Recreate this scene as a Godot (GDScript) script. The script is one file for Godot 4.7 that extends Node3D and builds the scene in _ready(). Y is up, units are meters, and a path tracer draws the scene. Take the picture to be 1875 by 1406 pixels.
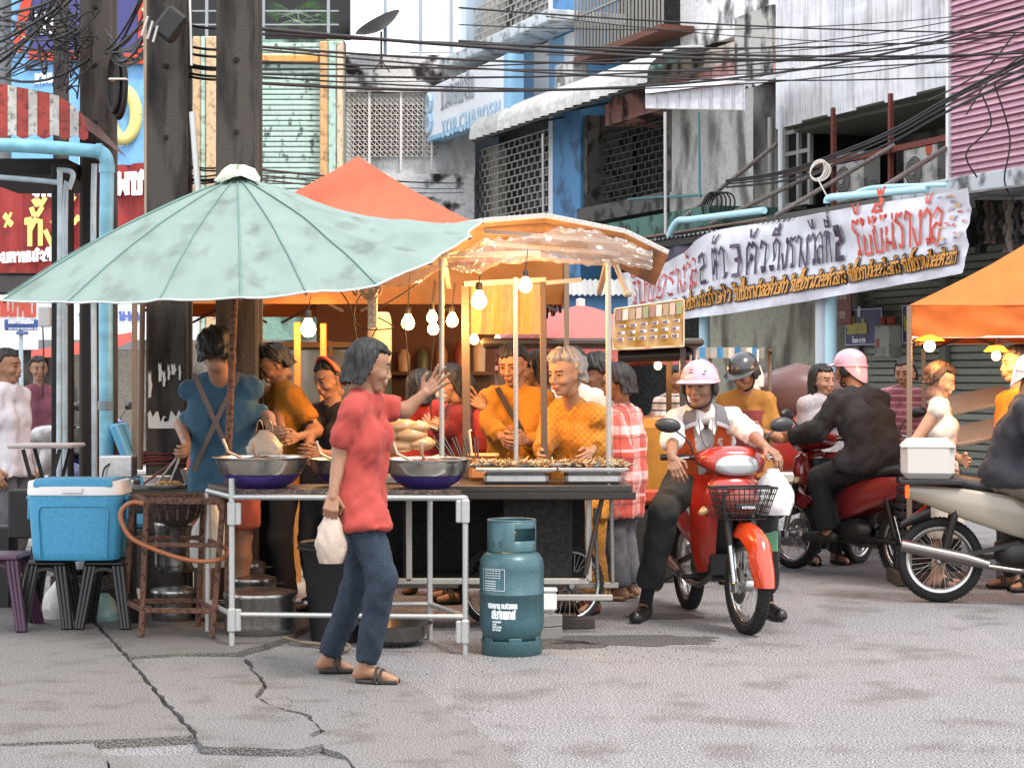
extends Node3D
const F:=3500.0
const HZ:=688.0
const CX:=937.5
const CH:=1.48
const UP:=Vector3.UP
var F0:=Vector3(5.76,0,-30.4)
var DR:=Vector3(0.366,0,0.93).normalized()
var DN:=Vector3(-0.93,0,0.366).normalized()
var mats:={}
var used:={}
var rng:=RandomNumberGenerator.new()
var nz:=FastNoiseLite.new()
func P(x:float,y:float,d:float)->Vector3:
	return Vector3((x - CX)/F*d,CH - (y - HZ)/F*d,-d)
func G(x:float,y:float,gy:=0.0)->Vector3:
	var d:=F*(CH - gy)/(y - HZ)
	return Vector3((x - CX)/F*d,gy,-d)
func PY(x:float,d:float,y:=0.0)->Vector3:
	return Vector3((x - CX)/F*d,y,-d)
class MB:
	var v:=PackedVector3Array()
	var n:=PackedVector3Array()
	var c:=PackedColorArray()
	var uv:=PackedVector2Array()
	var ix:=PackedInt32Array()
	var xf:=Transform3D.IDENTITY
	var col:=Color.WHITE
	var wound:=false
	func vert(p:Vector3,nn:Vector3,u:=Vector2.ZERO)->int:
		v.append(xf*p)
		n.append((xf.basis*nn).normalized())
		c.append(col)
		uv.append(u)
		return v.size() - 1
	func at(p:Vector3,b:=Basis.IDENTITY)->MB:
		xf=Transform3D(b,p)
		return self
	func poly(pts:Array,away:Vector3)->void:
		var nn:Vector3=(pts[1] - pts[0]).cross(pts[2] - pts[0]).normalized()
		if nn.length()<0.5 and pts.size()>3:
			nn=(pts[2] - pts[0]).cross(pts[3] - pts[0]).normalized()
		var ctr:=Vector3.ZERO
		for p in pts:
			ctr+=p
		ctr/=pts.size()
		if nn.dot(ctr - away)<0.0:
			nn=-nn
		var b:=v.size()
		for i in pts.size():
			vert(pts[i],nn,Vector2(0 if i==0 or i==3 else 1,0 if i<2 else 1))
		for i in range(1,pts.size() - 1):
			ix.append_array([b,b+i,b+i+1])
	func quad(a:Vector3,b:Vector3,c2:Vector3,d:Vector3,away:Vector3)->void:
		poly([a,b,c2,d],away)
	func box(ctr:Vector3,s:Vector3,bev:=0.0)->MB:
		var h:=s*0.5
		bev=minf(bev,minf(h.x,minf(h.y,h.z))*0.9)
		if bev<=0.0:
			for ax in 3:
				for sg in [-1.0,1.0]:
					var a:=Vector3.ZERO
					var e:=Vector3.ZERO
					var f:=Vector3.ZERO
					a[ax]=h[ax]*sg
					e[(ax+1) % 3]=h[(ax+1) % 3]
					f[(ax+2) % 3]=h[(ax+2) % 3]
					quad(ctr+a - e - f,ctr+a+e - f,ctr+a+e+f,ctr+a - e+f,ctr)
			return self
		var cs:={}
		for sx in [-1,1]:
			for sy in [-1,1]:
				for sz in [-1,1]:
					var sg:=Vector3(sx,sy,sz)
					var o:=[]
					for ax in 3:
						var q:=sg*h
						for k in 3:
							if k!=ax:
								q[k]-=sg[k]*bev
						o.append(ctr+q)
					cs[Vector3i(sx,sy,sz)]=o
					poly([o[0],o[1],o[2]],ctr)
		for ax in 3:
			var b:=(ax+1) % 3
			var g:=(ax+2) % 3
			for s1 in [-1,1]:
				var q:=[]
				for w in [[-1,-1],[1,-1],[1,1],[-1,1]]:
					var k:=Vector3i.ZERO
					k[ax]=s1
					k[b]=w[0]
					k[g]=w[1]
					q.append(cs[k][ax])
				poly(q,ctr)
				for s2 in [-1,1]:
					var k1:=Vector3i.ZERO
					var k2:=Vector3i.ZERO
					k1[b]=s1
					k2[b]=s1
					k1[g]=s2
					k2[g]=s2
					k1[ax]=-1
					k2[ax]=1
					poly([cs[k1][b],cs[k2][b],cs[k2][g],cs[k1][g]],ctr)
		return self
	func bar(a:Vector3,b:Vector3,w:float,h:=-1.0,bev:=0.0)->MB:
		var keep:=xf
		var y:=(b - a).normalized()
		var x:=y.cross(Vector3.FORWARD if absf(y.z)<0.9 else Vector3.RIGHT).normalized()
		xf=keep*Transform3D(Basis(x,y,x.cross(y)),(a+b)*0.5)
		box(Vector3.ZERO,Vector3(w,(b - a).length(),w if h<0 else h),bev)
		xf=keep
		return self
	func grid(rows:Array,wrap:=false)->MB:
		var nr:=rows.size()
		var nc:int=rows[0].size()
		var b:=v.size()
		for i in nr:
			for j in nc:
				var p:Vector3=rows[i][j]
				var j0:=(j - 1+nc) % nc if wrap else maxi(j - 1,0)
				var j1:=(j+1) % nc if wrap else mini(j+1,nc - 1)
				var du:Vector3=rows[i][j1] - rows[i][j0]
				var dv:Vector3=rows[mini(i+1,nr - 1)][j] - rows[maxi(i - 1,0)][j]
				if du.length()<1e-6:
					var i2:=1 if i==0 else i - 1
					du=rows[i2][j1] - rows[i2][j0]
				var nn:=du.cross(dv)
				if nn.length()<1e-9:
					nn=UP if i==0 else -UP
				vert(p,nn.normalized(),Vector2(float(j)/(nc - 1),float(i)/(nr - 1)))
		for i in nr - 1:
			for j in (nc if wrap else nc - 1):
				var j1:=(j+1) % nc
				ix.append_array([b+i*nc+j,b+i*nc+j1,b+(i+1)*nc+j1,b+i*nc+j,b+(i+1)*nc+j1,b+(i+1)*nc+j])
		return self
	func tube(pts:Array,r,sides:=8,cap:=true)->MB:
		var t0:Vector3=(pts[1] - pts[0]).normalized()
		var x:=t0.cross(UP if absf(t0.y)<0.9 else Vector3.RIGHT).normalized()
		var b:=v.size()
		for i in pts.size():
			var t:Vector3=(pts[mini(i+1,pts.size() - 1)] - pts[maxi(i - 1,0)]).normalized()
			x=(x - t*x.dot(t)).normalized()
			var y:=t.cross(x)
			var rr:float=r[i] if r is Array else r
			for s in sides:
				var a:=TAU*s/sides
				var o:=x*cos(a)+y*sin(a)
				vert(pts[i]+o*rr,o,Vector2(float(s)/sides,float(i)/pts.size()))
		for i in pts.size() - 1:
			for s in sides:
				var s1:=(s+1) % sides
				ix.append_array([b+i*sides+s,b+i*sides+s1,b+(i+1)*sides+s1,b+i*sides+s,b+(i+1)*sides+s1,b+(i+1)*sides+s])
		if cap:
			for e in 2:
				var i:int=0 if e==0 else pts.size() - 1
				var t:Vector3=(pts[1] - pts[0]).normalized()*-1.0 if e==0 else (pts[-1] - pts[-2]).normalized()
				var cb:=v.size()
				for s in sides:
					v.append(v[b+i*sides+s])
					n.append((xf.basis*t).normalized())
					c.append(col)
					uv.append(Vector2.ZERO)
				for s in range(1,sides - 1):
					ix.append_array([cb,cb+s,cb+s+1])
		return self
	func lathe(pr:Array,segs:=24,a0:=0.0,a1:=TAU)->MB:
		var full:=a1 - a0>TAU - 0.01
		for k in pr.size() - 1:
			var p:Vector2=pr[k]
			var q:Vector2=pr[k+1]
			var sn:=Vector2(q.y - p.y,p.x - q.x).normalized()
			var n0:=sn
			var n1:=sn
			if k>0:
				var o:=Vector2(p.y - pr[k - 1].y,pr[k - 1].x - p.x).normalized()
				if o.dot(sn)>0.55:
					n0=(o+sn).normalized()
			if k<pr.size() - 2:
				var o2:=Vector2(pr[k+2].y - q.y,q.x - pr[k+2].x).normalized()
				if o2.dot(sn)>0.55:
					n1=(o2+sn).normalized()
			var b:=v.size()
			var m:=segs if full else segs+1
			for s in m:
				var a:=a0+(a1 - a0)*s/segs
				var d:=Vector3(cos(a),0,sin(a))
				vert(d*p.x+UP*p.y,d*n0.x+UP*n0.y,Vector2(float(s)/segs,p.y))
				vert(d*q.x+UP*q.y,d*n1.x+UP*n1.y,Vector2(float(s)/segs,q.y))
			for s in segs:
				var s1:=(s+1) % m
				ix.append_array([b+2*s,b+2*s1,b+2*s1+1,b+2*s,b+2*s1+1,b+2*s+1])
		return self
	func prism(pg:PackedVector2Array,z0:float,z1:float)->MB:
		var t:=Geometry2D.triangulate_polygon(pg)
		for z in [z0,z1]:
			var b:=v.size()
			var nn:=Vector3(0,0,1 if z==maxf(z0,z1) else -1)
			for p in pg:
				vert(Vector3(p.x,p.y,z),nn,p)
			for i in t:
				ix.append(b+i)
		var cw:=1.0 if Geometry2D.is_polygon_clockwise(pg) else -1.0
		for i in pg.size():
			var p:=pg[i]
			var q:=pg[(i+1) % pg.size()]
			var e:=(q - p).normalized()
			var nn:=Vector3(-e.y,e.x,0)*cw
			var b:=v.size()
			vert(Vector3(p.x,p.y,z0),nn)
			vert(Vector3(q.x,q.y,z0),nn)
			vert(Vector3(q.x,q.y,z1),nn)
			vert(Vector3(p.x,p.y,z1),nn)
			ix.append_array([b,b+1,b+2,b,b+2,b+3])
		return self
	func ball(ctr:Vector3,r:Vector3,segs:=16,rings:=10)->MB:
		var rows:=[]
		for i in rings+1:
			var a:=PI*i/rings - PI/2
			var row:=PackedVector3Array()
			for j in segs:
				var t:=TAU*j/segs
				row.append(ctr+Vector3(cos(a)*cos(t)*r.x,sin(a)*r.y,cos(a)*sin(t)*r.z))
			rows.append(row)
		var b:=v.size()
		grid(rows,true)
		for i in range(b,v.size()):
			var q:=(xf.affine_inverse()*v[i]) - ctr
			n[i]=(xf.basis*(q/(r*r))).normalized()
		return self
	func mesh()->ArrayMesh:
		for i in range(0,0 if wound else ix.size(),3):
			var a:=ix[i]
			var b:=ix[i+1]
			var d:=ix[i+2]
			if (v[d] - v[a]).cross(v[b] - v[a]).dot(n[a]+n[b]+n[d])<0.0:
				ix[i+1]=d
				ix[i+2]=b
		var ar:=[]
		ar.resize(Mesh.ARRAY_MAX)
		ar[Mesh.ARRAY_VERTEX]=v
		ar[Mesh.ARRAY_NORMAL]=n
		ar[Mesh.ARRAY_COLOR]=c
		ar[Mesh.ARRAY_TEX_UV]=uv
		ar[Mesh.ARRAY_INDEX]=ix
		var m:=ArrayMesh.new()
		m.add_surface_from_arrays(Mesh.PRIMITIVE_TRIANGLES,ar)
		return m
func numbered(s:String)->String:
	used[s]=used.get(s,0)+1
	return s if used[s]==1 else "%s_%03d" % [s,used[s] - 1]
func tag(o:Node,label:String,category:String,group:="")->Node:
	o.set_meta("label",label)
	o.set_meta("category",category)
	if group:
		o.set_meta("group",group)
	return o
func thing(called:String,label:String,category:String,pos:=Vector3.ZERO,basis:=Basis.IDENTITY,group:="")->Node3D:
	var o:=Node3D.new()
	o.name=numbered(called)
	add_child(o)
	o.transform=Transform3D(basis,pos)
	tag(o,label,category,group)
	return o
func mi(called:String,m:Mesh,mat:Material,parent:Node,pos:=Vector3.ZERO)->MeshInstance3D:
	var o:=MeshInstance3D.new()
	o.name=called if parent!=self else numbered(called)
	o.mesh=m
	o.material_override=mat
	parent.add_child(o,true)
	o.position=pos
	return o
func part(parent:Node,called:String,mb:MB,mat:Material)->MeshInstance3D:
	return mi(called,mb.mesh(),mat,parent)
func solo(called:String,mb:MB,mat:Material,label:String,category:String,group:="")->MeshInstance3D:
	var o:=part(self,called,mb,mat)
	tag(o,label,category,group)
	return o
func struct(called:String,mb:MB,mat:Material)->MeshInstance3D:
	var o:=part(self,called,mb,mat)
	o.set_meta("kind","structure")
	return o
func ramp(stops:Array)->Gradient:
	var g:=Gradient.new()
	g.offsets=PackedFloat32Array(stops.map(func(s):return s[0]))
	g.colors=PackedColorArray(stops.map(func(s):return s[1]))
	return g
func noise_tex(freq:float,stops:Array,sz:=512,oct:=4,kind:=0,sd:=1)->NoiseTexture2D:
	var key:="nt%s_%s_%s_%s_%s_%s" % [freq,stops,sz,oct,kind,sd]
	if mats.has(key):
		return mats[key]
	var t:=NoiseTexture2D.new()
	var f:=FastNoiseLite.new()
	f.seed=sd
	f.frequency=freq
	f.fractal_octaves=oct
	f.noise_type=[FastNoiseLite.TYPE_SIMPLEX_SMOOTH,FastNoiseLite.TYPE_CELLULAR,FastNoiseLite.TYPE_VALUE][kind]
	t.noise=f
	t.width=sz
	t.height=sz
	t.seamless=true
	t.seamless_blend_skirt=0.2
	t.color_ramp=ramp(stops)
	mats[key]=t
	return t
func near(a:float,of:Array)->float:
	var b:float=of[0]
	for q in of:
		if absf(q - a)<absf(b - a):
			b=q
	return b
func grey(a:float)->Color:
	return Color(a,a,a)
func M(c:Color,rough:=0.7,metal:=0.0,o:={})->StandardMaterial3D:
	var key:="%s_%s_%s_%s" % [c.to_html(),rough,metal,o]
	if mats.has(key):
		return mats[key]
	var m:=StandardMaterial3D.new()
	m.albedo_color=c
	m.roughness=rough
	m.metallic=metal
	if o.has("grain"):
		var g:Array=o.grain.duplicate()
		if g[1]>.55:
			g[1]=lerpf(g[1],1.0,.6)
		m.albedo_texture=noise_tex(near(g[0],[0.015,0.03,0.06,0.11]),[[0.25,grey(near(g[1],[0.45,0.6,0.76,0.86,0.94]))],[0.75,grey(1.03)]],512,5,0,3)
		m.uv1_triplanar=true
		m.uv1_world_triplanar=o.get("world",false)
		m.uv1_scale=Vector3.ONE/g[3]
	if o.has("stain"):
		var s:Array=o.stain
		m.detail_enabled=true
		m.detail_blend_mode=BaseMaterial3D.BLEND_MODE_MUL
		var lv:=near(s[1].v,[0.15,0.3,0.45,0.6,0.72,0.86])
		m.detail_albedo=noise_tex(near(s[0],[0.012,0.022,0.045]),[[near(s[2],[0.3,0.36,0.42]) - .2,Color(lv,lv*.98,lv*.96)],[near(s[3],[0.44,0.52,0.58]) - .07,Color.WHITE]],512,6,0,7)
		m.detail_uv_layer=BaseMaterial3D.DETAIL_UV_2
		m.uv2_triplanar=true
		m.uv2_world_triplanar=o.get("world",false)
		m.uv2_scale=(Vector3.ONE/s[4])*s[5] if s.size()>5 else Vector3.ONE/s[4]
	if o.has("bump"):
		m.heightmap_enabled=true
		m.heightmap_texture=noise_tex(near(o.bump[0],[0.04,0.09]),[[0.2,Color.BLACK],[0.8,Color.WHITE]],512,5,0,5)
		m.heightmap_scale=o.bump[1]
		if not o.has("grain"):
			m.uv1_triplanar=true
			m.uv1_scale=Vector3.ONE/o.bump[2]
	if o.has("tex"):
		m.albedo_texture=o.tex
		if o.has("tri"):
			m.uv1_triplanar=true
			m.uv1_scale=Vector3.ONE/o.tri
	if o.has("coat"):
		m.clearcoat_enabled=true
		m.clearcoat=o.coat
		m.clearcoat_roughness=0.08
	if o.has("back"):
		m.backlight_enabled=true
		m.backlight=o.back
	if o.has("rim"):
		m.rim_enabled=true
		m.rim=o.rim
		m.rim_tint=0.7
	if o.has("vc"):
		m.vertex_color_use_as_albedo=true
	if o.has("alpha"):
		m.transparency=BaseMaterial3D.TRANSPARENCY_ALPHA
		m.albedo_color.a=o.alpha
	if o.has("emit"):
		m.emission_enabled=true
		m.emission=o.emit[0]
		m.emission_energy_multiplier=o.emit[1]
	if o.has("sss"):
		m.subsurf_scatter_enabled=true
		m.subsurf_scatter_strength=o.sss
	m.cull_mode=BaseMaterial3D.CULL_DISABLED
	mats[key]=m
	return m
func hx(s:String)->Color:
	return Color.html(s)
func paint(s:String,rough:=0.5)->StandardMaterial3D:
	return M(hx(s),rough,0.0,{"grain":[0.02,0.82,1.0,0.7],"stain":[0.012,Color(0.72,0.68,0.62),0.3,0.5,1.3]})
func cloth(s:String)->StandardMaterial3D:
	return M(hx(s),0.92,0.0,{"grain":[0.11,0.7,1.0,0.3],"rim":0.25})
func steel(s:="b9b9b6",rough:=0.35)->StandardMaterial3D:
	return M(hx(s),rough,0.9,{"grain":[0.02,0.75,1.0,0.35]})
func rusty(s:="6b4a38")->StandardMaterial3D:
	return M(hx(s),0.8,0.15,{"grain":[0.03,0.6,1.0,0.3],"stain":[0.03,Color(0.45,0.3,0.22),0.35,0.55,0.4],"bump":[0.06,0.2,0.3]})
func sag(a:Vector3,b:Vector3,drop:float,n:=12)->Array:
	var o:=[]
	for i in n+1:
		var t:=float(i)/n
		o.append(a.lerp(b,t) - UP*drop*4.0*t*(1.0 - t))
	return o
func curve(pts:Array,n:=6)->Array:
	var o:=[]
	for i in pts.size() - 1:
		var p0:Vector3=pts[maxi(i - 1,0)]
		var p3:Vector3=pts[mini(i+2,pts.size() - 1)]
		for k in n:
			o.append(pts[i].cubic_interpolate(pts[i+1],p0,p3,float(k)/n))
	o.append(pts[-1])
	return o
func circle(ctr:Vector3,x:Vector3,y:Vector3,n:=24,a0:=0.0,a1:=TAU)->Array:
	var o:=[]
	for i in n+1:
		var a:=a0+(a1 - a0)*i/n
		o.append(ctr+x*cos(a)+y*sin(a))
	return o
const GLYPH:={
	"ร":[0.55,[.1,.78,.18,.97,.35,.9,.5,.98],[.1,.78,.3,.68,.45,.55,.45,.05,.3,.02,.3,.12]],
	"บ":[0.7,[.18,.85,.08,.92,.12,1,.2,.95,.2,0,.6,0,.6,1]],
	"ป":[0.7,[.18,.85,.08,.92,.12,1,.2,.95,.2,0,.6,0,.6,1.35]],
	"น":[0.75,[.1,.86,.06,.96,.2,1,.2,0],[.2,.22,.5,.2,.62,.02,.7,.1,.6,.2,.58,1]],
	"ม":[0.72,[.08,.88,.08,.98,.2,1,.2,.14,.08,.02,.2,.02,.6,.02,.6,1]],
	"ซ":[0.75,[.1,.72,.2,.82,.1,.95,.3,1,.36,.8,.26,.6,.26,0,.62,0,.62,.7,.5,.76,.74,1.08]],
	"ช":[0.75,[.1,.75,.2,.85,.1,.97,.32,.98,.26,.6,.26,0,.62,0,.62,.7,.5,.76,.74,1.08]],
	"ข":[0.72,[.12,.8,.22,.9,.12,1,.32,.95,.26,.6,.26,0,.62,0,.62,1]],
	"อ":[0.7,[.28,.42,.15,.5,.12,.8,.35,1,.58,.85,.58,.1,.4,0,.15,.06,.15,.35,.28,.42]],
	"า":[0.5,[.06,.8,.2,1,.4,.88,.4,0]],
	"ง":[0.55,[.36,.85,.45,.97,.5,.85,.42,.8,.46,.75,.46,.1,.3,0,.08,.5]],
	"ว":[0.58,[.08,.8,.25,1,.48,.85,.48,.05,.36,0,.36,.14,.46,.14]],
	"ล":[0.7,[.12,.75,.3,1,.58,.85,.58,0],[.58,.5,.35,.56,.14,.4,.12,.1,.25,0,.3,.12,.2,.18]],
	"ส":[0.72,[.12,.75,.3,1,.58,.85,.58,0],[.58,.5,.35,.56,.14,.4,.12,.1,.25,0,.3,.12,.2,.18],[.48,.92,.72,1.18]],
	"ศ":[0.72,[.12,0,.1,.8,.3,1,.58,.85,.58,0],[.3,.45,.4,.5,.32,.62,.12,.2],[.48,.92,.72,1.18]],
	"ต":[0.72,[.12,0,.1,.82,.24,1,.35,.86,.46,1,.6,.82,.6,0],[.28,.45,.38,.52,.3,.62,.12,.2]],
	"ด":[0.72,[.12,0,.1,.8,.35,1,.6,.8,.6,0],[.28,.45,.38,.52,.3,.62,.12,.2]],
	"ถ":[0.72,[.08,.14,.1,.02,.22,.04,.2,.14,.08,.14],[.2,.05,.2,.5,.08,.64,.12,.84,.35,1,.6,.82,.6,0]],
	"ก":[0.7,[.16,0,.16,.52,.05,.66,.14,.84,.35,1,.6,.82,.6,0]],
	"ท":[0.72,[.08,.86,.08,.98,.2,1,.2,0],[.2,.55,.4,.97,.6,.9,.6,0]],
	"ห":[0.72,[.08,.86,.08,.98,.2,1,.2,0],[.2,.4,.5,.72,.62,.92,.5,1,.46,.86,.6,.6,.6,0]],
	"พ":[0.76,[.08,.86,.08,.98,.18,1,.16,0,.4,.62,.64,0,.64,1]],
	"ย":[0.7,[.24,.88,.1,.96,.1,.7,.26,.56,.12,.42,.12,0,.6,0,.6,1]],
	"จ":[0.6,[.1,.8,.3,1,.5,.85,.5,.0,.34,.3,.22,.36,.22,.24]],
	"ญ":[0.85,[.12,0,.1,.8,.25,1,.42,.85,.42,0,.72,0,.72,1]],
	"เ":[0.34,[.18,1,.18,.08,.08,.0,.26,.0,.2,.14]],
	"แ":[0.6,[.18,1,.18,.08,.08,.0,.26,.0,.2,.14],[.46,1,.46,.08,.36,.0,.54,.0,.48,.14]],
	"ใ":[0.4,[.2,0,.2,1,.34,1.22,.2,1.36,.1,1.2]],
	"ะ":[0.5,[.1,.8,.2,.62,.42,.82],[.1,.36,.2,.18,.42,.38]],
	"2":[0.62,[.1,.78,.12,.97,.48,.97,.5,.58,.14,.48,.1,.03,.54,.03]],
	"3":[0.62,[.1,.97,.5,.97,.5,.55,.22,.52,.5,.5,.5,.03,.1,.03]],
	"5":[0.62,[.5,.97,.14,.97,.12,.55,.45,.58,.5,.3,.42,.03,.1,.05]],
	"6":[0.62,[.5,.95,.2,.95,.12,.6,.12,.05,.5,.05,.5,.5,.12,.5]],
	"0":[0.7,[.1,.2,.1,.8,.35,1,.6,.8,.6,.2,.35,0,.1,.2]],
	"%":[0.9,[.1,.75,.25,.95,.38,.75,.25,.58,.1,.75],[.7,1,.2,0],[.52,.25,.66,.42,.8,.25,.66,.05,.52,.25]],
	"-":[0.4,[.08,.5,.32,.5]],
	".":[0.25,[.08,.0,.08,.06]],
	" ":[0.4],
	"ั":[0.0,[-.45,1.42,-.38,1.2,-.22,1.18,-.08,1.42]],
	"ิ":[0.0,[-.55,1.14,-.12,1.14,-.22,1.3,-.42,1.34,-.55,1.14]],
	"ี":[0.0,[-.55,1.14,-.12,1.14,-.22,1.3,-.42,1.34,-.55,1.14],[-.12,1.14,-.12,1.46]],
	"ึ":[0.0,[-.55,1.14,-.12,1.14,-.22,1.3,-.42,1.34,-.55,1.14],[-.12,1.3,-.04,1.42,-.14,1.48,-.18,1.36]],
	"ื":[0.0,[-.55,1.14,-.12,1.14,-.22,1.3,-.42,1.34,-.55,1.14],[-.12,1.14,-.12,1.46],[-.24,1.3,-.24,1.46]],
	"็":[0.0,[-.4,1.2,-.4,1.35,-.2,1.35,-.2,1.2,-.3,1.25],[-.1,1.45,-.3,1.4]],
	"่":[0.0,[-.14,1.55,-.14,1.8]],
	"้":[0.0,[-.36,1.75,-.26,1.58,-.2,1.72,-.08,1.58,.04,1.8]],
	"๊":[0.0,[-.36,1.6,-.3,1.75,-.22,1.6,-.15,1.78,-.02,1.8]],
	"ุ":[0.0,[-.2,-.1,-.12,-.12,-.12,-.36]],
}
func text_width(s:String)->float:
	var w:=0.0
	for ch in s:
		w+=GLYPH[ch][0] if GLYPH.has(ch) else 0.5
	return w
func thai(mb:MB,s:String,at:Vector2,size:float,wide:float,pen:float,to:Callable)->void:
	var x:=0.0
	for ch in s:
		if not GLYPH.has(ch):
			x+=0.5
			continue
		var g:Array=GLYPH[ch]
		for k in range(1,g.size()):
			var q:Array=g[k]
			var pts:=PackedVector2Array()
			for i in range(0,q.size(),2):
				pts.append(at+Vector2((x+q[i])*size*wide,q[i+1]*size))
			for i in pts.size() - 1:
				var d:=(pts[i+1] - pts[i]).normalized()
				var e:=Vector2(-d.y,d.x)*pen*0.5
				var a:=pts[i] - d*pen*0.35
				var b:=pts[i+1]+d*pen*0.35
				var lift:=pen*(.01+.012*(mb.v.size()/4 % 6))
				var v3:=[to.call(a - e),to.call(b - e),to.call(b+e),to.call(a+e)]
				var nn:Vector3=(v3[1] - v3[0]).cross(v3[3] - v3[0]).normalized()
				var i0:=mb.v.size()
				for vv in v3:
					mb.vert(vv+nn*lift,nn)
				mb.ix.append_array([i0,i0+1,i0+2,i0,i0+2,i0+3])
		x+=g[0]
func latin(mb:MB,s:String,size:float,to:Callable,at:=Vector2.ZERO,wide:=1.0,bold:=true)->void:
	var tm:=TextMesh.new()
	var sf:=SystemFont.new()
	sf.font_names=["Droid Sans"]
	sf.font_weight=700 if bold else 400
	tm.font=sf
	tm.text=s
	tm.font_size=64
	tm.pixel_size=size/46.0
	tm.depth=0.0
	tm.horizontal_alignment=HORIZONTAL_ALIGNMENT_LEFT
	var a:=tm.get_mesh_arrays()
	var b:=mb.v.size()
	var vs:PackedVector3Array=a[Mesh.ARRAY_VERTEX]
	var o:Vector3=to.call(at)
	var nn:Vector3=(to.call(at+Vector2(0.01,0)) - o).cross(to.call(at+Vector2(0,0.01)) - o).normalized()
	for p in vs:
		mb.vert(to.call(at+Vector2(p.x*wide,p.y)),nn)
	for i in (a[Mesh.ARRAY_INDEX] as PackedInt32Array):
		mb.ix.append(b+i)
func nets(bones:Array,cell:float,k:float,lo_y:=-1e9,hi_y:=1e9)->MB:
	var mn:=Vector3(1e9,1e9,1e9)
	var mx:=-mn
	for b in bones:
		var r:float=maxf(b[2],b[3])+cell*2.5
		mn=mn.min((b[0] as Vector3).min(b[1]) - Vector3(r,r,r))
		mx=mx.max((b[0] as Vector3).max(b[1])+Vector3(r,r,r))
	mn.y=maxf(mn.y,lo_y - cell*3.0)
	mx.y=minf(mx.y,hi_y+cell*3.0)
	var nx:=int((mx.x - mn.x)/cell)+2
	var ny:=int((mx.y - mn.y)/cell)+2
	var nq:=int((mx.z - mn.z)/cell)+2
	var fld:=PackedFloat32Array()
	fld.resize(nx*ny*nq)
	fld.fill(0.3)
	for b in bones:
		var a:Vector3=b[0]
		var ab:Vector3=b[1] - a
		var ra:float=b[2]
		var rb:float=b[3]
		var fl:int=b[4] if b.size()>4 else 0
		var l2:=maxf(ab.length_squared(),1e-9)
		var ln:=sqrt(l2)
		var m:float=maxf(ra,rb)+k+cell*1.5
		var p0:=(a.min(b[1]) - Vector3(m,m,m) - mn)/cell
		var p1:=(a.max(b[1])+Vector3(m,m,m) - mn)/cell
		var x0:=maxi(int(p0.x),0)
		var x1:=mini(int(p1.x)+1,nx - 1)
		for iz in range(maxi(int(p0.z),0),mini(int(p1.z)+2,nq)):
			var wz:=mn.z+iz*cell - a.z
			for iy in range(maxi(int(p0.y),0),mini(int(p1.y)+2,ny)):
				var wy:=mn.y+iy*cell - a.y
				var base:=(iz*ny+iy)*nx
				for i_x in range(x0,x1+1):
					var wx:=mn.x+i_x*cell - a.x
					var pr:=(wx*ab.x+wy*ab.y+wz*ab.z)/l2
					var t:=clampf(pr,0.0,1.0)
					var dx:=wx - ab.x*t
					var dy:=wy - ab.y*t
					var dz:=wz - ab.z*t
					var d:=sqrt(dx*dx+dy*dy+dz*dz) - (ra+(rb - ra)*t)
					if fl:
						if fl & 1:
							d=maxf(d,(pr - 1.0)*ln)
						if fl & 2:
							d=maxf(d,-pr*ln)
					var old:=fld[base+i_x]
					if fl & 4:
						var hh:=maxf(k - absf(old+d),0.0)/k
						fld[base+i_x]=maxf(old,-d)+hh*hh*k*0.25
					else:
						var h:=maxf(k - absf(old - d),0.0)/k
						fld[base+i_x]=minf(old,d) - h*h*k*0.25
	if lo_y>-1e8 or hi_y<1e8:
		for iy in ny:
			var y:=mn.y+iy*cell
			var cut:=maxf(lo_y - y,y - hi_y)
			if cut>-cell*2.0:
				for iz in nq:
					var base:=(iz*ny+iy)*nx
					for i_x in nx:
						fld[base+i_x]=maxf(fld[base+i_x],cut)
	var mb:=MB.new()
	var id:=PackedInt32Array()
	id.resize(nx*ny*nq)
	id.fill(-1)
	var sy:=nx
	var sz:=nx*ny
	var offs:=[0,1,sy,sy+1,sz,sz+1,sz+sy,sz+sy+1]
	for iz in nq - 1:
		for iy in ny - 1:
			var base:=(iz*ny+iy)*nx
			for i_x in nx - 1:
				var o:=base+i_x
				var f0:=fld[o]
				if f0>cell*2.0:
					continue
				var s:=1 if f0<0.0 else 0
				s+=(1 if fld[o+1]<0.0 else 0)+(1 if fld[o+sy]<0.0 else 0)+(1 if fld[o+sy+1]<0.0 else 0)
				s+=(1 if fld[o+sz]<0.0 else 0)+(1 if fld[o+sz+1]<0.0 else 0)+(1 if fld[o+sz+sy]<0.0 else 0)+(1 if fld[o+sz+sy+1]<0.0 else 0)
				if s==0 or s==8:
					continue
				var q:=Vector3.ZERO
				var cnt:=0
				for c in 8:
					for ax in 3:
						if c & (1 << ax):
							continue
						var e:=c | (1 << ax)
						var va:=fld[o+offs[c]]
						var vb:=fld[o+offs[e]]
						if (va<0.0)!=(vb<0.0):
							var pt:=Vector3(c & 1,(c >> 1) & 1,(c >> 2) & 1)
							pt[ax]=va/(va - vb)
							q+=pt
							cnt+=1
				q/=cnt
				id[o]=mb.v.size()
				mb.v.append(mn+(Vector3(i_x,iy,iz)+q)*cell)
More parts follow.
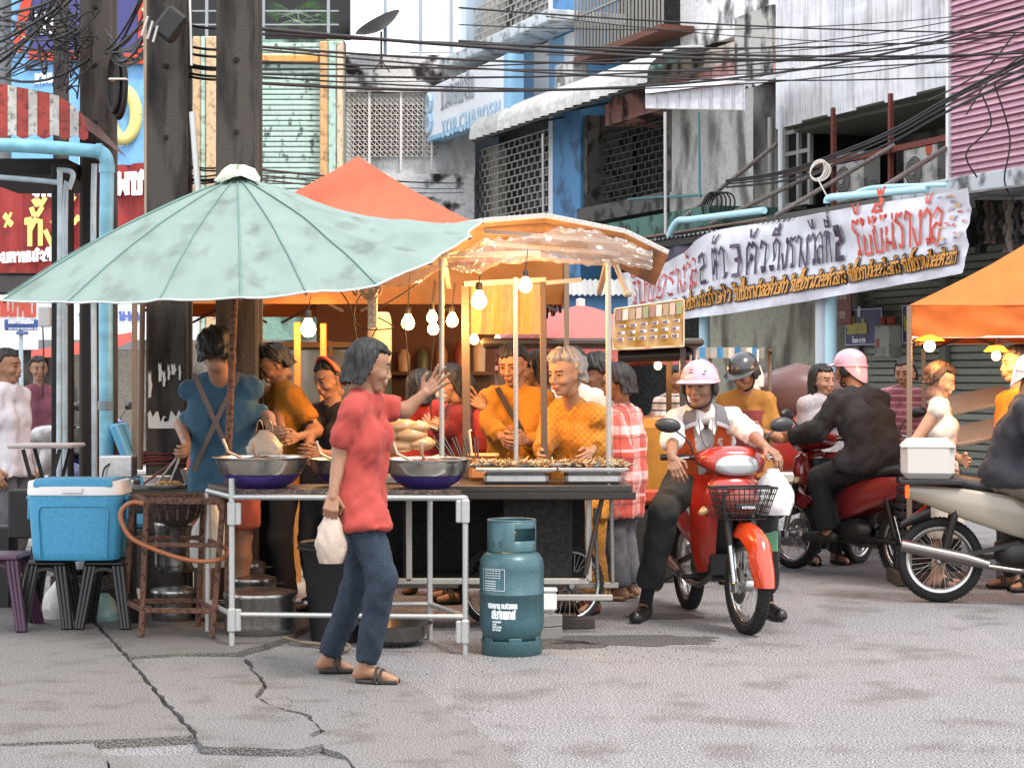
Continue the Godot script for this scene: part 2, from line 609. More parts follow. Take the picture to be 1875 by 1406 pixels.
	for iz in range(1,nq - 1):
		for iy in range(1,ny - 1):
			var base:=(iz*ny+iy)*nx
			for i_x in range(1,nx - 1):
				var o:=base+i_x
				if id[o]<0:
					continue
				var in0:=fld[o]<0.0
				if in0!=(fld[o+1]<0.0):
					_q(mb,id[o],id[o - sy],id[o - sy - sz],id[o - sz],in0)
				if in0!=(fld[o+sy]<0.0):
					_q(mb,id[o],id[o - sz],id[o - sz - 1],id[o - 1],in0)
				if in0!=(fld[o+sz]<0.0):
					_q(mb,id[o],id[o - 1],id[o - 1 - sy],id[o - sy],in0)
	mb.c.resize(mb.v.size())
	mb.c.fill(Color.WHITE)
	mb.uv.resize(mb.v.size())
	normals(mb)
	mb.wound=true
	return mb
func _q(mb:MB,a:int,b:int,c:int,d:int,flip:bool)->void:
	if a<0 or b<0 or c<0 or d<0:
		return
	if flip:
		mb.ix.append_array([a,d,c,a,c,b])
	else:
		mb.ix.append_array([a,b,c,a,c,d])
func normals(mb:MB)->void:
	mb.n.resize(mb.v.size())
	mb.n.fill(Vector3.ZERO)
	for i in range(0,mb.ix.size(),3):
		var a:=mb.ix[i]
		var b:=mb.ix[i+1]
		var c:=mb.ix[i+2]
		var nn:=(mb.v[c] - mb.v[a]).cross(mb.v[b] - mb.v[a])
		mb.n[a]+=nn
		mb.n[b]+=nn
		mb.n[c]+=nn
	for i in mb.n.size():
		mb.n[i]=mb.n[i].normalized()
func folds(mb:MB,amp:float,sc:=Vector3(9,5,9))->void:
	for i in mb.v.size():
		var p:=mb.v[i]
		var w:=nz.get_noise_3d(p.x*sc.x*90.0+p.y*220.0,p.y*sc.y*70.0 - p.x*150.0,p.z*sc.z*90.0) - absf(nz.get_noise_3d(p.x*600.0 - p.y*500.0,p.y*420.0+50.0,p.z*600.0))
		mb.v[i]=p+mb.n[i]*(w+.22)*amp
	normals(mb)
var T:={}
func templates()->void:
	var b:=[
		[Vector3(0,.035,-.012),Vector3(0,.03,-.03),.083,.08],[Vector3(0,.035,.02),Vector3(0,.0,.022),.072,.068],
		[Vector3(-.018,-.02,.01),Vector3(-.012,-.085,.045),.056,.026],[Vector3(.018,-.02,.01),Vector3(.012,-.085,.045),.056,.026],
		[Vector3(0,-.09,.058),Vector3(0,-.092,.06),.02,.02],
		[Vector3(-.035,-.028,.06),Vector3(-.04,-.03,.05),.024,.024],[Vector3(.035,-.028,.06),Vector3(.04,-.03,.05),.024,.024],
		[Vector3(-.03,.03,.077),Vector3(.03,.03,.077),.013,.013],
		[Vector3(0,-.06,.074),Vector3(0,-.06,.06),.022,.026],
		[Vector3(-.033,.006,.1),Vector3(-.027,.006,.1),.014,.014,4],[Vector3(.033,.006,.1),Vector3(.027,.006,.1),.014,.014,4],
		[Vector3(-.031,.006,.074),Vector3(-.031,.006,.075),.0125,.0125],[Vector3(.031,.006,.074),Vector3(.031,.006,.075),.0125,.0125],
		[Vector3(0,.018,.086),Vector3(0,-.03,.104),.008,.011],
		[Vector3(-.011,-.036,.092),Vector3(.011,-.036,.092),.009,.009],
		[Vector3(-.018,-.056,.09),Vector3(.018,-.056,.09),.006,.006],[Vector3(-.016,-.067,.09),Vector3(.016,-.067,.09),.0065,.0065],
		[Vector3(-.079,.015,-.008),Vector3(-.076,-.025,-.004),.014,.009],[Vector3(.079,.015,-.008),Vector3(.076,-.025,-.004),.014,.009],
		[Vector3(0,-.03,-.02),Vector3(0,-.085,-.025),.056,.05],
	]
	var h:=nets(b,0.0046,0.012)
	for i in h.v.size():
		var p:=h.v[i]
		var c:=Color(1,1,1)
		var ex:=absf(absf(p.x) - .031)
		if p.z>.07 and ex<.017 and absf(p.y - .006)<.006:
			c=Color(.62,.6,.56) if ex>.007 else Color(.05,.04,.04)
		elif p.z>.066 and ex<.02 and p.y>.024 - ex*.25 and p.y<.033 - ex*.2:
			c=Color(.16,.12,.1)
		elif p.z>.075 and absf(p.x)<.023 and p.y<-.052 and p.y>-.073:
			c=Color(1.0,.82,.78) if absf(p.y+.0618)>.0022 else Color(.45,.28,.25)
		h.c[i]=c
	T.head=h
	T.relaxed=hand(0.55,0.1,0.5)
	T.grip=hand(1.25,0.0,1.1)
	T.open=hand(0.15,0.22,0.2)
func hand(curl:float,spread:float,th:float)->MB:
	var b:=[[Vector3(0,-.02,0),Vector3(0,.012,0),.026,.024]]
	for i in 4:
		var x:=.027 - i*.018
		b.append([Vector3(x*.5,.012,0),Vector3(x,.078 - absf(i - 1.2)*.004,0),.014,.0115])
	for i in 4:
		var p:=Vector3(.027 - i*.018,.08 - absf(i - 1.2)*.004,0)
		var a:=0.12
		var side:=(1.5 - i)*spread
		for s in 3:
			a+=curl*[0.55,0.75,0.5][s]
			var l:float=[.042,.026,.021][s]*[0.93,1.05,0.98,0.78][i]
			var q:=p+Vector3(sin(side)*cos(a),cos(a)*cos(side),sin(a))*l
			b.append([p,q,.0092 - s*.0008,.0086 - s*.0008])
			p=q
	var t0:=Vector3(.024,.02,.004)
	var t1:=t0+Vector3(.03,.03,.008+th*.012)
	var t2:=t1+Vector3(.008 - th*.018,.03,.01+th*.008)
	b.append([t0,t1,.0135,.0105])
	b.append([t1,t2,.0105,.0085])
	return nets(b,0.0042,0.006)
func join(to:MB,from:MB,xf:Transform3D,tint:Color)->void:
	var b:=to.v.size()
	to.v.append_array(xf*from.v)
	to.n.append_array(Transform3D(xf.basis.orthonormalized(),Vector3.ZERO)*from.n)
	var cs:=from.c.duplicate()
	for i in cs.size():
		cs[i]*=tint
	to.c.append_array(cs)
	to.uv.resize(to.v.size())
	var add:=from.ix.duplicate()
	var flip:=xf.basis.determinant()<0.0
	for i in range(0,add.size(),3):
		add[i]+=b
		var q:=add[i+1]+b
		add[i+1]=add[i+2]+b if flip else q
		add[i+2]=q if flip else add[i+2]+b
	to.ix.append_array(add)
func ik(a:Vector3,c:Vector3,l1:float,l2:float,pole:Vector3)->Vector3:
	var d:=c - a
	var ln:=minf(d.length(),(l1+l2)*0.999)
	var x:=(l1*l1 - l2*l2+ln*ln)/(2.0*ln)
	var y:=sqrt(maxf(l1*l1 - x*x,0.0))
	var dn:=d.normalized()
	return a+dn*x+(pole - dn*pole.dot(dn)).normalized()*y
func turn(yaw:float,pitch:=0.0,roll:=0.0)->Basis:
	return Basis(UP,deg_to_rad(yaw))*Basis(Vector3.RIGHT,deg_to_rad(pitch))*Basis(Vector3.BACK,deg_to_rad(roll))
func hair_mesh(o:Dictionary)->MB:
	var mb:=MB.new()
	var front:float=o.get("front",.07)
	var drop:float=o.get("drop",.05)
	var th:float=o.get("thick",.014)
	var fluff:float=o.get("fluff",.004)+.005
	var side:float=o.get("side",0.0)
	var rows:=[]
	for i in 29:
		var e:=PI/2 - PI*0.98*i/28
		var row:=PackedVector3Array()
		for j in 72:
			var a:=TAU*j/72
			var dir:=Vector3(sin(a)*cos(e),sin(e),cos(a)*cos(e))
			var p:=Vector3(dir.x*.081,dir.y*.092+.032,dir.z*.098 - .012)
			var f:=cos(a)
			var low:=lerpf(front,-drop,smoothstep(0.45,-0.35+side,f))
			if absf(sin(a))>0.75 and f>-0.3 and drop<.09:
				low=maxf(low,-.012)
			var w:=nz.get_noise_2d(cos(a)*110.0+i*6.0,sin(a)*110.0)+1.3*nz.get_noise_2d(cos(a)*700.0+i*11.0,sin(a)*700.0+90.0)
			var ext:=0.0
			if e<0.0:
				var k:=sin(-e)
				p=Vector3(sin(a)*(.081+.006*k),.032 - k*(drop+.03),cos(a)*(.098+.004*k) - .012)
			var mk:=smoothstep(low - .01,low+.008,p.y+w*.008)
			ext=th*mk
			var outv:=Vector3(sin(a)*maxf(cos(e),.3),sin(maxf(e,0.0)),cos(a)*maxf(cos(e),.3)).normalized()
			row.append(Vector3(0,.01,-.015).lerp(p+outv*(ext+w*fluff*minf(1.0,absf(cos(e))*1.8+.15)),lerpf(.55,1.0,mk)))
		rows.append(row)
	mb.grid(rows,true)
	for i in mb.n.size():
		if mb.n[i].dot(mb.v[i] - Vector3(0,.02,-.012))<0.0:
			mb.n[i]=-mb.n[i]
	for q in o.get("buns",[]):
		mb.ball(q[0],q[1],14,10)
	return mb
var skin_mat:StandardMaterial3D
func person(o:Dictionary)->Node3D:
	var h:float=o.h
	var base:Vector3=o.at
	var yaw:float=o.get("yaw",0.0)
	var B:=turn(yaw)
	var l:=B.x
	var f:=B.z
	var fat:float=o.get("fat",1.0)
	var cell:float=o.get("cell",0.016)*1.3
	var root:=thing("person",o.label,"person",base,Basis.IDENTITY,o.get("group",""))
	var pel:Vector3=(o.pel - base) if o.has("pel") else UP*.53*h
	var lean:Vector3=o.get("lean",Vector3.ZERO)
	var neck:Vector3=(o.neck - base) if o.has("neck") else pel+UP*.295*h+lean
	var sp:=(neck - pel).normalized()
	var Bs:=turn(yaw+o.get("twist",0.0))
	var sl:=(Bs.x - sp*Bs.x.dot(sp)).normalized()
	var sf:=sl.cross(sp)*1.0
	var sw:float=o.get("sw",.112)*h*.92
	var hd:float=o.get("head_h",.138)*h
	var hc:Vector3=(o.head - base) if o.has("head") else neck+sp*.1*h+UP*.01*h+sf*.012*h
	var J:={}
	for s in ["L","R"]:
		var g:=1.0 if s=="L" else -1.0
		J["sh"+s]=neck - sp*.042*h+sl*sw*g*.95
		J["hip"+s]=pel+l*.052*h*g
		J["an"+s]=(o["an"+s] - base) if o.has("an"+s) else l*.06*h*g+UP*.045*h - f*.01*h
		J["kn"+s]=(o["kn"+s] - base) if o.has("kn"+s) else ik(J["hip"+s],J["an"+s],.245*h,.245*h,f*1.0+l*g*o.get("splay",0.1))
		J["to"+s]=(o["to"+s] - base) if o.has("to"+s) else Vector3(J["an"+s].x,J["an"+s].y - .025*h,J["an"+s].z)+(f+l*g*.2).normalized()*.1*h
		var wr:Vector3=(o["wr"+s] - base) if o.has("wr"+s) else J["sh"+s] - UP*.315*h+l*g*.03*h+f*.03*h
		J["el"+s]=(o["el"+s] - base) if o.has("el"+s) else ik(J["sh"+s],wr,.172*h,.15*h,-UP*0.8 - f*0.6+l*g*o.get("out",0.35))
		var fo:Vector3=wr - J["el"+s]
		J["wr"+s]=J["el"+s]+fo.limit_length(.155*h)
	var ws:=h/1.65
	var tor:=func(x:float)->Array:
		var q:=[]
		for g in [-1.0,1.0]:
			q.append([neck - sp*.055*h+sl*g*.045*h,neck - sp*.14*h+sl*g*.052*h*fat,.03*h+x,.053*h*fat+x])
			q.append([neck - sp*.14*h+sl*g*.052*h*fat,pel+sp*.09*h+l*g*.042*h*fat,.053*h*fat+x,.049*h*fat+x])
			q.append([pel+sp*.1*h+l*g*.04*h*fat,pel - UP*.005*h+l*g*.048*h,.05*h*fat+x,.058*h*fat+x])
			q.append([neck - sp*.016*h+sl*g*.022*h,J.shL if g>0 else J.shR,.027*h+x,.026*h+x])
		if x>0.0 and not o.has("vneck"):
			q.append([neck - sp*.04*h,neck+sp*.004*h,.03*h+x,.026*h+x*.8,1])
		if o.get("bust",0.0)>0.0:
			for g in [-1.0,1.0]:
				var bp:Vector3=neck - sp*.12*h+sl*g*.045*h+sf*.035*h
				q.append([bp,bp+sp*.01,o.bust+x,o.bust+x])
		return q
	var arm:=func(s:String,x:float,to:float)->Array:
		var a:Vector3=J["sh"+s]
		var e:Vector3=J["el"+s]
		var w:Vector3=J["wr"+s]
		if to<=1.0:
			return [[a,a.lerp(e,to),.026*h+x*.9,.027*h+x*.95,1]]
		return [[a,e,.03*h*(.5+.5*fat)+x,.027*h+x],[e,e.lerp(w,to - 1.0),.027*h+x,.02*h+x*1.1,1]]
	var leg:=func(s:String,x:float,to:float)->Array:
		var a:Vector3=J["hip"+s]
		var e:Vector3=J["kn"+s]
		var w:Vector3=J["an"+s]
		if to<=1.0:
			return [[a,a.lerp(e,to),.054*h*fat+x,(.054 - .016*to)*h+x*1.2,1]]
		return [[a,e,.054*h*fat+x,.036*h+x],[e,e.lerp(w,to - 1.0),.036*h+x,.024*h+x*1.3,1]]
	var bones:Array=tor.call(0.0)
	bones.append([neck - sp*.04*h,hc+turn(o.get("hyaw",yaw),o.get("hpitch",0.0))*Vector3(0,-.035,-.018),.034*h,.034*h])
	for s in ["L","R"]:
		bones.append_array([[J["sh"+s],J["el"+s],.03*h,.0235*h],[J["el"+s],J["wr"+s],.0245*h,.0165*h]])
		bones.append_array([[J["hip"+s],J["kn"+s],.05*h,.033*h],[J["kn"+s].lerp(J["an"+s],.02),J["kn"+s].lerp(J["an"+s],.3),.031*h,.034*h],[J["kn"+s].lerp(J["an"+s],.3),J["an"+s],.034*h,.021*h]])
		bones.append_array([[J["an"+s] - UP*.008*h,J["to"+s],.021*h,.016*h],[J["an"+s] - UP*.008*h,J["an"+s] - UP*.022*h - f*.022*h,.02*h,.019*h]])
	var tone:Color=o.get("skin",Color(.36,.19,.115))
	var body:=nets(bones,cell,.022)
	body.c.fill(tone)
	var hb:=turn(o.get("hyaw",yaw),o.get("hpitch",0.0),o.get("hroll",0.0))
	var hsc:=hd/.222
	var hx2:=Transform3D(hb.scaled(Vector3.ONE*hsc),hc)
	join(body,T.head,hx2,tone)
	for s in ["L","R"]:
		var y:Vector3=(J["wr"+s] - J["el"+s]).normalized()
		if o.has("hdir"+s):
			y=(o["hdir"+s] as Vector3).normalized()
		var pn:Vector3=o.get("palm"+s,(-l if s=="L" else l)*0.9 - f*0.2)
		pn=(pn - y*pn.dot(y)).normalized()
		var x:=y.cross(pn)
		if (s=="L")!=o.get("mirror",false):
			x=-x
		var kind:MB=T[o.get("hand"+s,"relaxed")]
		join(body,kind,Transform3D(Basis(x,y,pn).scaled(Vector3.ONE*1.02*ws),J["wr"+s]),tone)
	part(root,"body",body,skin_mat)
	if o.has("trousers"):
		var q: Array=o.trousers
		var tx:float=minf(q[2],(o.shirt[2] - .007) if o.has("shirt") else 1.0)
		var tb:=[[pel+sp*.075*h+l*.035*h,pel+l*.05*h,.045*h*fat+tx,.052*h*fat+tx,2],[pel+sp*.075*h - l*.035*h,pel - l*.05*h,.045*h*fat+tx,.052*h*fat+tx,2]]
		for s in ["L","R"]:
			tb.append_array(leg.call(s,q[2],q[1]))
		var tm:=nets(tb,cell,.02)
		folds(tm,.014)
		part(root,o.get("trousers_name","trousers"),tm,q[0])
	if o.has("shirt"):
		var q: Array=o.shirt
		var sb:Array=tor.call(q[2])
		for s in ["L","R"]:
			if q[1]>0.0:
				sb.append_array(arm.call(s,q[2],q[1]))
			if q[3]>0.02:
				sb.append([pel+l*(.045*h if s=="L" else -.045*h),pel+(J["kn"+s] - J["hip"+s]).normalized()*(q[3]*h+.05)+l*(.05*h if s=="L" else -.05*h)+f*o.get("hemf",0.0),.058*h*fat+q[2],.064*h*fat+q[2]])
		var sm:=nets(sb,cell,.03,pel.y - q[3]*h)
		folds(sm,(q[4] if q.size()>4 else .012)*1.25)
		part(root,o.get("shirt_name","shirt"),sm,q[0])
	if o.has("over"):
		for q in o.over:
			var vb:Array=tor.call(q[2])
			var vm:=nets(vb,cell,.03,pel.y - q[3]*h,(neck - sp*o.get("vest_top",-.01)*h).y)
			var drop:=[]
			var keep:=MB.new()
			folds(vm,.008)
			for i in range(0,vm.ix.size(),3):
				var ctr:=(vm.v[vm.ix[i]]+vm.v[vm.ix[i+1]]+vm.v[vm.ix[i+2]])/3.0 - neck
				var fx:=ctr.dot(sl)
				var up:=-ctr.dot(sp)
				if q[4]!=0.0 and ctr.dot(sf)>0.0 and absf(fx)<q[4]*clampf(1.0 - up/(.3*h),.08,1.0):
					continue
				if q.size()>5 and ctr.dot(sf)<q[5]:
					continue
				if absf(fx)>sw*0.93:
					continue
				drop.append_array([vm.ix[i],vm.ix[i+1],vm.ix[i+2]])
			vm.ix=PackedInt32Array(drop)
			part(root,q[0],vm,q[1])
	if o.has("hair"):
		var q:Dictionary=o.hair
		var hm:=hair_mesh(q)
		var t:=MB.new()
		join(t,hm,hx2,Color.WHITE)
		part(root,"hair",t,M(q.get("color",hx("17120f")),q.get("rough",0.62),0.0,{"grain":[0.05,0.5,1.0,0.12]}))
	if o.has("shoes"):
		var q: Array=o.shoes
		for s in ["L","R"]:
			var a:Vector3=J["an"+s]
			var t:Vector3=J["to"+s]
			var gy:float=minf(a.y - .04*h,t.y - .012*h)
			var fd:=Vector3(t.x - a.x,0,t.z - a.z).normalized()
			var heel:=Vector3(a.x,gy+.02,a.z) - fd*.028*h
			var tip:=Vector3(t.x,gy+.02,t.z)+fd*.012*h
			var sm:MB
			var side:=fd.cross(UP)
			if q[1]=="shoe":
				sm=nets([[heel+UP*.02,tip+UP*.012,.032*ws+.008,.036*ws],[a - UP*.012*h,heel.lerp(tip,.55)+UP*.02,.03*ws+.008,.034*ws],[heel,tip,.03*ws,.04*ws]],.011,.012,gy)
			else:
				sm=MB.new()
				var rows:=[]
				for i in 13:
					var u:=float(i)/12
					var wd:float=(.034+.012*sin(u*PI*.9+.2))*ws*sqrt(minf(1.0,(.03+u*8.0)*minf(1.0,(1.03 - u)*6.0)))
					rows.append([heel.lerp(tip,u),wd])
				var gr:=[]
				for r in rows:
					var ctr:Vector3=r[0]
					gr.append(PackedVector3Array([ctr+side*r[1] - UP*.019,ctr+side*r[1]*1.02 - UP*.001,ctr+side*r[1]*.9+UP*.005,ctr - side*r[1]*.9+UP*.005,ctr - side*r[1]*1.02 - UP*.001,ctr - side*r[1] - UP*.019]))
				sm.grid(gr,true)
				var mid:=heel.lerp(tip,.62)
				sm.tube(circle(mid,side*.05*ws,UP*.052*ws,10,0.0,PI),.008,6)
				sm.tube(circle(mid - fd*.022,side*.05*ws,UP*.06*ws,10,0.0,PI),.008,6)
			part(root,"shoe" if q[1]=="shoe" else "sandal",sm,q[0])
	root.set_meta("x",0)
	root.remove_meta("x")
	pj={"J":J,"base":base,"hx":Transform3D(hx2.basis,hx2.origin+base),"neck":neck+base,"pel":pel+base,"sl":sl,"sf":sf,"sp":sp,"root":root,"local_head":hx2}
	return root
var pj:={}
func FL(px:float,py:float,w:=0.0)->Vector3:
	var a:=(px - CX)/F
	var d:=(16.483 - w)/(0.93*a+0.366)
	var p:=P(px,py,d) - F0
	return Vector3(p.dot(DR),p.y,w)
func facade_thing(called:String,label:String,category:String,at:=Vector3.ZERO,group:="")->Node3D:
	return thing(called,label,category,F0+DR*at.x+UP*at.y+DN*at.z,Basis(DR,UP,DN),group)
func fbx(mb:MB,x0:float,x1:float,y0:float,y1:float,z0:float,z1:float,bev:=0.0)->MB:
	return mb.box(Vector3((x0+x1)/2,(y0+y1)/2,(z0+z1)/2),Vector3(absf(x1 - x0),absf(y1 - y0),absf(z1 - z0)),bev)
func grille(mb:MB,x0:float,x1:float,y0:float,y1:float,cw:float,chh:float,t:float,z:float)->void:
	var r:=0
	var y:=y0
	while y<y1+0.001:
		fbx(mb,x0,x1,y - t/2,y+t/2,z - t,z+t)
		var x:=x0+(cw/2 if r % 2 else 0.0)
		while x<x1:
			fbx(mb,x - t/2,x+t/2,y+t/2,minf(y+chh,y1) - t/2,z - t*.9,z+t*.9)
			x+=cw
		y+=chh
		r+=1
func corrugated(mb:MB,x0:float,x1:float,n:int,amp:float,path:Array)->void:
	var rows:=[]
	for q in path:
		var row:=PackedVector3Array()
		for i in n*4+1:
			var t:=float(i)/(n*4)
			var a:float=[0.0,1.0,1.0,0.0][i % 4]*amp
			row.append(Vector3(lerpf(x0,x1,t),q.x+a*q.z,q.y+a*q.w))
		rows.append(row)
	mb.grid(rows)
func wall_mat(s:String,dark:=0.45)->StandardMaterial3D:
	return M(hx(s),0.85,0.0,{"grain":[0.015,0.85,1.0,1.2],"stain":[0.01,Color(dark,dark,dark),0.4,0.58,7.0,Vector3(1.0,0.4,1.0)],"bump":[0.05,0.4,1.0]})
func ground()->void:
	var road:=MB.new()
	road.quad(Vector3(-120,0,30),Vector3(120,0,30),Vector3(120,0,-200),Vector3(-120,0,-200),Vector3(0,-1,-50))
	var rm:=M(hx("a8a5a6"),0.92,0.0,{"grain":[0.11,0.4,1.12,0.75],"stain":[0.022,Color(0.86,0.86,0.86),0.36,0.52,7.0],"bump":[0.12,0.9,0.75],"world":true})
	struct("road",road,rm)
	var slabs:=[
		[[-300,1395],[-300,1108],[135,1108],[178,1150],[232,1206],[262,1245],[300,1290],[338,1330],[352,1346],[250,1352],[0,1361]],
		[[142,1108],[455,1108],[600,1128],[520,1168],[430,1195],[330,1196],[236,1202],[184,1148]],
		[[240,1208],[330,1202],[440,1203],[470,1240],[480,1250],[466,1278],[500,1294],[560,1312],[585,1335],[566,1345],[588,1362],[540,1372],[370,1366],[358,1340],[305,1284],[268,1240]],
		[[450,1202],[530,1172],[610,1180],[700,1215],[800,1280],[900,1350],[960,1406],[985,1440],[680,1440],[640,1382],[600,1366],[574,1345],[594,1335],[566,1306],[500,1286],[476,1275],[490,1250]],
		[[-300,1402],[0,1367],[172,1361],[192,1388],[206,1440],[-300,1440]],
		[[190,1378],[370,1376],[540,1380],[632,1385],[668,1440],[212,1440],[200,1400]],
	]
	var walk:=Node3D.new()
	walk.name="sidewalk"
	walk.set_meta("kind","structure")
	add_child(walk)
	var bed:=MB.new()
	bed.xf=Transform3D(Basis(Vector3.RIGHT,Vector3.FORWARD,UP),Vector3.ZERO)
	var tones:=["85817d","7a7671","8b8886","8e8b89","8a8785","8e8b89"]
	for k in slabs.size():
		var pg:=PackedVector2Array()
		var q:Array=slabs[k]
		for i in q.size():
			var a:=G(q[i][0],q[i][1],.036)
			var b:=G(q[(i+1) % q.size()][0],q[(i+1) % q.size()][1],.036)
			var steps:=clampi(int(a.distance_to(b)/.07),1,40)
			for s in steps:
				var p:=a.lerp(b,float(s)/steps)
				p+=Vector3(nz.get_noise_2d(p.x*900,p.z*900),0,nz.get_noise_2d(p.z*900+500,p.x*900))*(.028 if k==3 else .018)
				pg.append(Vector2(p.x,-p.z))
		var mb:=MB.new()
		mb.xf=Transform3D(Basis(Vector3.RIGHT,Vector3.FORWARD,UP),Vector3.ZERO)
		mb.prism(pg,-.05,.036 - (.012 if k==5 else .01 if k==3 else .0))
		part(walk,"slab",mb,M(hx(tones[k]),0.9,0.0,{"grain":[0.11,0.5,1.06,0.6],"stain":[0.022,Color(0.8,0.8,0.8),0.36,0.52,4.0],"bump":[0.09,0.4,0.6],"world":true}))
	var back:=MB.new()
	back.quad(Vector3(-14,.03,-12.3),Vector3(-1.35,.03,-12.3),Vector3(-1.35,.03,-26),Vector3(-14,.03,-26),Vector3(0,-1,-20))
	for e in [[Vector3(-1.35,0,-12.3),Vector3(-1.35,0,-26)],[Vector3(-14,0,-12.3),Vector3(-1.35,0,-12.3)]]:
		back.quad(e[0],e[1],e[1]+UP*.03,e[0]+UP*.03,Vector3(-6,0,-18))
	struct("pavement",back,M(hx("8e8a85"),0.9,0.0,{"grain":[0.05,0.75,1.05,0.9],"stain":[0.014,Color(0.5,0.47,0.44),0.3,0.55,1.7],"world":true}))
	var grit:=MB.new()
	for i in 620:
		var px:=rng.randf_range(820,1500) if i % 3 else rng.randf_range(480,900)
		var py:=rng.randf_range(1150,1215) if i % 3 else rng.randf_range(1190,1330)
		if i % 3 and rng.randf()<absf(py - 1185)/45.0:
			continue
		var p:=G(px,py,.036 if px<700 and py>1215 else 0.0)
		var r:=rng.randf_range(.0015,.0045)
		grit.at(p+UP*r*.5,Basis(UP,rng.randf()*6)).box(Vector3.ZERO,Vector3(r*2,r*1.1,r*1.6),r*.3)
	var gi:=part(self,"grit",grit,M(hx("5c5651"),0.95))
	tag(gi,"loose dark grit and crumbs scattered along the edge of the road","grit")
	gi.set_meta("kind","stuff")
	for st in [[1150,1172,1.0,.22],[1010,1180,.62,.16],[1215,1128,.45,.14]]:
		var c:=G(st[0],st[1],0.004)
		var pg:=PackedVector2Array()
		for i in 40:
			var a:=TAU*i/40
			var rr:=1.0+.45*nz.get_noise_2d(cos(a)*120+st[0],sin(a)*120)
			pg.append(Vector2(c.x+cos(a)*st[2]*.5*rr,-c.z+sin(a)*st[3]*rr))
		var mb:=MB.new()
		mb.xf=Transform3D(Basis(Vector3.RIGHT,Vector3.FORWARD,UP),Vector3.ZERO)
		mb.prism(pg,0.001,.004)
		struct("ground_stain",mb,M(hx("8a8482"),0.9,0.0,{"grain":[0.11,0.45,1.1,0.62],"stain":[0.05,Color(0.55,0.5,0.47),0.35,0.6,.5],"bump":[0.12,1.8,0.62],"world":true}))
func strip_text(parent:Node,called:String,s:String,px:float,py:float,d:float,size_px:float,wide:float,pen_px:float,mat:Material,slope:=0.0)->MeshInstance3D:
	var mb:=MB.new()
	var k:=d/F
	var o:=P(px,py,d)
	thai(mb,s,Vector2.ZERO,size_px*k,wide,pen_px*k,func(q:Vector2)->Vector3:return o+Vector3(q.x,q.y+q.x*slope,0))
	return part(parent,called,mb,mat)
func pbox(mb:MB,x0:float,y0:float,x1:float,y1:float,d:float,deep:=.1,bev:=0.0)->MB:
	var a:=P(x0,y1,d)
	var b:=P(x1,y0,d)
	return mb.box(Vector3((a.x+b.x)/2,(a.y+b.y)/2,-d - deep/2),Vector3(b.x - a.x,b.y - a.y,deep),bev)
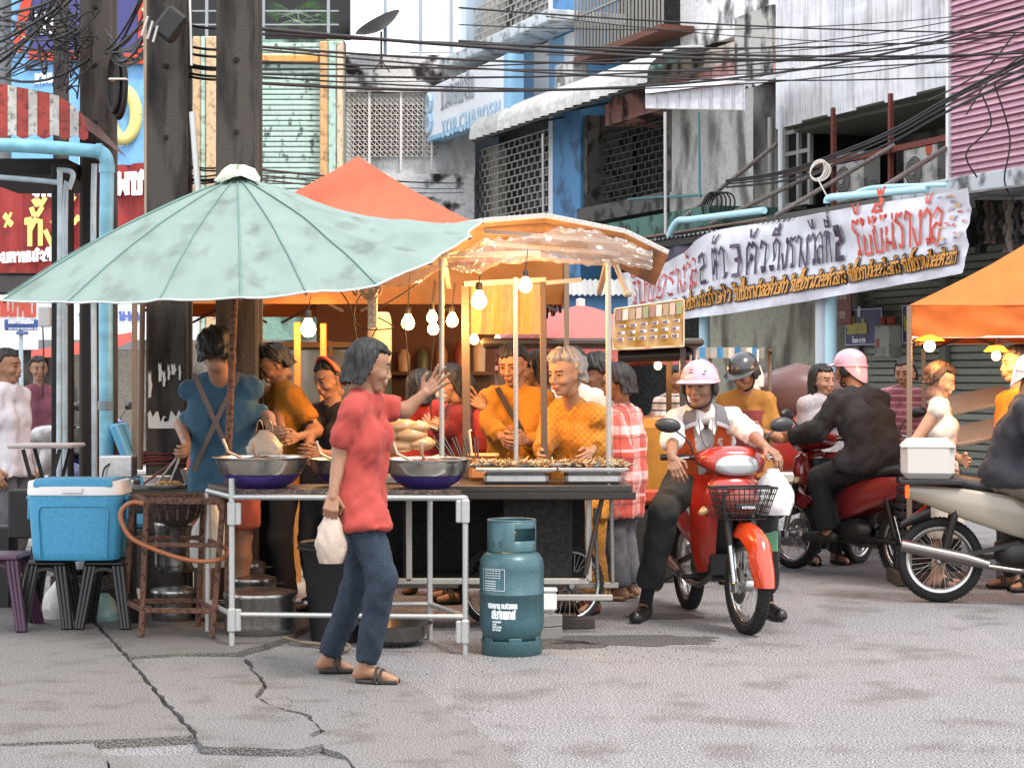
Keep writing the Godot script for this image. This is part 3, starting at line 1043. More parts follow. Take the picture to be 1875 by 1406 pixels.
func buildings()->void:
	var white:=wall_mat("e6e5e3",.5)
	var cream:=wall_mat("c9c5bb",.42)
	var hi:=15.0
	var xw0:=FL(1425,0).x
	var xw1:=FL(1741,0).x
	var b1:=facade_thing("shophouse","shophouse with white corrugated metal upper wall above a dark open gallery","building",Vector3((xw0+xw1)/2,0,0))
	var off:=Vector3((xw0+xw1)/2,0,0)
	var mb:=MB.new()
	fbx(mb,xw0 - off.x,xw1 - off.x,0,hi,-9,-2.4)
	part(b1,"back_wall",mb,wall_mat("8f8c85",.6))
	var yb:=FL(1580,197).y
	for k in 6:
		var s:=MB.new()
		var a:=lerpf(xw0,xw1,k/6.0) - off.x
		var c:=lerpf(xw0,xw1,(k+1)/6.0) - off.x
		corrugated(s,a,c,10,.035,[Vector4(yb+(.02 if k % 2 else -.02),.02+.004*(k % 2),0,1),Vector4(yb+5.0,.02,0,1),Vector4(hi,.02,0,1)])
		part(b1,"metal_sheet",s,M(hx(["e6e6e8","ebebec","e0e1e4"][k % 3]),0.45,0.1,{"grain":[0.01,0.9,1.0,2.0],"stain":[0.01,Color(.75,.75,.76),.3,.55,2.0,Vector3(2.0,.2,2.0)]}))
	mb=MB.new()
	fbx(mb,xw0 - off.x,xw1 - off.x,yb,hi,-.3,-.0)
	fbx(mb,xw0 - off.x,xw1 - off.x,yb - .06,yb+.25,-2.39,-.31)
	part(b1,"gallery_ceiling",mb,M(hx("6a6f62"),0.9))
	mb=MB.new()
	var fl:=FL(1580,368).y
	fbx(mb,xw0 - off.x,xw1 - off.x,fl - .35,fl - .1,-2.39,.6)
	part(b1,"gallery_floor",mb,M(hx("5c5a55"),0.9))
	for px in [1527,1632]:
		mb=MB.new()
		var x:=FL(px,300,.05).x - off.x
		mb.bar(Vector3(x,fl - .1,.05),Vector3(x,yb+.1,.05),.07)
		part(b1,"red_post",mb,rusty("7c3d30"))
	mb=MB.new()
	mb.bar(FL(1430,318,.1) - off,FL(1738,252,.1) - off,.09)
	part(b1,"rail",mb,rusty("7c3d30"))
	mb=MB.new()
	fbx(mb,FL(1655,0).x - off.x,FL(1692,0).x - off.x,fl,fl+2.2,-2.39,-2.3)
	part(b1,"door",mb,M(hx("4a2a22"),.7))
	var sx0:=FL(1520,640).x - off.x
	mb=MB.new()
	fbx(mb,sx0 - 6.5,sx0 - .1,0,3.4,-5,-.9)
	part(b1,"shop_wall",mb,wall_mat("a3a08e",.6))
	for k in 30:
		var s:=MB.new()
		fbx(s,sx0,sx0+7.6,k*.115,k*.115+.1,-.6 - .03,-.6,.012)
		part(b1,"shutter_slat",s,M(hx(["86887b","8e9083","7f8175"][k % 3]),.6,.2,{"grain":[0.02,.8,1.0,.8]}))
	for q in [0.0,2.5,5.0]:
		mb=MB.new()
		fbx(mb,sx0+q - .08,sx0+q+.08,0,3.45,-.59,-.5)
		part(b1,"shutter_guide",mb,M(hx("6b6d64"),.6,.2))
	var xp0:=FL(1742,0,.1).x
	var b0:=facade_thing("boarded_building","building clad in mauve horizontal boards beside the white corrugated wall","building",Vector3(xp0,0,.1))
	mb=MB.new()
	var pb:=FL(1745,330,.1).y
	fbx(mb,0,9,pb - .05,hi,-8,-.12)
	part(b0,"wall",mb,wall_mat("8d7a80"))
	var sp:=(FL(1741,200,.1).y - FL(1741,212.2,.1).y)
	for k in 42:
		var s:=MB.new()
		var y:=pb+k*sp
		s.quad(Vector3(.04,y,.05),Vector3(8.9,y,.05),Vector3(8.9,y+sp*.97,-.02),Vector3(.04,y+sp*.97,-.02),Vector3(4,y,-1))
		s.quad(Vector3(.04,y,.05),Vector3(8.9,y,.05),Vector3(8.9,y,-.04),Vector3(.04,y,-.04),Vector3(4,y+1,0))
		part(b0,"board",s,M(hx(["c093a0","b98c99","c79ba6","bd90a0"][(k*7) % 4]),.75,0.0,{"grain":[0.015,.82,1.0,1.4]}))
	mb=MB.new()
	fbx(mb,-.03,.03,pb - .1,hi,-.1,.07)
	part(b0,"corner_trim",mb,M(hx("d8d8d8"),.6))
	mb=MB.new()
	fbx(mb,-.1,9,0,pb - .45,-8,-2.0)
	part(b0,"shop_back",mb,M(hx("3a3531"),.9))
	mb=MB.new()
	fbx(mb,-.2,9,pb - .42,pb - .12,-.2,.9,.02)
	part(b0,"ledge",mb,M(hx("aeb2b4"),.7,0.0,{"stain":[0.02,Color(.5,.48,.45),.35,.55,5.0]}))
	var xg1:=FL(1424,0).x
	var xg0:=FL(1064,0).x
	var b2:=facade_thing("grey_shophouse","grey weathered shophouse with block screens and a curved corrugated awning","building",Vector3(xg1,0,0))
	off=Vector3(xg1,0,0)
	var dark:=M(hx("1d1d1d"),.8)
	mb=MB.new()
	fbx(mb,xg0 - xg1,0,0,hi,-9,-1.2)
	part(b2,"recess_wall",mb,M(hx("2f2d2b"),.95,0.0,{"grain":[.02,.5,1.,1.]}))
	mb=MB.new()
	var x1:=FL(1222,300).x - xg1
	var x2:=FL(1375,300).x - xg1
	var f2:=FL(1300,392).y
	fbx(mb,x1,x2,f2+.0,FL(1300,165).y,-1.15,-.05)
	part(b2,"plaster_wall",mb,wall_mat("a9a7a2",.45))
	mb=MB.new()
	fbx(mb,x2 - .02,-.05,f2,FL(1400,180).y,-.8,-.75)
	part(b2,"window_pane",mb,M(hx("15181b"),.12,.0))
	mb=MB.new()
	for q in [0.0,0.55,1.0]:
		var xx:=lerpf(x2,-.1,q)
		fbx(mb,xx - .04,xx+.04,f2,FL(1400,180).y,-.75,-.68)
	for yy in [f2+.05,FL(1400,275).y,FL(1400,235).y,FL(1400,180).y]:
		fbx(mb,x2,-.1,yy - .035,yy+.035,-.749,-.681)
	part(b2,"window_frame",mb,M(hx("9c9a96"),.7))
	var yA:=FL(1400,140).y
	for q in [["e9e8e6",1225,1424,55,0.35,-2.0],["c9b9a8",1120,1424,118,.55,0.0],["c08d85",1110,1424,150,.5,.02],["86aca0",1105,1215,92,.45,.01]]:
		mb=MB.new()
		var y0:=FL(1300,q[3]).y
		fbx(mb,FL(q[1],0).x - xg1,FL(q[2],0).x - xg1 - .02,y0 - q[4]*.5,y0+q[4]*.5+(2.5 if q[3]==55 else 0.0),-1.1,q[5] if q[5]>-1 else -.25)
		part(b2,"band",mb,M(hx(q[0]),.85,0.0,{"grain":[.015,.85,1.,1.2],"stain":[.012,Color(.3,.3,.3),.42,.58,5.0,Vector3(1,.7,1)],"bump":[.05,.6,1.]}))
	mb=MB.new()
	fbx(mb,-1.5,-.12,FL(1380,150).y,FL(1380,22).y,-.24,.04)
	part(b2,"stained_pier",mb,M(hx("b5b2aa"),.9,0.0,{"stain":[.012,Color(.2,.2,.2),.42,.58,4.0,Vector3(1,.5,1)],"bump":[.05,.8,.8]}))
	mb=MB.new()
	var bal0:=FL(1052,75,.5)
	var bal1:=FL(1212,50,.5)
	fbx(mb,bal0.x - xg1,bal1.x - xg1,bal1.y - .05,bal1.y+.07,-.2,.52)
	var balc:=part(b2,"balcony_floor",mb,rusty("7a4a38"))
	mb=MB.new()
	for k in 26:
		var xx:=lerpf(bal0.x,bal1.x,k/25.0) - xg1
		mb.bar(Vector3(xx,bal1.y+.07,.48),Vector3(xx,bal1.y+3.2,.48),.035)
	for yy in [.9,1.8,2.7]:
		mb.bar(Vector3(bal0.x - xg1,bal1.y+yy,.5),Vector3(bal1.x - xg1,bal1.y+yy,.5),.04)
	part(b2,"balcony_bars",mb,M(hx("8d8b84"),.5,.4))
	for q in [[1072,1216,196,372,-.35]]:
		mb=MB.new()
		var a:=FL(q[0],q[3],q[4])
		var c:=FL(q[1],q[2],q[4])
		grille(mb,a.x - xg1,c.x - xg1,FL(1140,q[3],q[4]).y,FL(1140,q[2],q[4]).y,.34,.15,.015,q[4])
		part(b2,"block_screen",mb,M(hx("4f4d49"),.8))
	mb=MB.new()
	fbx(mb,FL(1064,0).x - xg1,FL(1222,0).x - xg1,FL(1140,398).y,FL(1140,368).y,-1.1,.1)
	fbx(mb,FL(1064,0).x - xg1,FL(1074,0).x - xg1,FL(1140,368).y,FL(1140,190).y,-1.1,-.02)
	fbx(mb,FL(1212,0).x - xg1,FL(1226,0).x - xg1,FL(1140,368).y,FL(1140,190).y,-1.1,-.04)
	part(b2,"screen_frame",mb,M(hx("55524d"),.85,0.0,{"stain":[.03,Color(.4,.38,.35),.4,.55,5.0]}))
	mb=MB.new()
	fbx(mb,FL(1100,0).x - xg1,FL(1420,0).x - xg1,FL(1250,442).y,FL(1250,408).y,-.3,1.3)
	part(b2,"green_ledge",mb,M(hx("41645a"),.8,0.0,{"stain":[.03,Color(.5,.48,.42),.4,.55,5.0]}))
	var aw:=facade_thing("curved_awning","white ribbed metal awning curving down over the block screens","awning",FL(1020,225,.2))
	off=FL(1020,225,.2)
	var ca:=FL(862,240,1.35)
	var cb:=FL(1186,176,1.35)
	for k in 11:
		var s:=MB.new()
		var path:=[]
		for i in 9:
			var a:=PI*.5*i/8
			path.append(Vector4(ca.y - off.y+.55*cos(a) - .05,-.1+1.25*sin(a),cos(a),sin(a)))
		path.append(Vector4(ca.y - off.y - .22,1.16,0,1))
		corrugated(s,lerpf(ca.x,cb.x,k/11.0) - off.x,lerpf(ca.x,cb.x,(k+1)/11.0) - off.x,2,.075,path)
		part(aw,"awning_sheet",s,M(hx(["c9c9c4","bfbfba","d2d2ce"][k % 3]),.5,.1,{"grain":[.02,.7,1.,1.5]}))
	mb=MB.new()
	for k in 5:
		var xx:=lerpf(ca.x,cb.x,k/4.0) - off.x
		mb.bar(Vector3(xx,ca.y - off.y - .2,1.1),Vector3(xx,ca.y - off.y+.1,-.2),.05)
	mb.bar(Vector3(ca.x - off.x,ca.y - off.y - .22,1.1),Vector3(cb.x - off.x,ca.y - off.y - .22,1.1),.06)
	part(aw,"awning_frame",mb,M(hx("4e4b48"),.6,.3))
	var aw2:=thing("awning_skirt","pale grey metal awning skirt next to the curved awning","awning",P(1275,180,30.0))
	for k in 9:
		var s:=MB.new()
		s.at(-P(1275,180,30.0))
		var a:=lerpf(1182,1364,k/9.0)
		var c:=lerpf(1182,1364,(k+1)/9.0)
		var u:=lerpf(172,150,k/9.0)
		pbox(s,a+.4,u,c - .4,199+k*.4,30.0,.04,.01)
		pbox(s,c - 1.6,u,c+.2,199+k*.4,29.97,.03)
		s.quad(P(a,u - 1,29.9),P(c,u - 3,29.9),P(c,u - 16,32),P(a,u - 14,32),P(a,u+90,30))
		part(aw2,"skirt_panel",s,M(hx(["c4c5c9","bcbdc2"][k % 2]),.5,.15,{"grain":[.02,.85,1.,1.]}))
	var lw:=facade_thing("loose_sheet","small bent corrugated sheet over the narrow window","metal sheet",FL(1392,160,.9))
	mb=MB.new()
	corrugated(mb,FL(1362,0,.9).x - FL(1392,0,.9).x,FL(1432,0,.9).x - FL(1392,0,.9).x,6,.05,[Vector4(-.1,.45,.9,.3),Vector4(.22,-.3,.9,.3)])
	part(lw,"sheet",mb,M(hx("b7b8b8"),.5,.2,{"stain":[.03,Color(.5,.48,.45),.38,.55,5.0]}))
	var xb0:=FL(846,0).x
	var b3:=facade_thing("blue_shophouse","shophouse with blue pillars, striped signband and brick-pattern screens","building",Vector3(xg0,0,0))
	off=Vector3(xg0,0,0)
	var d3:=xb0 - xg0
	mb=MB.new()
	fbx(mb,d3,0,0,hi,-9,-.9)
	part(b3,"inner_wall",mb,M(hx("6d6b68"),.9,0.0,{"grain":[.02,.5,1.,1.]}))
	var blue:=M(hx("4f86b4"),.7,0.0,{"grain":[.015,.8,1.,1.],"stain":[.015,Color(.7,.68,.66),.34,.5,5.0]})
	mb=MB.new()
	fbx(mb,FL(1012,0,.05).x - xg0,FL(1063,0,.05).x - xg0,0,hi,-.88,.05)
	part(b3,"pillar",mb,blue)
	mb=MB.new()
	fbx(mb,FL(1002,0,.05).x - xg0,FL(1012,0,.05).x - xg0 - .005,0,hi,-.88,.02)
	part(b3,"white_pilaster",mb,M(hx("d9dde2"),.7))
	mb=MB.new()
	fbx(mb,d3 - .1,FL(850,0,.05).x - xg0,0,hi,-.88,.0)
	part(b3,"pillar",mb,M(hx("b9c9d8"),.7))
	var sb0:=FL(955,205).y
	var sb1:=FL(955,100).y
	var px0:=938.0
	for k in 6:
		mb=MB.new()
		var w:=[16.0,28,28,28,20,20][k] as float
		fbx(mb,FL(px0,0).x - xg0,minf(FL(px0+w,0).x,FL(1062,0).x) - xg0 - .003,sb0,sb1,-.86,.06+.004*(k % 2))
		part(b3,"stripe_panel",mb,M(hx("7fb0d6" if k % 2 else "e2e4e6"),.6))
		px0+=w
	mb=MB.new()
	fbx(mb,d3,FL(1010,0,.9).x - xg0,sb1+.05,sb1+.3,-.86,.95,.02)
	part(b3,"canopy_slab",mb,M(hx("cfd6da"),.75,0.0,{"stain":[.02,Color(.6,.6,.58),.38,.55,5.0]}))
	for q in [[852,1003,250,398,.2],[846,1003,-40,92,.2]]:
		mb=MB.new()
		var a:=FL(q[0],q[3],q[4])
		var c:=FL(q[1],q[2],q[4])
		grille(mb,a.x - xg0,c.x - xg0,FL(930,q[3],q[4]).y,FL(930,q[2],q[4]).y,.36,.17,.02,-.12)
		part(b3,"block_screen",mb,M(hx("b0aca4"),.8))
		mb=MB.new()
		fbx(mb,a.x - xg0,FL(892,0).x - xg0,FL(930,q[3],q[4]).y,FL(930,q[2],q[4]).y,-.6,-.3)
		part(b3,"curtain_wall",mb,M(hx("a7a39b"),.9))
		mb=MB.new()
		fbx(mb,FL(892,0).x - xg0+.01,c.x - xg0,FL(930,q[3],q[4]).y,FL(930,q[2],q[4]).y,-.7,-.5)
		part(b3,"window_pane",mb,M(hx("1b1d1e"),.1))
	var sg:=facade_thing("sign_board","white optician's sign board with pale blue lettering and edge","sign",FL(850,180,1.2))
	off=FL(850,180,1.2)
	var s0:=FL(776,205,1.2)
	var s1:=FL(922,158,1.2)
	var sh:=FL(850,130,1.2).y - FL(850,226,1.2).y
	mb=MB.new()
	fbx(mb,s0.x - off.x,s1.x - off.x,-sh/2,sh/2,-.35,-.02,.02)
	part(sg,"panel",mb,M(hx("eef2f6"),.5))
	mb=MB.new()
	fbx(mb,s0.x - off.x - .04,s1.x - off.x+.02,-sh/2 - .1,-sh/2 - .003,-.36,.0)
	fbx(mb,s1.x - off.x+.003,s1.x - off.x+.3,-sh/2 - .1,sh/2,-.36,.0)
	fbx(mb,s0.x - off.x - .04,s0.x - off.x - .003,-sh/2,sh/2,-.36,.0)
	part(sg,"blue_edge",mb,M(hx("8fc0e0"),.5))
	var tx:=MB.new()
	thai(tx,"แว่นท็อปเจริญ",Vector2(s0.x - off.x+1.25,-.05),.5,.72,.05,func(q:Vector2)->Vector3:return Vector3(q.x,q.y,.004))
	part(sg,"lettering",tx,M(hx("8f979f"),.6))
	tx=MB.new()
	for wd in [["TOP",1.25],["CHAROEN",2.5]]:
		tx=MB.new()
		latin(tx,wd[0],.42,func(q:Vector2)->Vector3:return Vector3(q.x,q.y,.004),Vector2(s0.x - off.x+wd[1],-.55),1.0)
		part(sg,"lettering",tx,M(hx("b9d8ec"),.6))
	tx=MB.new()
	for q in [[.42,.22],[.42,-.28]]:
		tx.tube(circle(Vector3(s0.x - off.x+q[0],q[1],.01),Vector3(.17,0,0),Vector3(0,.2,0),16),.07,6)
	part(sg,"emblem",tx,M(hx("b9d8ec"),.6))
	var la:=facade_thing("street_awning","long tin awning with dark edge above the lottery banner","awning",FL(1500,395,2.2))
	off=FL(1500,395,2.2)
	var a0:=FL(1180,440,2.2)
	var a1:=FL(1782,342,2.2)
	for k in 10:
		var s:=MB.new()
		corrugated(s,lerpf(a0.x,a1.x,k/10.0) - off.x,lerpf(a0.x,a1.x,(k+1)/10.0) - off.x,6,.03,[Vector4(-.02,.1,1,0),Vector4(.35,-2.4,1,0)])
		part(la,"roof_sheet",s,M(hx(["8b8c8c","7c7d7d"][k % 2]),.6,.2,{"stain":[.02,Color(.5,.42,.36),.38,.55,5.0]}))
	mb=MB.new()
	fbx(mb,a0.x - off.x,a1.x - off.x,-.14,-.03,.0,.06)
	part(la,"edge_board",mb,M(hx("2a2624"),.8))
	for q in [[1290,0],[1508,1],[1522,0]]:
		mb=MB.new()
		var x:=FL(q[0],600,2.0).x - off.x
		mb.tube([Vector3(x,-off.y,-.2),Vector3(x,-.1,-.2)],.09 if q[1]==0 else .12,10)
		part(la,"post",mb,M(hx("a9cdd8" if q[1]==0 else "b7bcc0"),.5))
	for q in [[[1225,432],[1240,405],[1270,401],[1400,385]],[[1515,372],[1520,362],[1560,358],[1700,345]],[[1560,358],[1600,343],[1735,338]]]:
		var pts:=[]
		for w in q:
			pts.append(FL(w[0],w[1],1.9) - off)
		mb=MB.new()
		mb.tube(curve(pts,4),.055 if q[0][0]!=1560 else .03,10)
		part(la,"gutter_pipe",mb,M(hx("a8d2dc"),.4))
	for q in [[[1225,420],[1425,262]],[[1300,410],[1530,300]],[[1420,395],[1640,265]],[[1615,345],[1738,268]]]:
		var m2:=MB.new()
		m2.tube([FL(q[0][0],q[0][1],1.6),FL(q[1][0],q[1][1],.1)],.03,6)
		m2.at(F0+DR*0.0)
		var o:=MB.new()
		o.xf=Transform3D(Basis(DR,UP,DN),F0)
		o.tube([FL(q[0][0],q[0][1],1.6),FL(q[1][0],q[1][1],.1)],.04,6)
		solo("stay_rod",o,rusty("8a7f78"),"slanting metal rod bracing the street awning","rod","stay rods above the banner")
	for q in [[[[1219,428],[1218,205]],.03,1.35,"b9b6b2","white steel pole propping the awning skirt","pole"],[[[995,398],[994,245]],.03,1.2,"a8a5a0","thin grey pole under the curved awning","pole"],[[[1431,440],[1430,195]],.05,.15,"c9cdd0","white downpipe at the edge of the corrugated wall","pipe"],[[[1150,365],[1200,361],[1277,357],[1281,345],[1280,206]],.025,.1,"4f7f86","thin teal service pipe across the grey plaster wall","pipe"],[[[1412,420],[1412,215]],.06,-.1,"8a8680","grey pipe beside the narrow window","pipe"]]:
		var m3:=MB.new()
		m3.xf=Transform3D(Basis(DR,UP,DN),F0)
		m3.tube(curve(q[0].map(func(w):return FL(w[0],w[1],q[2])),3),q[1],8)
		solo("service_pipe" if q[5]=="pipe" else "slim_pole",m3,M(hx(q[3]),.5,.1),q[4],q[5])
	var rl:=facade_thing("rusty_railing","rusty railing on the green ledge under the block screen","railing",FL(1250,430,1.28))
	for q in [[[1100,446],[1405,400],.025],[[1110,462],[1112,443],.02],[[1200,450],[1201,430],.02],[[1300,436],[1301,415],.02]]:
		var m4:=MB.new()
		m4.tube([FL(q[0][0],q[0][1],1.28) - FL(1250,430,1.28),FL(q[1][0],q[1][1],1.28) - FL(1250,430,1.28)],q[2],6)
		part(rl,"bar",m4,rusty("a08272"))
	for k in 6:
		var hw:=MB.new()
		var rows:=[]
		var px:=1792.0+k*16.0
		for i in 9:
			var row:=PackedVector3Array()
			for j in 9:
				var p:=FL(px+j*1.9,366+i*(12.0 - (k % 3)*2.0),.9)
				p.z+=.05*sin(j*1.1+k)+.03*sin(i*1.7+j)
				row.append(F0+DR*p.x+UP*p.y+DN*p.z)
			rows.append(row)
		hw.grid(rows)
		solo("hanging_cloth",hw,M(hx(["1d1a1a","6a5a4c","2a2422","8d8078","1f1c1c","5a4a42"][k]),.5,0.0,{"grain":[.03,.6,1.,.6]}),"dark and tan sheets hung under the mauve building's ledge","cloth","sheets hung under the mauve ledge")
	for q in [[1570,325,-1.2,"Carrier"],[1702,308,-1.2,"TRANE"]]:
		aircon(FL(q[0],q[1],q[2]),q[3])
	aircon(FL(1046,152,.35),"")
func aircon(at:Vector3,brand:String)->void:
	var lab:String={"Carrier": "white air conditioner unit with round fan and blue oval badge","TRANE": "white air conditioner unit with red round badge beside mauve boards","": "small air conditioner unit on the blue striped wall"}[brand]
	var o:=facade_thing("air_conditioner",lab,"air conditioner",at)
	var mb:=MB.new()
	var w:=.95
	var hh:=.85
	mb.box(Vector3(0,0,0),Vector3(w,hh,.38),.03)
	part(o,"casing",mb,M(hx("c9c7c0"),.5,.05,{"stain":[.03,Color(.7,.66,.6),.36,.55,5.0]}))
	mb=MB.new()
	mb.xf=Transform3D(Basis(Vector3.RIGHT,Vector3.FORWARD,UP),Vector3(-.15,-.05,.195))
	mb.lathe([Vector2(.3,0),Vector2(.3,.03),Vector2(.27,.03),Vector2(.25,.0),Vector2(.02,-.0),Vector2(.0,.0)],24)
	part(o,"fan_opening",mb,M(hx("6c6a63"),.7))
	mb=MB.new()
	for r in [.1,.16,.22]:
		mb.tube(circle(Vector3(-.15,-.05,.22),Vector3(r,0,0),Vector3(0,r,0),20),.006,4)
	mb.ball(Vector3(-.15,-.05,.22),Vector3(.07,.07,.03),10,6)
	part(o,"fan_guard",mb,M(hx("b7b5ae"),.6))
	if brand:
		mb=MB.new()
		mb.ball(Vector3(.28,.27,.19),Vector3(.1,.055 if brand=="Carrier" else .11,.012),16,6)
		part(o,"badge",mb,M(hx("2a4a8c" if brand=="Carrier" else "c8502f"),.5))
		var tx:=MB.new()
		latin(tx,brand,.05,func(q:Vector2)->Vector3:return Vector3(q.x,q.y,.204),Vector2(.2,.25 if brand=="Carrier" else .09),.9)
		part(o,"badge_lettering",tx,M(hx("e8e8e8" if brand=="Carrier" else "c8502f"),.5))
func banner()->void:
	var top:=[[1150,500],[1200,488],[1255,462],[1310,425],[1400,407],[1500,391],[1600,374],[1700,358],[1777,344]]
	var bot:=[[1142,606],[1200,594],[1255,584],[1310,578],[1400,565],[1500,548],[1600,530],[1700,513],[1767,500]]
	var o:=facade_thing("lottery_banner","long wrinkled white banner with red and dark lettering under the tin awning","banner",FL(1460,480,2.3))
	var off:=FL(1460,480,2.3)
	var T0:=curve(top.map(func(q):return FL(q[0],q[1],2.32)),8)
	var B0:=curve(bot.map(func(q):return FL(q[0],q[1],2.32)),8)
	var L:float=T0[-1].x - T0[0].x
	var surf:=func(u:float,v:float)->Vector3:
		var k:=clampf(u,0.0,1.0)*(T0.size() - 1)
		var i:=mini(int(k),T0.size() - 2)
		var a:Vector3=T0[i].lerp(T0[i+1],k - i)
		var b:Vector3=B0[i].lerp(B0[i+1],k - i)
		var p:Vector3=b.lerp(a,v)
		var px:=u*8.0
		var wr:=.06*sin(px*2.1+v*2.0)*v+.05*nz.get_noise_2d(u*500+v*160,v*90)+.1*absf(nz.get_noise_2d(u*320 - v*200,v*60+90))
		p.z+=wr
		return p - off
	var rows:=[]
	for i in 13:
		var row:=PackedVector3Array()
		for j in 121:
			row.append(surf.call(j/120.0,i/12.0))
		rows.append(row)
	var mb:=MB.new()
	mb.grid(rows)
	var vm:=M(hx("c9c8cf"),.5,0.0,{"grain":[.015,.8,1.,3.0]})
	part(o,"sheet",mb,vm)
	var Hh:float=T0[30].y - B0[30].y
	var put:=func(q:Vector2)->Vector3:return surf.call(q.x/L,q.y/Hh)+Vector3(0,0,.03)
	var pu:=func(px:float)->float:
		for i in top.size() - 1:
			if px<=top[i+1][0]:
				return (i+(px - top[i][0])/float(top[i+1][0] - top[i][0]))/8.0
		return 1.0
	for t in [["รับซื้อรางวัล",1166,1284,.42,.4,.045,"b5402f"],["2",1289,1304,.42,.36,.06,"33263a"],["ตัว",1313,1344,.42,.36,.042,"3c2f46"],["3",1351,1367,.42,.36,.06,"4a3c50"],["ตัว",1375,1410,.42,.36,.042,"3c2f46"],["ถึงรางวัลที่",1416,1526,.42,.36,.038,"3c2f46"],["2",1531,1549,.42,.38,.085,"33263a"],["รับขึ้นรางวัล",1570,1724,.42,.42,.045,"c2452f"]]:
		var tx:=MB.new()
		var sz:float=t[4]*Hh
		var u0:float=pu.call(t[1])
		var u1:float=pu.call(t[2])
		thai(tx,t[0],Vector2(u0*L,t[3]*Hh),sz,(u1 - u0)*L/(text_width(t[0])*sz),t[5],put)
		part(o,"lettering",tx,M(hx(t[6]),.6))
	for k in 6:
		for pass_k in 2:
			var tx:=MB.new()
			var u0:float=pu.call(1150+k*102.0)
			var u1:float=pu.call(1248+k*102.0)
			thai(tx,"รับซื้อรางวัล2ตัว3ตัว",Vector2(u0*L,.14*Hh),.135*Hh,(u1 - u0)*L/(text_width("รับซื้อรางวัล2ตัว3ตัว")*.135*Hh),.07 if pass_k==0 else .03,func(q:Vector2)->Vector3:return put.call(q)+Vector3(0,0,.012*pass_k))
			part(o,"lettering_outline" if pass_k==0 else "lettering_fill",tx,M(hx("2e2014" if pass_k==0 else "c98a34"),.6))
	for i in 26:
		var pk:=MB.new()
		var u:=rng.randf_range(.9,.985)
		var v:=rng.randf_range(.3,.95)
		pk.col=[Color(.35,.25,.3),Color(.5,.3,.12),Color(.3,.35,.5),Color(.45,.12,.1)][i % 4]
		var a:=Vector2(u*L,v*Hh)
		var s:=Vector2(rng.randf_range(.06,.2),rng.randf_range(.02,.06))
		pk.quad(put.call(a),put.call(a+Vector2(s.x,0)),put.call(a+s),put.call(a+Vector2(0,s.y)),Vector3(0,0,-50))
		part(o,"printed_ticket",pk,M(Color.WHITE,.6,0.0,{"vc":1}))
	mb=MB.new()
	var rr:=[]
	for i in 7:
		var row:=PackedVector3Array()
		for j in 20:
			var p:=FL(lerpf(1196,1330,j/19.0),0,2.18)
			p.y=lerpf(FL(1200,520,2.18).y,FL(1260,428,2.18).y,i/6.0)
			p.z+=.06*sin(j*.9+i*.4)
			row.append(F0+DR*p.x+UP*p.y+DN*p.z)
		rr.append(row)
	mb.grid(rr)
	solo("purple_banner",mb,M(hx("4a4158"),.6,0.0,{"stain":[.03,Color(.5,.45,.6),.35,.55,5.0]}),"dark purple banner hanging behind the white banner's end","banner")
	for q in [[1548,1616,562,634,"วันนี้",0],[1652,1725,553,630,"",1]]:
		var a:=FL(q[0],q[3],-.3)
		var c:=FL(q[1],q[2],-.3)
		var g:=facade_thing("lottery_sign","purple sign with yellow lettering partly hidden by the orange canopy" if q[5] else "purple sign with yellow lettering beside a meter box","sign",Vector3((a.x+c.x)/2,(a.y+c.y)/2,-.3))
		var w:=c.x - a.x
		var hh:=c.y - a.y
		mb=MB.new()
		mb.box(Vector3(0,0,-.02),Vector3(w,hh,.03),.01)
		part(g,"panel",mb,M(hx("3b3562"),.5))
		mb=MB.new()
		for e in [[-w/2+.02,0,.015,hh - .03],[w/2 - .02,0,.015,hh - .03],[0,hh/2 - .02,w - .05,.015],[0,-hh/2+.02,w - .05,.015]]:
			mb.box(Vector3(e[0],e[1],.0),Vector3(e[2],e[3],.006))
		part(g,"border",mb,M(hx("c9c9d6"),.5))
		var flat:=func(v:Vector2)->Vector3:return Vector3(v.x,v.y,.004)
		for t in [["ที่นี่",-.16,.24,.13,.55,.035,"dcdce4"],["รับซื้อรางวัล",-w/2+.06,-.12,.24,.0,.045,"b3a53c"],["ร้อยละ 2 บาท",-w*.3,-.32,.085,.0,.022,"dcdce4"]]:
			var tx:=MB.new()
			var wd:float=t[4] if t[4]>0 else (w - .14)*(1.0 if t[3]>.1 else .68)/(text_width(t[0])*t[3])
			thai(tx,t[0],Vector2(t[1],t[2]*hh/.8),t[3]*hh/.8*.8,wd,t[5],flat)
			part(g,"lettering",tx,M(hx(t[6]),.5))
	var rs:=facade_thing("red_sign","small red sign half behind the awning post","sign",FL(1546,560,-.28))
	mb=MB.new()
	mb.box(Vector3.ZERO,Vector3(.5,.62,.03),.01)
	part(rs,"panel",mb,M(hx("7d241f"),.5))
	mb=MB.new()
	thai(mb,"รางวัล",Vector2(-.2,.12),.12,.9,.025,func(v:Vector2)->Vector3:return Vector3(v.x,v.y,.018))
	part(rs,"lettering",mb,M(hx("d8b8a8"),.5))
	mb=MB.new()
	thai(mb,"2 บาท",Vector2(-.2,-.2),.1,.9,.02,func(v:Vector2)->Vector3:return Vector3(v.x,v.y,.018))
	part(rs,"lettering",mb,M(hx("d8b8a8"),.5))
	var mbx:=facade_thing("meter_box","grey electricity meter box mounted on the shutters","meter box",FL(1627,625,-.2))
	mb=MB.new()
	mb.box(Vector3.ZERO,Vector3(.42,.52,.26),.02)
	part(mbx,"case",mb,M(hx("9a9b92"),.6,.1,{"stain":[.03,Color(.7,.66,.6),.36,.55,5.0]}))
	mb=MB.new()
	mb.box(Vector3(-.1,-.03,.133),Vector3(.09,.14,.006))
	part(mbx,"red_label",mb,M(hx("8c2b22"),.5))
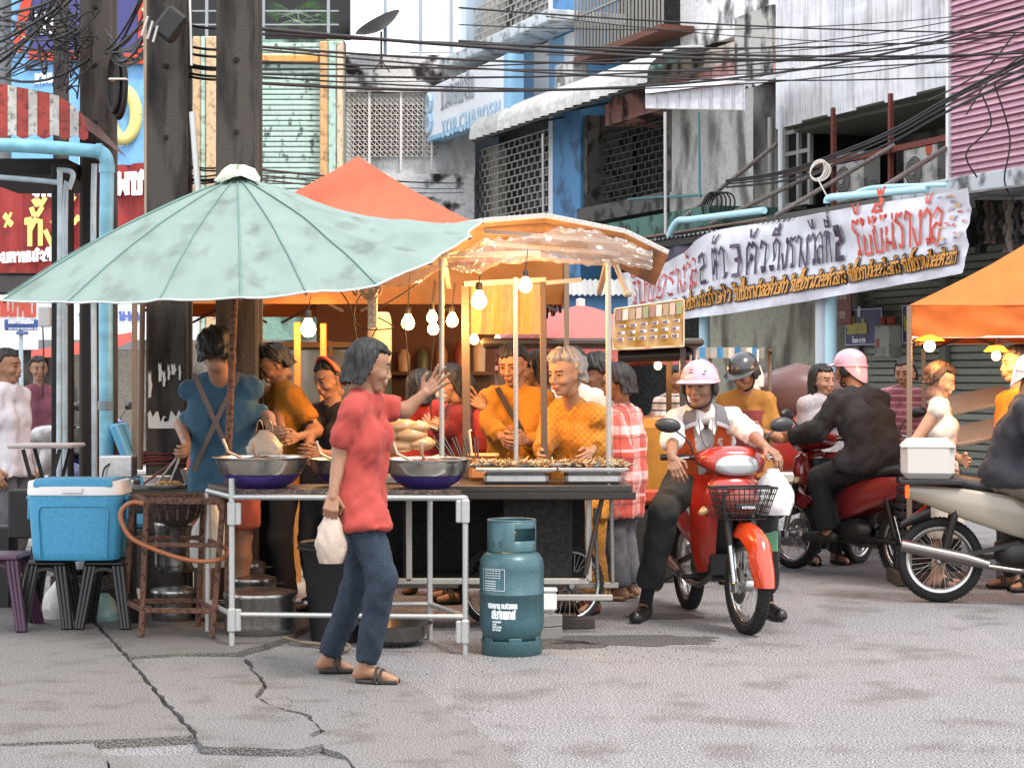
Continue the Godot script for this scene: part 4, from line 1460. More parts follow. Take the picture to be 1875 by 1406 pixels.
	mb=MB.new()
	for q in [[-.2,"a"],[.0,"b"]]:
		mb.lathe([Vector2(0,.0),Vector2(.07,.0),Vector2(.08,.12),Vector2(.05,.12)],10)
		mb.at(Vector3(q[0]+.1,.27,0))
	mb.lathe([Vector2(0,.0),Vector2(.07,.0),Vector2(.08,.12),Vector2(.05,.12)],10)
	part(mbx,"clay_pot",mb,M(hx("8a3d26"),.8))
func far_buildings()->void:
	var d:=47.0
	var k:=d/F
	var o:=thing("white_building","white stained building with diagonal lattice window screens","building",PY(735,d))
	var off:=PY(735,d)
	var st:=M(hx("d9d8d6"),.9,0.0,{"grain":[.015,.85,1.,1.2],"stain":[.012,Color(.2,.2,.2),.42,.52,6.0],"bump":[.05,.6,1.]})
	var mb:=MB.new()
	mb.at(-off)
	pbox(mb,470,165,870,900,d+.15,8)
	part(o,"wall",mb,wall_mat("dcdcdb",.75))
	for q in [[604,148,868,100],[604,403,868,318],[604,168,868,150]]:
		mb=MB.new()
		mb.at(-off)
		pbox(mb,q[0],q[3],q[2],q[1],d - .05 if q[1]!=168 else d - .12,1.2)
		part(o,"stained_band",mb,st)
	for q in [[632,672],[680,730],[738,772],[782,800]]:
		mb=MB.new()
		mb.at(-off)
		pbox(mb,q[0]+(14 if q[0]==632 else 0),190,q[1],286,d+.1,.05)
		part(o,"window_pane",mb,M(hx("23282b"),.15))
	for q in [[628,674,172,288],[678,732,172,288],[736,800,172,288],[628,672,290,310],[790,842,378,402]]:
		mb=MB.new()
		mb.at(-off)
		var n:=9.5
		var x:float=q[0]
		while x<=q[1]:
			mb.bar(P(x,q[2],d),P(x,q[3],d),.02)
			x+=n
		var y:float=q[2]
		while y<=q[3]:
			mb.bar(P(q[0],y,d),P(q[1],y,d),.02)
			y+=n
		x=q[0]
		while x<q[1] - n*.5:
			y=q[2]
			while y<q[3] - n*.5:
				mb.bar(P(x,y,d - .02),P(x+n,y+n,d - .02),.018)
				y+=n
			x+=n
		part(o,"lattice",mb,M(hx("cfc6bd"),.7,.1))
	for x in [628,676,734,790]:
		mb=MB.new()
		mb.at(-off)
		pbox(mb,x - 2,168,x+2,312,d - .05,.1)
		part(o,"lattice_post",mb,M(hx("ded9d5"),.7))
	for x in [705,770,826]:
		mb=MB.new()
		mb.at(-off)
		mb.bar(P(x,100,d+.3),P(x,-40,d+.3),.09)
		part(o,"terrace_post",mb,M(hx("9aa6b0"),.6))
	mb=MB.new()
	mb.at(-off)
	pbox(mb,750,-40,870,95,d+9,.3)
	part(o,"upper_wall",mb,wall_mat("e8e8e8",.8))
	var dish:=thing("satellite_dish","grey mesh satellite dish on a mast above the stained wall","satellite dish",P(698,125,d - .3))
	mb=MB.new()
	mb.tube([Vector3(0,0,0),Vector3(0,.9,0)],.035,6)
	mb.bar(Vector3(-.2,-.1,0),Vector3(0,.2,0),.03)
	mb.bar(Vector3(.2,-.1,0),Vector3(0,.2,0),.03)
	part(dish,"mast",mb,M(hx("4d4a48"),.6,.4))
	mb=MB.new()
	mb.xf=Transform3D(Basis(Vector3.BACK,deg_to_rad(28)),Vector3(0,.95,0))
	mb.lathe([Vector2(0,0),Vector2(.25,.03),Vector2(.45,.1),Vector2(.6,.19),Vector2(.62,.2)],20)
	part(dish,"reflector",mb,M(hx("70706e"),.6,.4))
	d=40.0
	off=PY(490,d)
	o=thing("mint_shopfront","mint green shuttered shopfront with orange pilasters","building",off)
	mb=MB.new()
	mb.at(-off)
	pbox(mb,350,72,629,900,d+.3,.6)
	part(o,"wall",mb,wall_mat("7fa091"))
	var cols:=["aec6bb","a8c0b5","b4cbc0"]
	var y:=78.0
	var i:=0
	while y<470:
		mb=MB.new()
		mb.at(-off)
		pbox(mb,392,y,588,y+8.2,d+.1,.08,.02)
		part(o,"shutter_slat",mb,M(hx(cols[i % 3]),.6,0.0,{"grain":[.02,.85,1.,1.],"stain":[.02,Color(.2,.24,.2),.3,.43,2.6,Vector3(1,.5,1)]}))
		y+=9.6
		i+=1
	for q in [[352,366,"c9a47c"],[366,376,"a9c6ba"],[376,398,"cfae88"],[585,600,"cda06c"],[600,616,"a9c6ba"],[616,628,"d6bda0"]]:
		mb=MB.new()
		mb.at(-off)
		pbox(mb,q[0],66 if q[0]<500 else 75,q[1] - .6,640,d - .12+(.04 if q[2]=="a9c6ba" else .0),.4,.02)
		part(o,"pilaster_strip",mb,paint(q[2]))
	mb=MB.new()
	mb.at(-off)
	pbox(mb,398,100,584,113,d - .03,.12,.02)
	part(o,"cross_bar",mb,paint("d99a4f"))
	mb=MB.new()
	mb.at(-off)
	pbox(mb,340,-60,640,70,d+5,.3)
	part(o,"rooftop_wall",mb,M(hx("2a2a2b"),.9))
	mb=MB.new()
	mb.at(-off)
	mb.quad(P(560,78,d+.5),P(735,-30,d+.5),P(735,-30,d+4.8),P(560,78,d+4.8),P(600,300,d))
	part(o,"lean_to_roof",mb,M(hx("5c5e60"),.7))
	mb=MB.new()
	mb.at(-off)
	for x in [378,482,601]:
		mb.bar(P(x,74,d+.4),P(x,-20,d+.4),.06)
	for yy in [45,20]:
		mb.bar(P(350,yy,d+.4),P(620,yy,d+.4),.03)
	part(o,"rooftop_rail",mb,M(hx("8d9398"),.6))
	palm(P(548,40,d+2.0),1.0,"small fan palm growing on the roof of the mint shopfront")
	d=30.0
	off=PY(120,d)
	o=thing("billboard_building","building covered by blue and red shop banners","building",off)
	mb=MB.new()
	mb.at(-off)
	pbox(mb,-160,-80,262,640,d+.4,.6)
	part(o,"wall",mb,M(hx("6f7274"),.9))
	mb=MB.new()
	mb.at(-off)
	pbox(mb,-160,505,300,535,d+.1,.5)
	part(o,"fascia",mb,M(hx("3b3836"),.9))
	var bb:=thing("blue_billboard","light blue billboard with a red marquee border and big yellow ring","billboard",PY(150,d,5))
	off=PY(150,d,5)
	mb=MB.new()
	mb.at(-off)
	pbox(mb,20,-80,268,302,d+.15,.08)
	part(bb,"panel",mb,M(hx("6ea5d4"),.6,0.0,{"grain":[.01,.85,1.,1.5]}))
	mb=MB.new()
	mb.at(-off)
	pbox(mb,55,-80,265,100,d+.06,.04,.01)
	part(bb,"marquee",mb,M(hx("3a3d73"),.6))
	mb=MB.new()
	mb.at(-off)
	mb.bar(P(52,100,d+.05),P(268,108,d+.05),.16,.05)
	mb.bar(P(262,105,d+.05),P(262,-60,d+.05),.16,.05)
	mb.bar(P(30,95,d+.05),P(60,-60,d+.05),.16,.05)
	part(bb,"marquee_border",mb,M(hx("b53c26"),.6))
	mb=MB.new()
	mb.at(-off)
	for q in [[262,65],[262,85],[256,105],[240,110],[222,112],[262,40],[30,95],[42,70],[262,18]]:
		mb.ball(P(q[0],q[1],d),Vector3(.035,.035,.02),8,6)
	part(bb,"marquee_bulbs",mb,M(hx("e8d9a0"),.4))
	mb=MB.new()
	mb.at(-off)
	mb.tube(circle(P(225,210,d+.1),Vector3(.2,0,0),Vector3(0,.38,0),28),.1,8)
	part(bb,"yellow_ring",mb,M(hx("d9cd7e"),.6))
	var wm:=M(hx("dfe6ee"),.6)
	var t1:=strip_text(bb,"lettering","แว่นนาน",62,152,d+.12,16,.9,4,wm,.05)
	t1.position-=off
	t1=strip_text(bb,"lettering","บาท",60,60,d+.02,34,.9,9,wm,.02)
	t1.position-=off
	t1=strip_text(bb,"lettering","ลดราคา",210,268,d+.12,7,.9,2,wm,.05)
	t1.position-=off
	var rb:=thing("red_billboard","red fabric banner with large yellow and white Thai lettering","banner",PY(130,d,4))
	off=PY(130,d,4)
	mb=MB.new()
	var rows:=[]
	for r in 9:
		var row:=PackedVector3Array()
		for c in 40:
			var p:=P(lerpf(-60,268,c/39.0),lerpf(500,lerpf(318,298,c/39.0),r/8.0),d+.12)
			p.z+=.05*sin(c*.8+r*.3)+.03*sin(c*2.1)
			row.append(p - off)
		rows.append(row)
	mb.grid(rows)
	part(rb,"sheet",mb,M(hx("8c2320"),.55,0.0,{"grain":[.01,.8,1.,1.5]}))
	for q in [["สพ พี่",58,358,36,1.0,8,"e6e2e0"],["เพชร",200,355,36,.9,9,"e6e2e0"],["%",4,415,24,.9,5,"d8c770"],["ทั้งร้าน",44,448,46,1.05,9,"d8c770"],["ะมหาชนใจดี",-6,480,16,1.1,5,"e6e2e0"]]:
		t1=strip_text(rb,"lettering",q[0],q[1],q[2],d+.0,q[3],q[4],q[5],M(hx(q[6]),.6),.04)
		t1.position-=off
	var ws:=thing("fascia_sign","white shop fascia with blue Thai lettering behind the poles","sign",PY(200,26,2))
	off=PY(200,26,2)
	mb=MB.new()
	mb.at(-off)
	pbox(mb,62,520,360,622,26,.2)
	part(ws,"panel",mb,M(hx("dfe2e6"),.6))
	t1=strip_text(ws,"lettering","ก ทุกชนิด น-พวง",144,586,25.98,15,.95,4,M(hx("4a62a8"),.6))
	t1.position-=off
	var wr:=thing("red_letter_board","white board with slanting red lettering above the street sign","sign",PY(10,25,2))
	off=PY(10,25,2)
	mb=MB.new()
	mb.at(-off)
	pbox(mb,-60,540,66,640,25,.1)
	part(wr,"panel",mb,M(hx("d8d4d2"),.6))
	t1=strip_text(wr,"lettering","งานใหม่",-20,578,24.98,26,.9,6,M(hx("a8402f"),.6))
	t1.position-=off
	mb=MB.new()
	pbox(mb,-200,622,620,900,33,.5)
	solo("market_backdrop_wall",mb,wall_mat("7d776f",.4),"dull weathered market wall behind the left stalls","wall")
	var aw:=MB.new()
	rows=[]
	for r in 5:
		var row:=PackedVector3Array()
		for c in 30:
			var x:=lerpf(56,250,c/29.0)
			row.append(P(x,lerpf(642,606,c/29.0)+(r*5+3.0*sin(c*1.1)*(1 if r==4 else 0)),20.0 - r*.14))
		rows.append(row)
	aw.grid(rows)
	solo("red_stall_awning",aw,cloth("a33a2c"),"red scalloped stall awning far behind the poles","awning")
func palm(at:Vector3,s:float,label:String)->void:
	var o:=thing("fan_palm",label,"plant",at)
	var mb:=MB.new()
	mb.tube([Vector3(0,-.8,0)*s,Vector3(.05,.0,0)*s],.06*s,6)
	part(o,"trunk",mb,M(hx("4a4034"),.9))
	mb=MB.new()
	for k in 9:
		var a:=TAU*k/9.0+.3
		var dir:=Vector3(cos(a),.35+.4*sin(k*2.3),sin(a)).normalized()
		var hub:=dir*.45*s
		mb.tube([Vector3.ZERO,hub],.012*s,4)
		var side:=dir.cross(UP).normalized()
		for j in 13:
			var t:=(j - 6)/6.0
			var tip:=hub+(dir*cos(t*1.2)+side*sin(t*1.2))*.5*s - UP*(.12+.1*absf(t))*s
			var w:=(side*cos(t) - dir*sin(t))*.022*s
			mb.quad(hub,hub.lerp(tip,.5) - w,tip,hub.lerp(tip,.5)+w,Vector3(0,-9,0))
	part(o,"fronds",mb,M(hx("5d7358"),.7,0.0,{"back":Color(.2,.3,.15)}))
func pole(px:float,w:float,d:float,label:String,lean:=0.0)->Node3D:
	var base:=PY(px,d)
	var o:=thing("concrete_pole",label,"utility pole",base,Basis.IDENTITY,"")
	var cm:=M(hx("443e39"),.92,0.0,{"grain":[.06,.7,1.05,.5],"stain":[.012,Color(.42,.38,.34),.32,.56,1.6,Vector3(1.5,.3,1.5)],"bump":[.09,.25,.45]})
	var mb:=MB.new()
	var rows:=[]
	for k in 10:
		var y:=k*1.0
		var s:=(1.06 - .012*k)*w*.5
		var g:=s*.22
		var e:=s*.12
		var x:=lean*y
		var row:=PackedVector3Array()
		for q in [[-s+e,s],[s - e,s],[s,s - e],[s,s*.55],[s - g,s*.4],[s - g,-s*.4],[s,-s*.55],[s,-s+e],[s - e,-s],[-s+e,-s],[-s,-s+e],[-s,-s*.55],[-s+g,-s*.4],[-s+g,s*.4],[-s,s*.55],[-s,s - e]]:
			row.append(Vector3(x+q[0],y,q[1]))
		rows.append(row)
	for k in 9:
		for j in 16:
			var j1:=(j+1) % 16
			mb.quad(rows[k][j],rows[k][j1],rows[k+1][j1],rows[k+1][j],Vector3(lean*k,k+.5,0))
	part(o,"shaft",mb,cm)
	for k in 8:
		mb=MB.new()
		mb.xf=Transform3D(Basis(Vector3.RIGHT,Vector3.FORWARD,UP),Vector3(lean*(k*.45+1.2),k*.45+1.2,w*.52))
		mb.lathe([Vector2(.0,-.012),Vector2(.014,-.012),Vector2(.016,.002),Vector2(.022,.003)],10)
		part(o,"bolt_hole",mb,M(hx("14110f"),.95))
	return o
func poles()->void:
	var a:=pole(310,.25,12.3,"concrete utility pole with torn white posters and red string round it")
	var z:=.138
	for q in [[-.1,1.42,.03,.17],[-.035,1.5,.03,.12],[-.01,1.46,.025,.1],[.02,1.5,.022,.1],[.05,1.52,.04,.07],[.09,1.5,.02,.1]]:
		var mb:=MB.new()
		var pg:=PackedVector2Array()
		for i in 12:
			var t:=TAU*i/12
			pg.append(Vector2(q[0]+cos(t)*q[2]*.5*(1+.4*sin(i*5.0)),q[1]+sin(t)*q[3]*.5*(1+.3*cos(i*3.0))))
		mb.prism(pg,z,z+.003)
		part(a,"torn_poster",mb,M(hx("c9c6c0"),.9))
	var mb:=MB.new()
	var pg:=PackedVector2Array()
	for i in 14:
		pg.append(Vector2(-.115+i*.0165,1.2+.04+.025*sin(i*2.2) - (.03 if i>4 and i<9 else 0.0)))
	pg.append(Vector2(.1,1.145))
	pg.append(Vector2(-.11,1.145))
	mb.prism(pg,z,z+.003)
	part(a,"torn_poster",mb,M(hx("c4c1bb"),.9))
	for k in 4:
		mb=MB.new()
		var y:=.92+k*.022
		mb.tube([Vector3(-.16,y,.14),Vector3(.14,y+.01*sin(k*2.0),.145),Vector3(.15,y,-.14),Vector3(-.15,y+.01,-.14),Vector3(-.16,y,.14)],.007,6)
		part(a,"red_string",mb,M(hx("8a3a38"),.8,0.0,{"grain":[.2,.3,1.,.05]}))
	pole(438,.255,12.05,"concrete utility pole rising behind the mint umbrella's tip")
	pole(180,.245,15.0,"concrete utility pole hung with a black cable coil")
	pole(111,.13,19.0,"thin dark utility pole wrapped in tangled cables")
	for q in [[266,-10,268,440,12.2,.016,"8d7a66","brown conduit"],[351,205,362,350,12.1,.02,"b9b9b8","grey plastic conduit"],[347,-5,350,120,12.1,.008,"c9c5bf","white cable"]]:
		mb=MB.new()
		mb.tube([P(q[0],q[1],q[4]),P(q[2],q[3],q[4])],q[5],8)
		solo("conduit",mb,M(hx(q[6]),.6),"%s running down the concrete pole with posters" % q[7],"conduit")
	mb=MB.new()
	mb.tube([P(262,440,12.15),P(256,860,12.15)],.018,8)
	solo("conduit",mb,M(hx("5d4c3d"),.7),"brown lower conduit beside the pole with posters","conduit")
	var sb:=thing("splice_box","black cable splice box strapped on a concrete pole","cable box",P(312,45,12.0))
	mb=MB.new()
	mb.xf=Transform3D(Basis(Vector3.BACK,deg_to_rad(-38)),Vector3.ZERO)
	mb.box(Vector3.ZERO,Vector3(.15,.2,.12),.02)
	part(sb,"case",mb,M(hx("121110"),.6))
	mb=MB.new()
	for k in 3:
		mb.tube([Vector3(-.13+k*.03,.04 - k*.03,.07),Vector3(-.17+k*.035,-.08 - k*.02,.06)],.009,6)
	part(sb,"clip",mb,M(hx("b7b3ad"),.4,.5))
	var co:=thing("cable_coil","coil of thick black cable hanging from a concrete pole","cable coil",P(212,155,14.7))
	mb=MB.new()
	for k in 6:
		mb.tube(circle(Vector3(.01*k - .03,0,.02*sin(k*2.0)),Vector3(.05+.004*k,0,.06),Vector3(0,.2+.012*k,0),28),.013,6,false)
	part(co,"loops",mb,M(hx("141312"),.55))
	mb=MB.new()
	mb.box(Vector3(.03,.03,.05),Vector3(.14,.015,.1),.004)
	part(co,"tie",mb,M(hx("c9c7c2"),.6))
func wires()->void:
	var dark:=M(hx("171514"),.6)
	var lab:="black overhead cable crossing the street above the stalls"
	var grp:="overhead cables across the street"
	var span:=[
		[470,52,1900,92,13,24,.55,2.4],[470,62,1900,60,13,26,.5,1.6],[470,85,1900,45,13,24,.9,1.6],[470,112,1900,100,13,22,.4,1.3],
		[470,135,1900,20,13,25,1.0,1.4],[470,152,1900,15,13,24,1.3,2.0],[470,90,1900,130,13,20,.5,1.2],[470,140,1900,70,13,24,1.0,1.1],
		[470,128,1900,5,13,25,.7,1.0],[840,14,1900,60,18,24,.2,1.6],[840,45,1900,12,18,25,.5,1.0],[840,75,1900,96,18,22,.3,2.2],
		[470,310,850,335,13,30,.1,1.6],[470,320,850,345,13,30,.12,1.0],[470,328,850,352,13,30,.15,1.0],
		[1000,30,1900,75,18,24,.4,.9],[1000,100,1900,25,18,24,.6,.9],[940,130,1900,40,16,24,.9,.9],
	]
	for s in span:
		var mb:=MB.new()
		mb.tube(sag(P(s[0],s[1],s[4]),P(s[2],s[3],s[5]),s[6]*.3,18),s[7]*.0062,5,false)
		solo("overhead_cable",mb,dark,lab,"cable",grp)
	for k in 14:
		var mb:=MB.new()
		var y0:=rng.randf_range(290,420)
		mb.tube(sag(P(347,y0,12.4),P(402,y0+rng.randf_range(-4,6),12.2),.01,4),.006,4,false)
		solo("short_cable",mb,dark,"short thin cable strung between two concrete poles","cable","cables between the poles")
	for y0 in [98,118,122,134,140,85,46]:
		var mb:=MB.new()
		mb.tube(sag(P(347,y0,12.35),P(402,y0+6,12.2),.006,4),.009,5,false)
		solo("short_cable",mb,dark,"short thin cable strung between two concrete poles","cable","cables between the poles")
	for k in 9:
		var mb:=MB.new()
		var j:=k*2.6+3.0*sin(k*2.3)
		mb.tube(curve([P(1330,330+j*.7,33),P(1440,312+j,31.5),P(1560,270+j*1.1,29),P(1640,235+j*1.2,27.5),P(1740,178+j*1.3,26),P(1900,95+j*1.8,24)],5),.009 if k>1 else .016,5,false)
		solo("service_cable",mb,dark,"cable in the dark bundle sloping down across the white gallery","cable","sloping cable bundle")
	for q in [[[1800,175],[1815,230],[1770,280],[1790,325]],[[1820,150],[1850,250],[1840,330],[1860,370]],[[1860,60],[1800,130],[1700,185]],[[1875,100],[1810,150],[1770,210]]]:
		var mb:=MB.new()
		mb.tube(curve(q.map(func(w):return P(w[0],w[1],24.5)),6),.012,5,false)
		solo("loose_wire",mb,dark,"thin loose wire dangling before the mauve boards","wire","loose wires at the mauve wall")
	for k in 5:
		var mb:=MB.new()
		var a:=P(1300+k*6,375,33.0)
		mb.tube(circle(a,Vector3(.12+.02*k,0,.05),Vector3(.04,.22,0),18),.016,5,false)
		solo("wire_loop",mb,dark,"black loop of spare cable hung on the grey plaster wall","cable","spare cable loops on the grey wall")
	var wl:=MB.new()
	for k in 6:
		wl.tube(circle(P(1497,312,28.2)+Vector3(.01*k,.02*sin(k),0),Vector3(.1+.01*k,0,0),Vector3(.03,.14,.02),16),.008,4,false)
	wl.tube(curve([P(1497,325,28.2),P(1507,345,28.2),P(1520,368,28.2)],5),.012,5)
	solo("white_cable_coil",wl,M(hx("d6d0c6"),.6),"small white cable coil tied on the sloping bundle","cable coil")
	for k in 46:
		var mb:=MB.new()
		var d:=rng.randf_range(14.2,16.5)
		var a:=P(rng.randf_range(-60,20),rng.randf_range(-10,150),d+rng.randf_range(0,1.5))
		var b:=P(rng.randf_range(95,190),rng.randf_range(-60,115),d)
		if k % 3==1:
			a=P(rng.randf_range(190,205),rng.randf_range(50,110),14.6)
			b=P(rng.randf_range(262,285),rng.randf_range(-25,95),12.6)
		mb.tube(sag(a,b,rng.randf_range(.01,.14),8),rng.randf_range(.005,.012),5,false)
		solo("tangled_cable",mb,dark,"black cable in the tangle strung to the left poles","cable","tangled cables at the left poles")
	for k in 24:
		var mb:=MB.new()
		var c:=P(rng.randf_range(70,160),rng.randf_range(20,150),rng.randf_range(14.4,15.6))
		var pts:=[]
		for i in 6:
			pts.append(c+Vector3(rng.randf_range(-.16,.16),rng.randf_range(-.16,.16),rng.randf_range(-.1,.1)))
		mb.tube(curve(pts,5),rng.randf_range(.005,.01),5,false)
		solo("cable_snarl",mb,dark,"snarled loop of thin black wire round the dark left pole","cable","wire snarls at the left poles")
func left_side()->void:
	var aw:=thing("striped_awning","rusty red and white striped metal awning over a blue pipe","awning",P(60,210,13.4))
	var off:=P(60,210,13.4)
	var edge:=[[-80,140],[0,153],[50,163],[105,175],[130,190],[148,208],[160,235]]
	var topy:=func(x:float)->float:
		for i in edge.size() - 1:
			if x<=edge[i+1][0]:
				return lerpf(edge[i][1],edge[i+1][1],(x - edge[i][0])/float(edge[i+1][0] - edge[i][0]))
		return 240.0
	var xs:=[-80,-62,-44,-26,-10,14,30,52,68,91,108,128,144,160]
	for k in xs.size() - 1:
		var mb:=MB.new()
		var x0:float=xs[k]
		var x1:float=xs[k+1]
		var pg:=PackedVector2Array()
		var n:=6
		for i in n+1:
			var x:=lerpf(x0,x1,i/float(n))
			var p:=P(x,topy.call(x),13.4) - off
			pg.append(Vector2(p.x,p.y))
		for i in range(n,-1,-1):
			var x:=lerpf(x0,x1,i/float(n))
			var p:=P(x,249+sin(i/float(n)*PI)*(4.5 if k % 2==0 else -2.0)+maxf(0,x - 90)*.05,13.4) - off
			pg.append(Vector2(p.x,p.y))
		mb.prism(pg,-.012+(.008 if k % 2 else 0.0),.006+(.008 if k % 2 else 0.0))
		part(aw,"stripe",mb,M(hx("98362c" if k % 2==0 else "b5b2ac"),.6,.1,{"grain":[.015,.7,1.,1.2],"stain":[.045,Color(.55,.42,.36),.3,.44,1.4]}))
	var mb:=MB.new()
	mb.quad(P(-80,138,13.42) - off,P(100,172,13.42) - off,P(100,172,13.42) - off+Vector3(0,-.04,-1.4),P(-80,138,13.42) - off+Vector3(0,-.04,-1.4),Vector3(0,-5,0))
	mb.quad(P(100,172,13.42) - off,P(160,238,13.42) - off,P(160,238,13.42) - off+Vector3(0,-.04,-1.4),P(100,172,13.42) - off+Vector3(0,-.04,-1.4),Vector3(0,-5,0))
	part(aw,"roof_sheet",mb,rusty("5c3a30"))
	var blue:=M(hx("74b0c4"),.4,0.0,{"grain":[.015,.7,1.,1.2]})
	var pale:=M(hx("a3b4bc"),.5,0.0,{"grain":[.015,.7,1.,1.2]})
	var pp:=thing("downpipe","thick light blue plastic pipe bending down from the striped awning","pipe",PY(195,13.2))
	off=PY(195,13.2)
	mb=MB.new()
	mb.tube(curve([P(-40,264,13.2) - off,P(60,268,13.2) - off,P(165,276,13.2) - off,P(186,280,13.2) - off,P(195,296,13.2) - off,P(195,330,13.2) - off,P(193,560,13.2) - off,Vector3(0,.03,0)],6),.048,14)
	part(pp,"pipe",mb,blue)
	for q in [[181,277,0],[195,308,1],[193,742,1]]:
		mb=MB.new()
		var c:=P(q[0],q[1],13.2) - off
		var e:=Vector3(.02,0,0) if q[2]==0 else Vector3(0,.03,0)
		mb.tube([c - e,c+e],.055,14)
		part(pp,"collar",mb,blue if q[1]<700 else M(hx("6f7a80"),.5,.3))
	for q in [[[[-40,322],[20,326],[96,333],[107,337],[109,350],[107,800]],.019,13.6,"pale slim pipe with a bend beside the dark pole"],[[[104,311],[126,313],[133,322],[126,345],[119,372],[118,800]],.019,13.7,"pale slim pipe offset to the dark pole"],[[[172,300],[170,420],[172,800]],.022,14.2,"pale slim pipe on the dark post"]]:
		mb=MB.new()
		var pts:Array=q[0].map(func(w):return P(w[0],w[1],q[2]))
		pts.append(Vector3(pts[-1].x,.03,pts[-1].z))
		mb.tube(curve(pts,5),q[1],8)
		solo("slim_pipe",mb,pale,q[3],"pipe")
	for q in [[96,132,300,14.4,"black steel post behind the pair of slim pipes"],[152,182,275,14.6,"black steel post behind the thick blue pipe"]]:
		mb=MB.new()
		var a:=P(q[0],q[2],q[3])
		var b:=P(q[1],q[2],q[3])
		mb.box(Vector3((a.x+b.x)/2,a.y/2,-q[3]),Vector3(b.x - a.x,a.y,.12),.01)
		solo("steel_post",mb,M(hx("1b1917"),.8,0.0,{"grain":[.05,.4,1.,.4]}),q[4],"post")
	mb=MB.new()
	pbox(mb,-60,290,120,320,14.5,1.5)
	solo("awning_beam",mb,M(hx("191716"),.9),"dark beam under the striped awning","beam")
	var sg:=thing("street_sign","blue street name sign with white lettering and scalloped corners","street sign",PY(37,17.0))
	off=PY(37,17.0)
	mb=MB.new()
	mb.at(-off)
	pbox(mb,6,584,68,605,17.0,.03,.012)
	part(sg,"panel",mb,M(hx("37538f"),.5))
	mb=MB.new()
	mb.at(-off)
	pbox(mb,28,606,50,613,17.0,.03,.008)
	part(sg,"hanger_plate",mb,M(hx("5b6d99"),.5))
	mb=MB.new()
	mb.tube([Vector3(.0,0,-.05),P(37,584,17.04) - off],.02,8)
	part(sg,"post",mb,M(hx("9fb6c0"),.5))
	var tx:=strip_text(sg,"lettering","ถนนศรีรอบเมือง",14,592,16.98,6.5,.92,1.7,M(hx("d7dbe6"),.5))
	tx.position-=off
	mb=MB.new()
	var k:=16.98/F
	var o:=P(14,602,16.98) - off
	latin(mb,"SRI ROB MUEANG ROAD",4.0*k,func(q:Vector2)->Vector3:return o+Vector3(q.x,q.y,.0),Vector2.ZERO,.98)
	part(sg,"lettering",mb,M(hx("d7dbe6"),.5))
	var gb:=thing("junction_box","pale grey junction box on the pair of slim pipes","junction box",P(81,580,14.0))
	mb=MB.new()
	mb.box(Vector3.ZERO,Vector3(.085,.15,.06),.008)
	part(gb,"case",mb,M(hx("a9abaa"),.6))
	mb=MB.new()
	mb.tube(curve([Vector3(-.01,-.07,.02),Vector3(0,-.3,.03),Vector3(-.01,-.6,.03)],4),.006,5)
	part(gb,"cable",mb,M(hx("151413"),.6))
func torn(rows:Array,amp:float)->void:
	for i in rows.size():
		for j in rows[i].size():
			var p:Vector3=rows[i][j]
			rows[i][j]=p+Vector3(0,amp*nz.get_noise_3d(p.x*180,p.z*180,3.0),0)
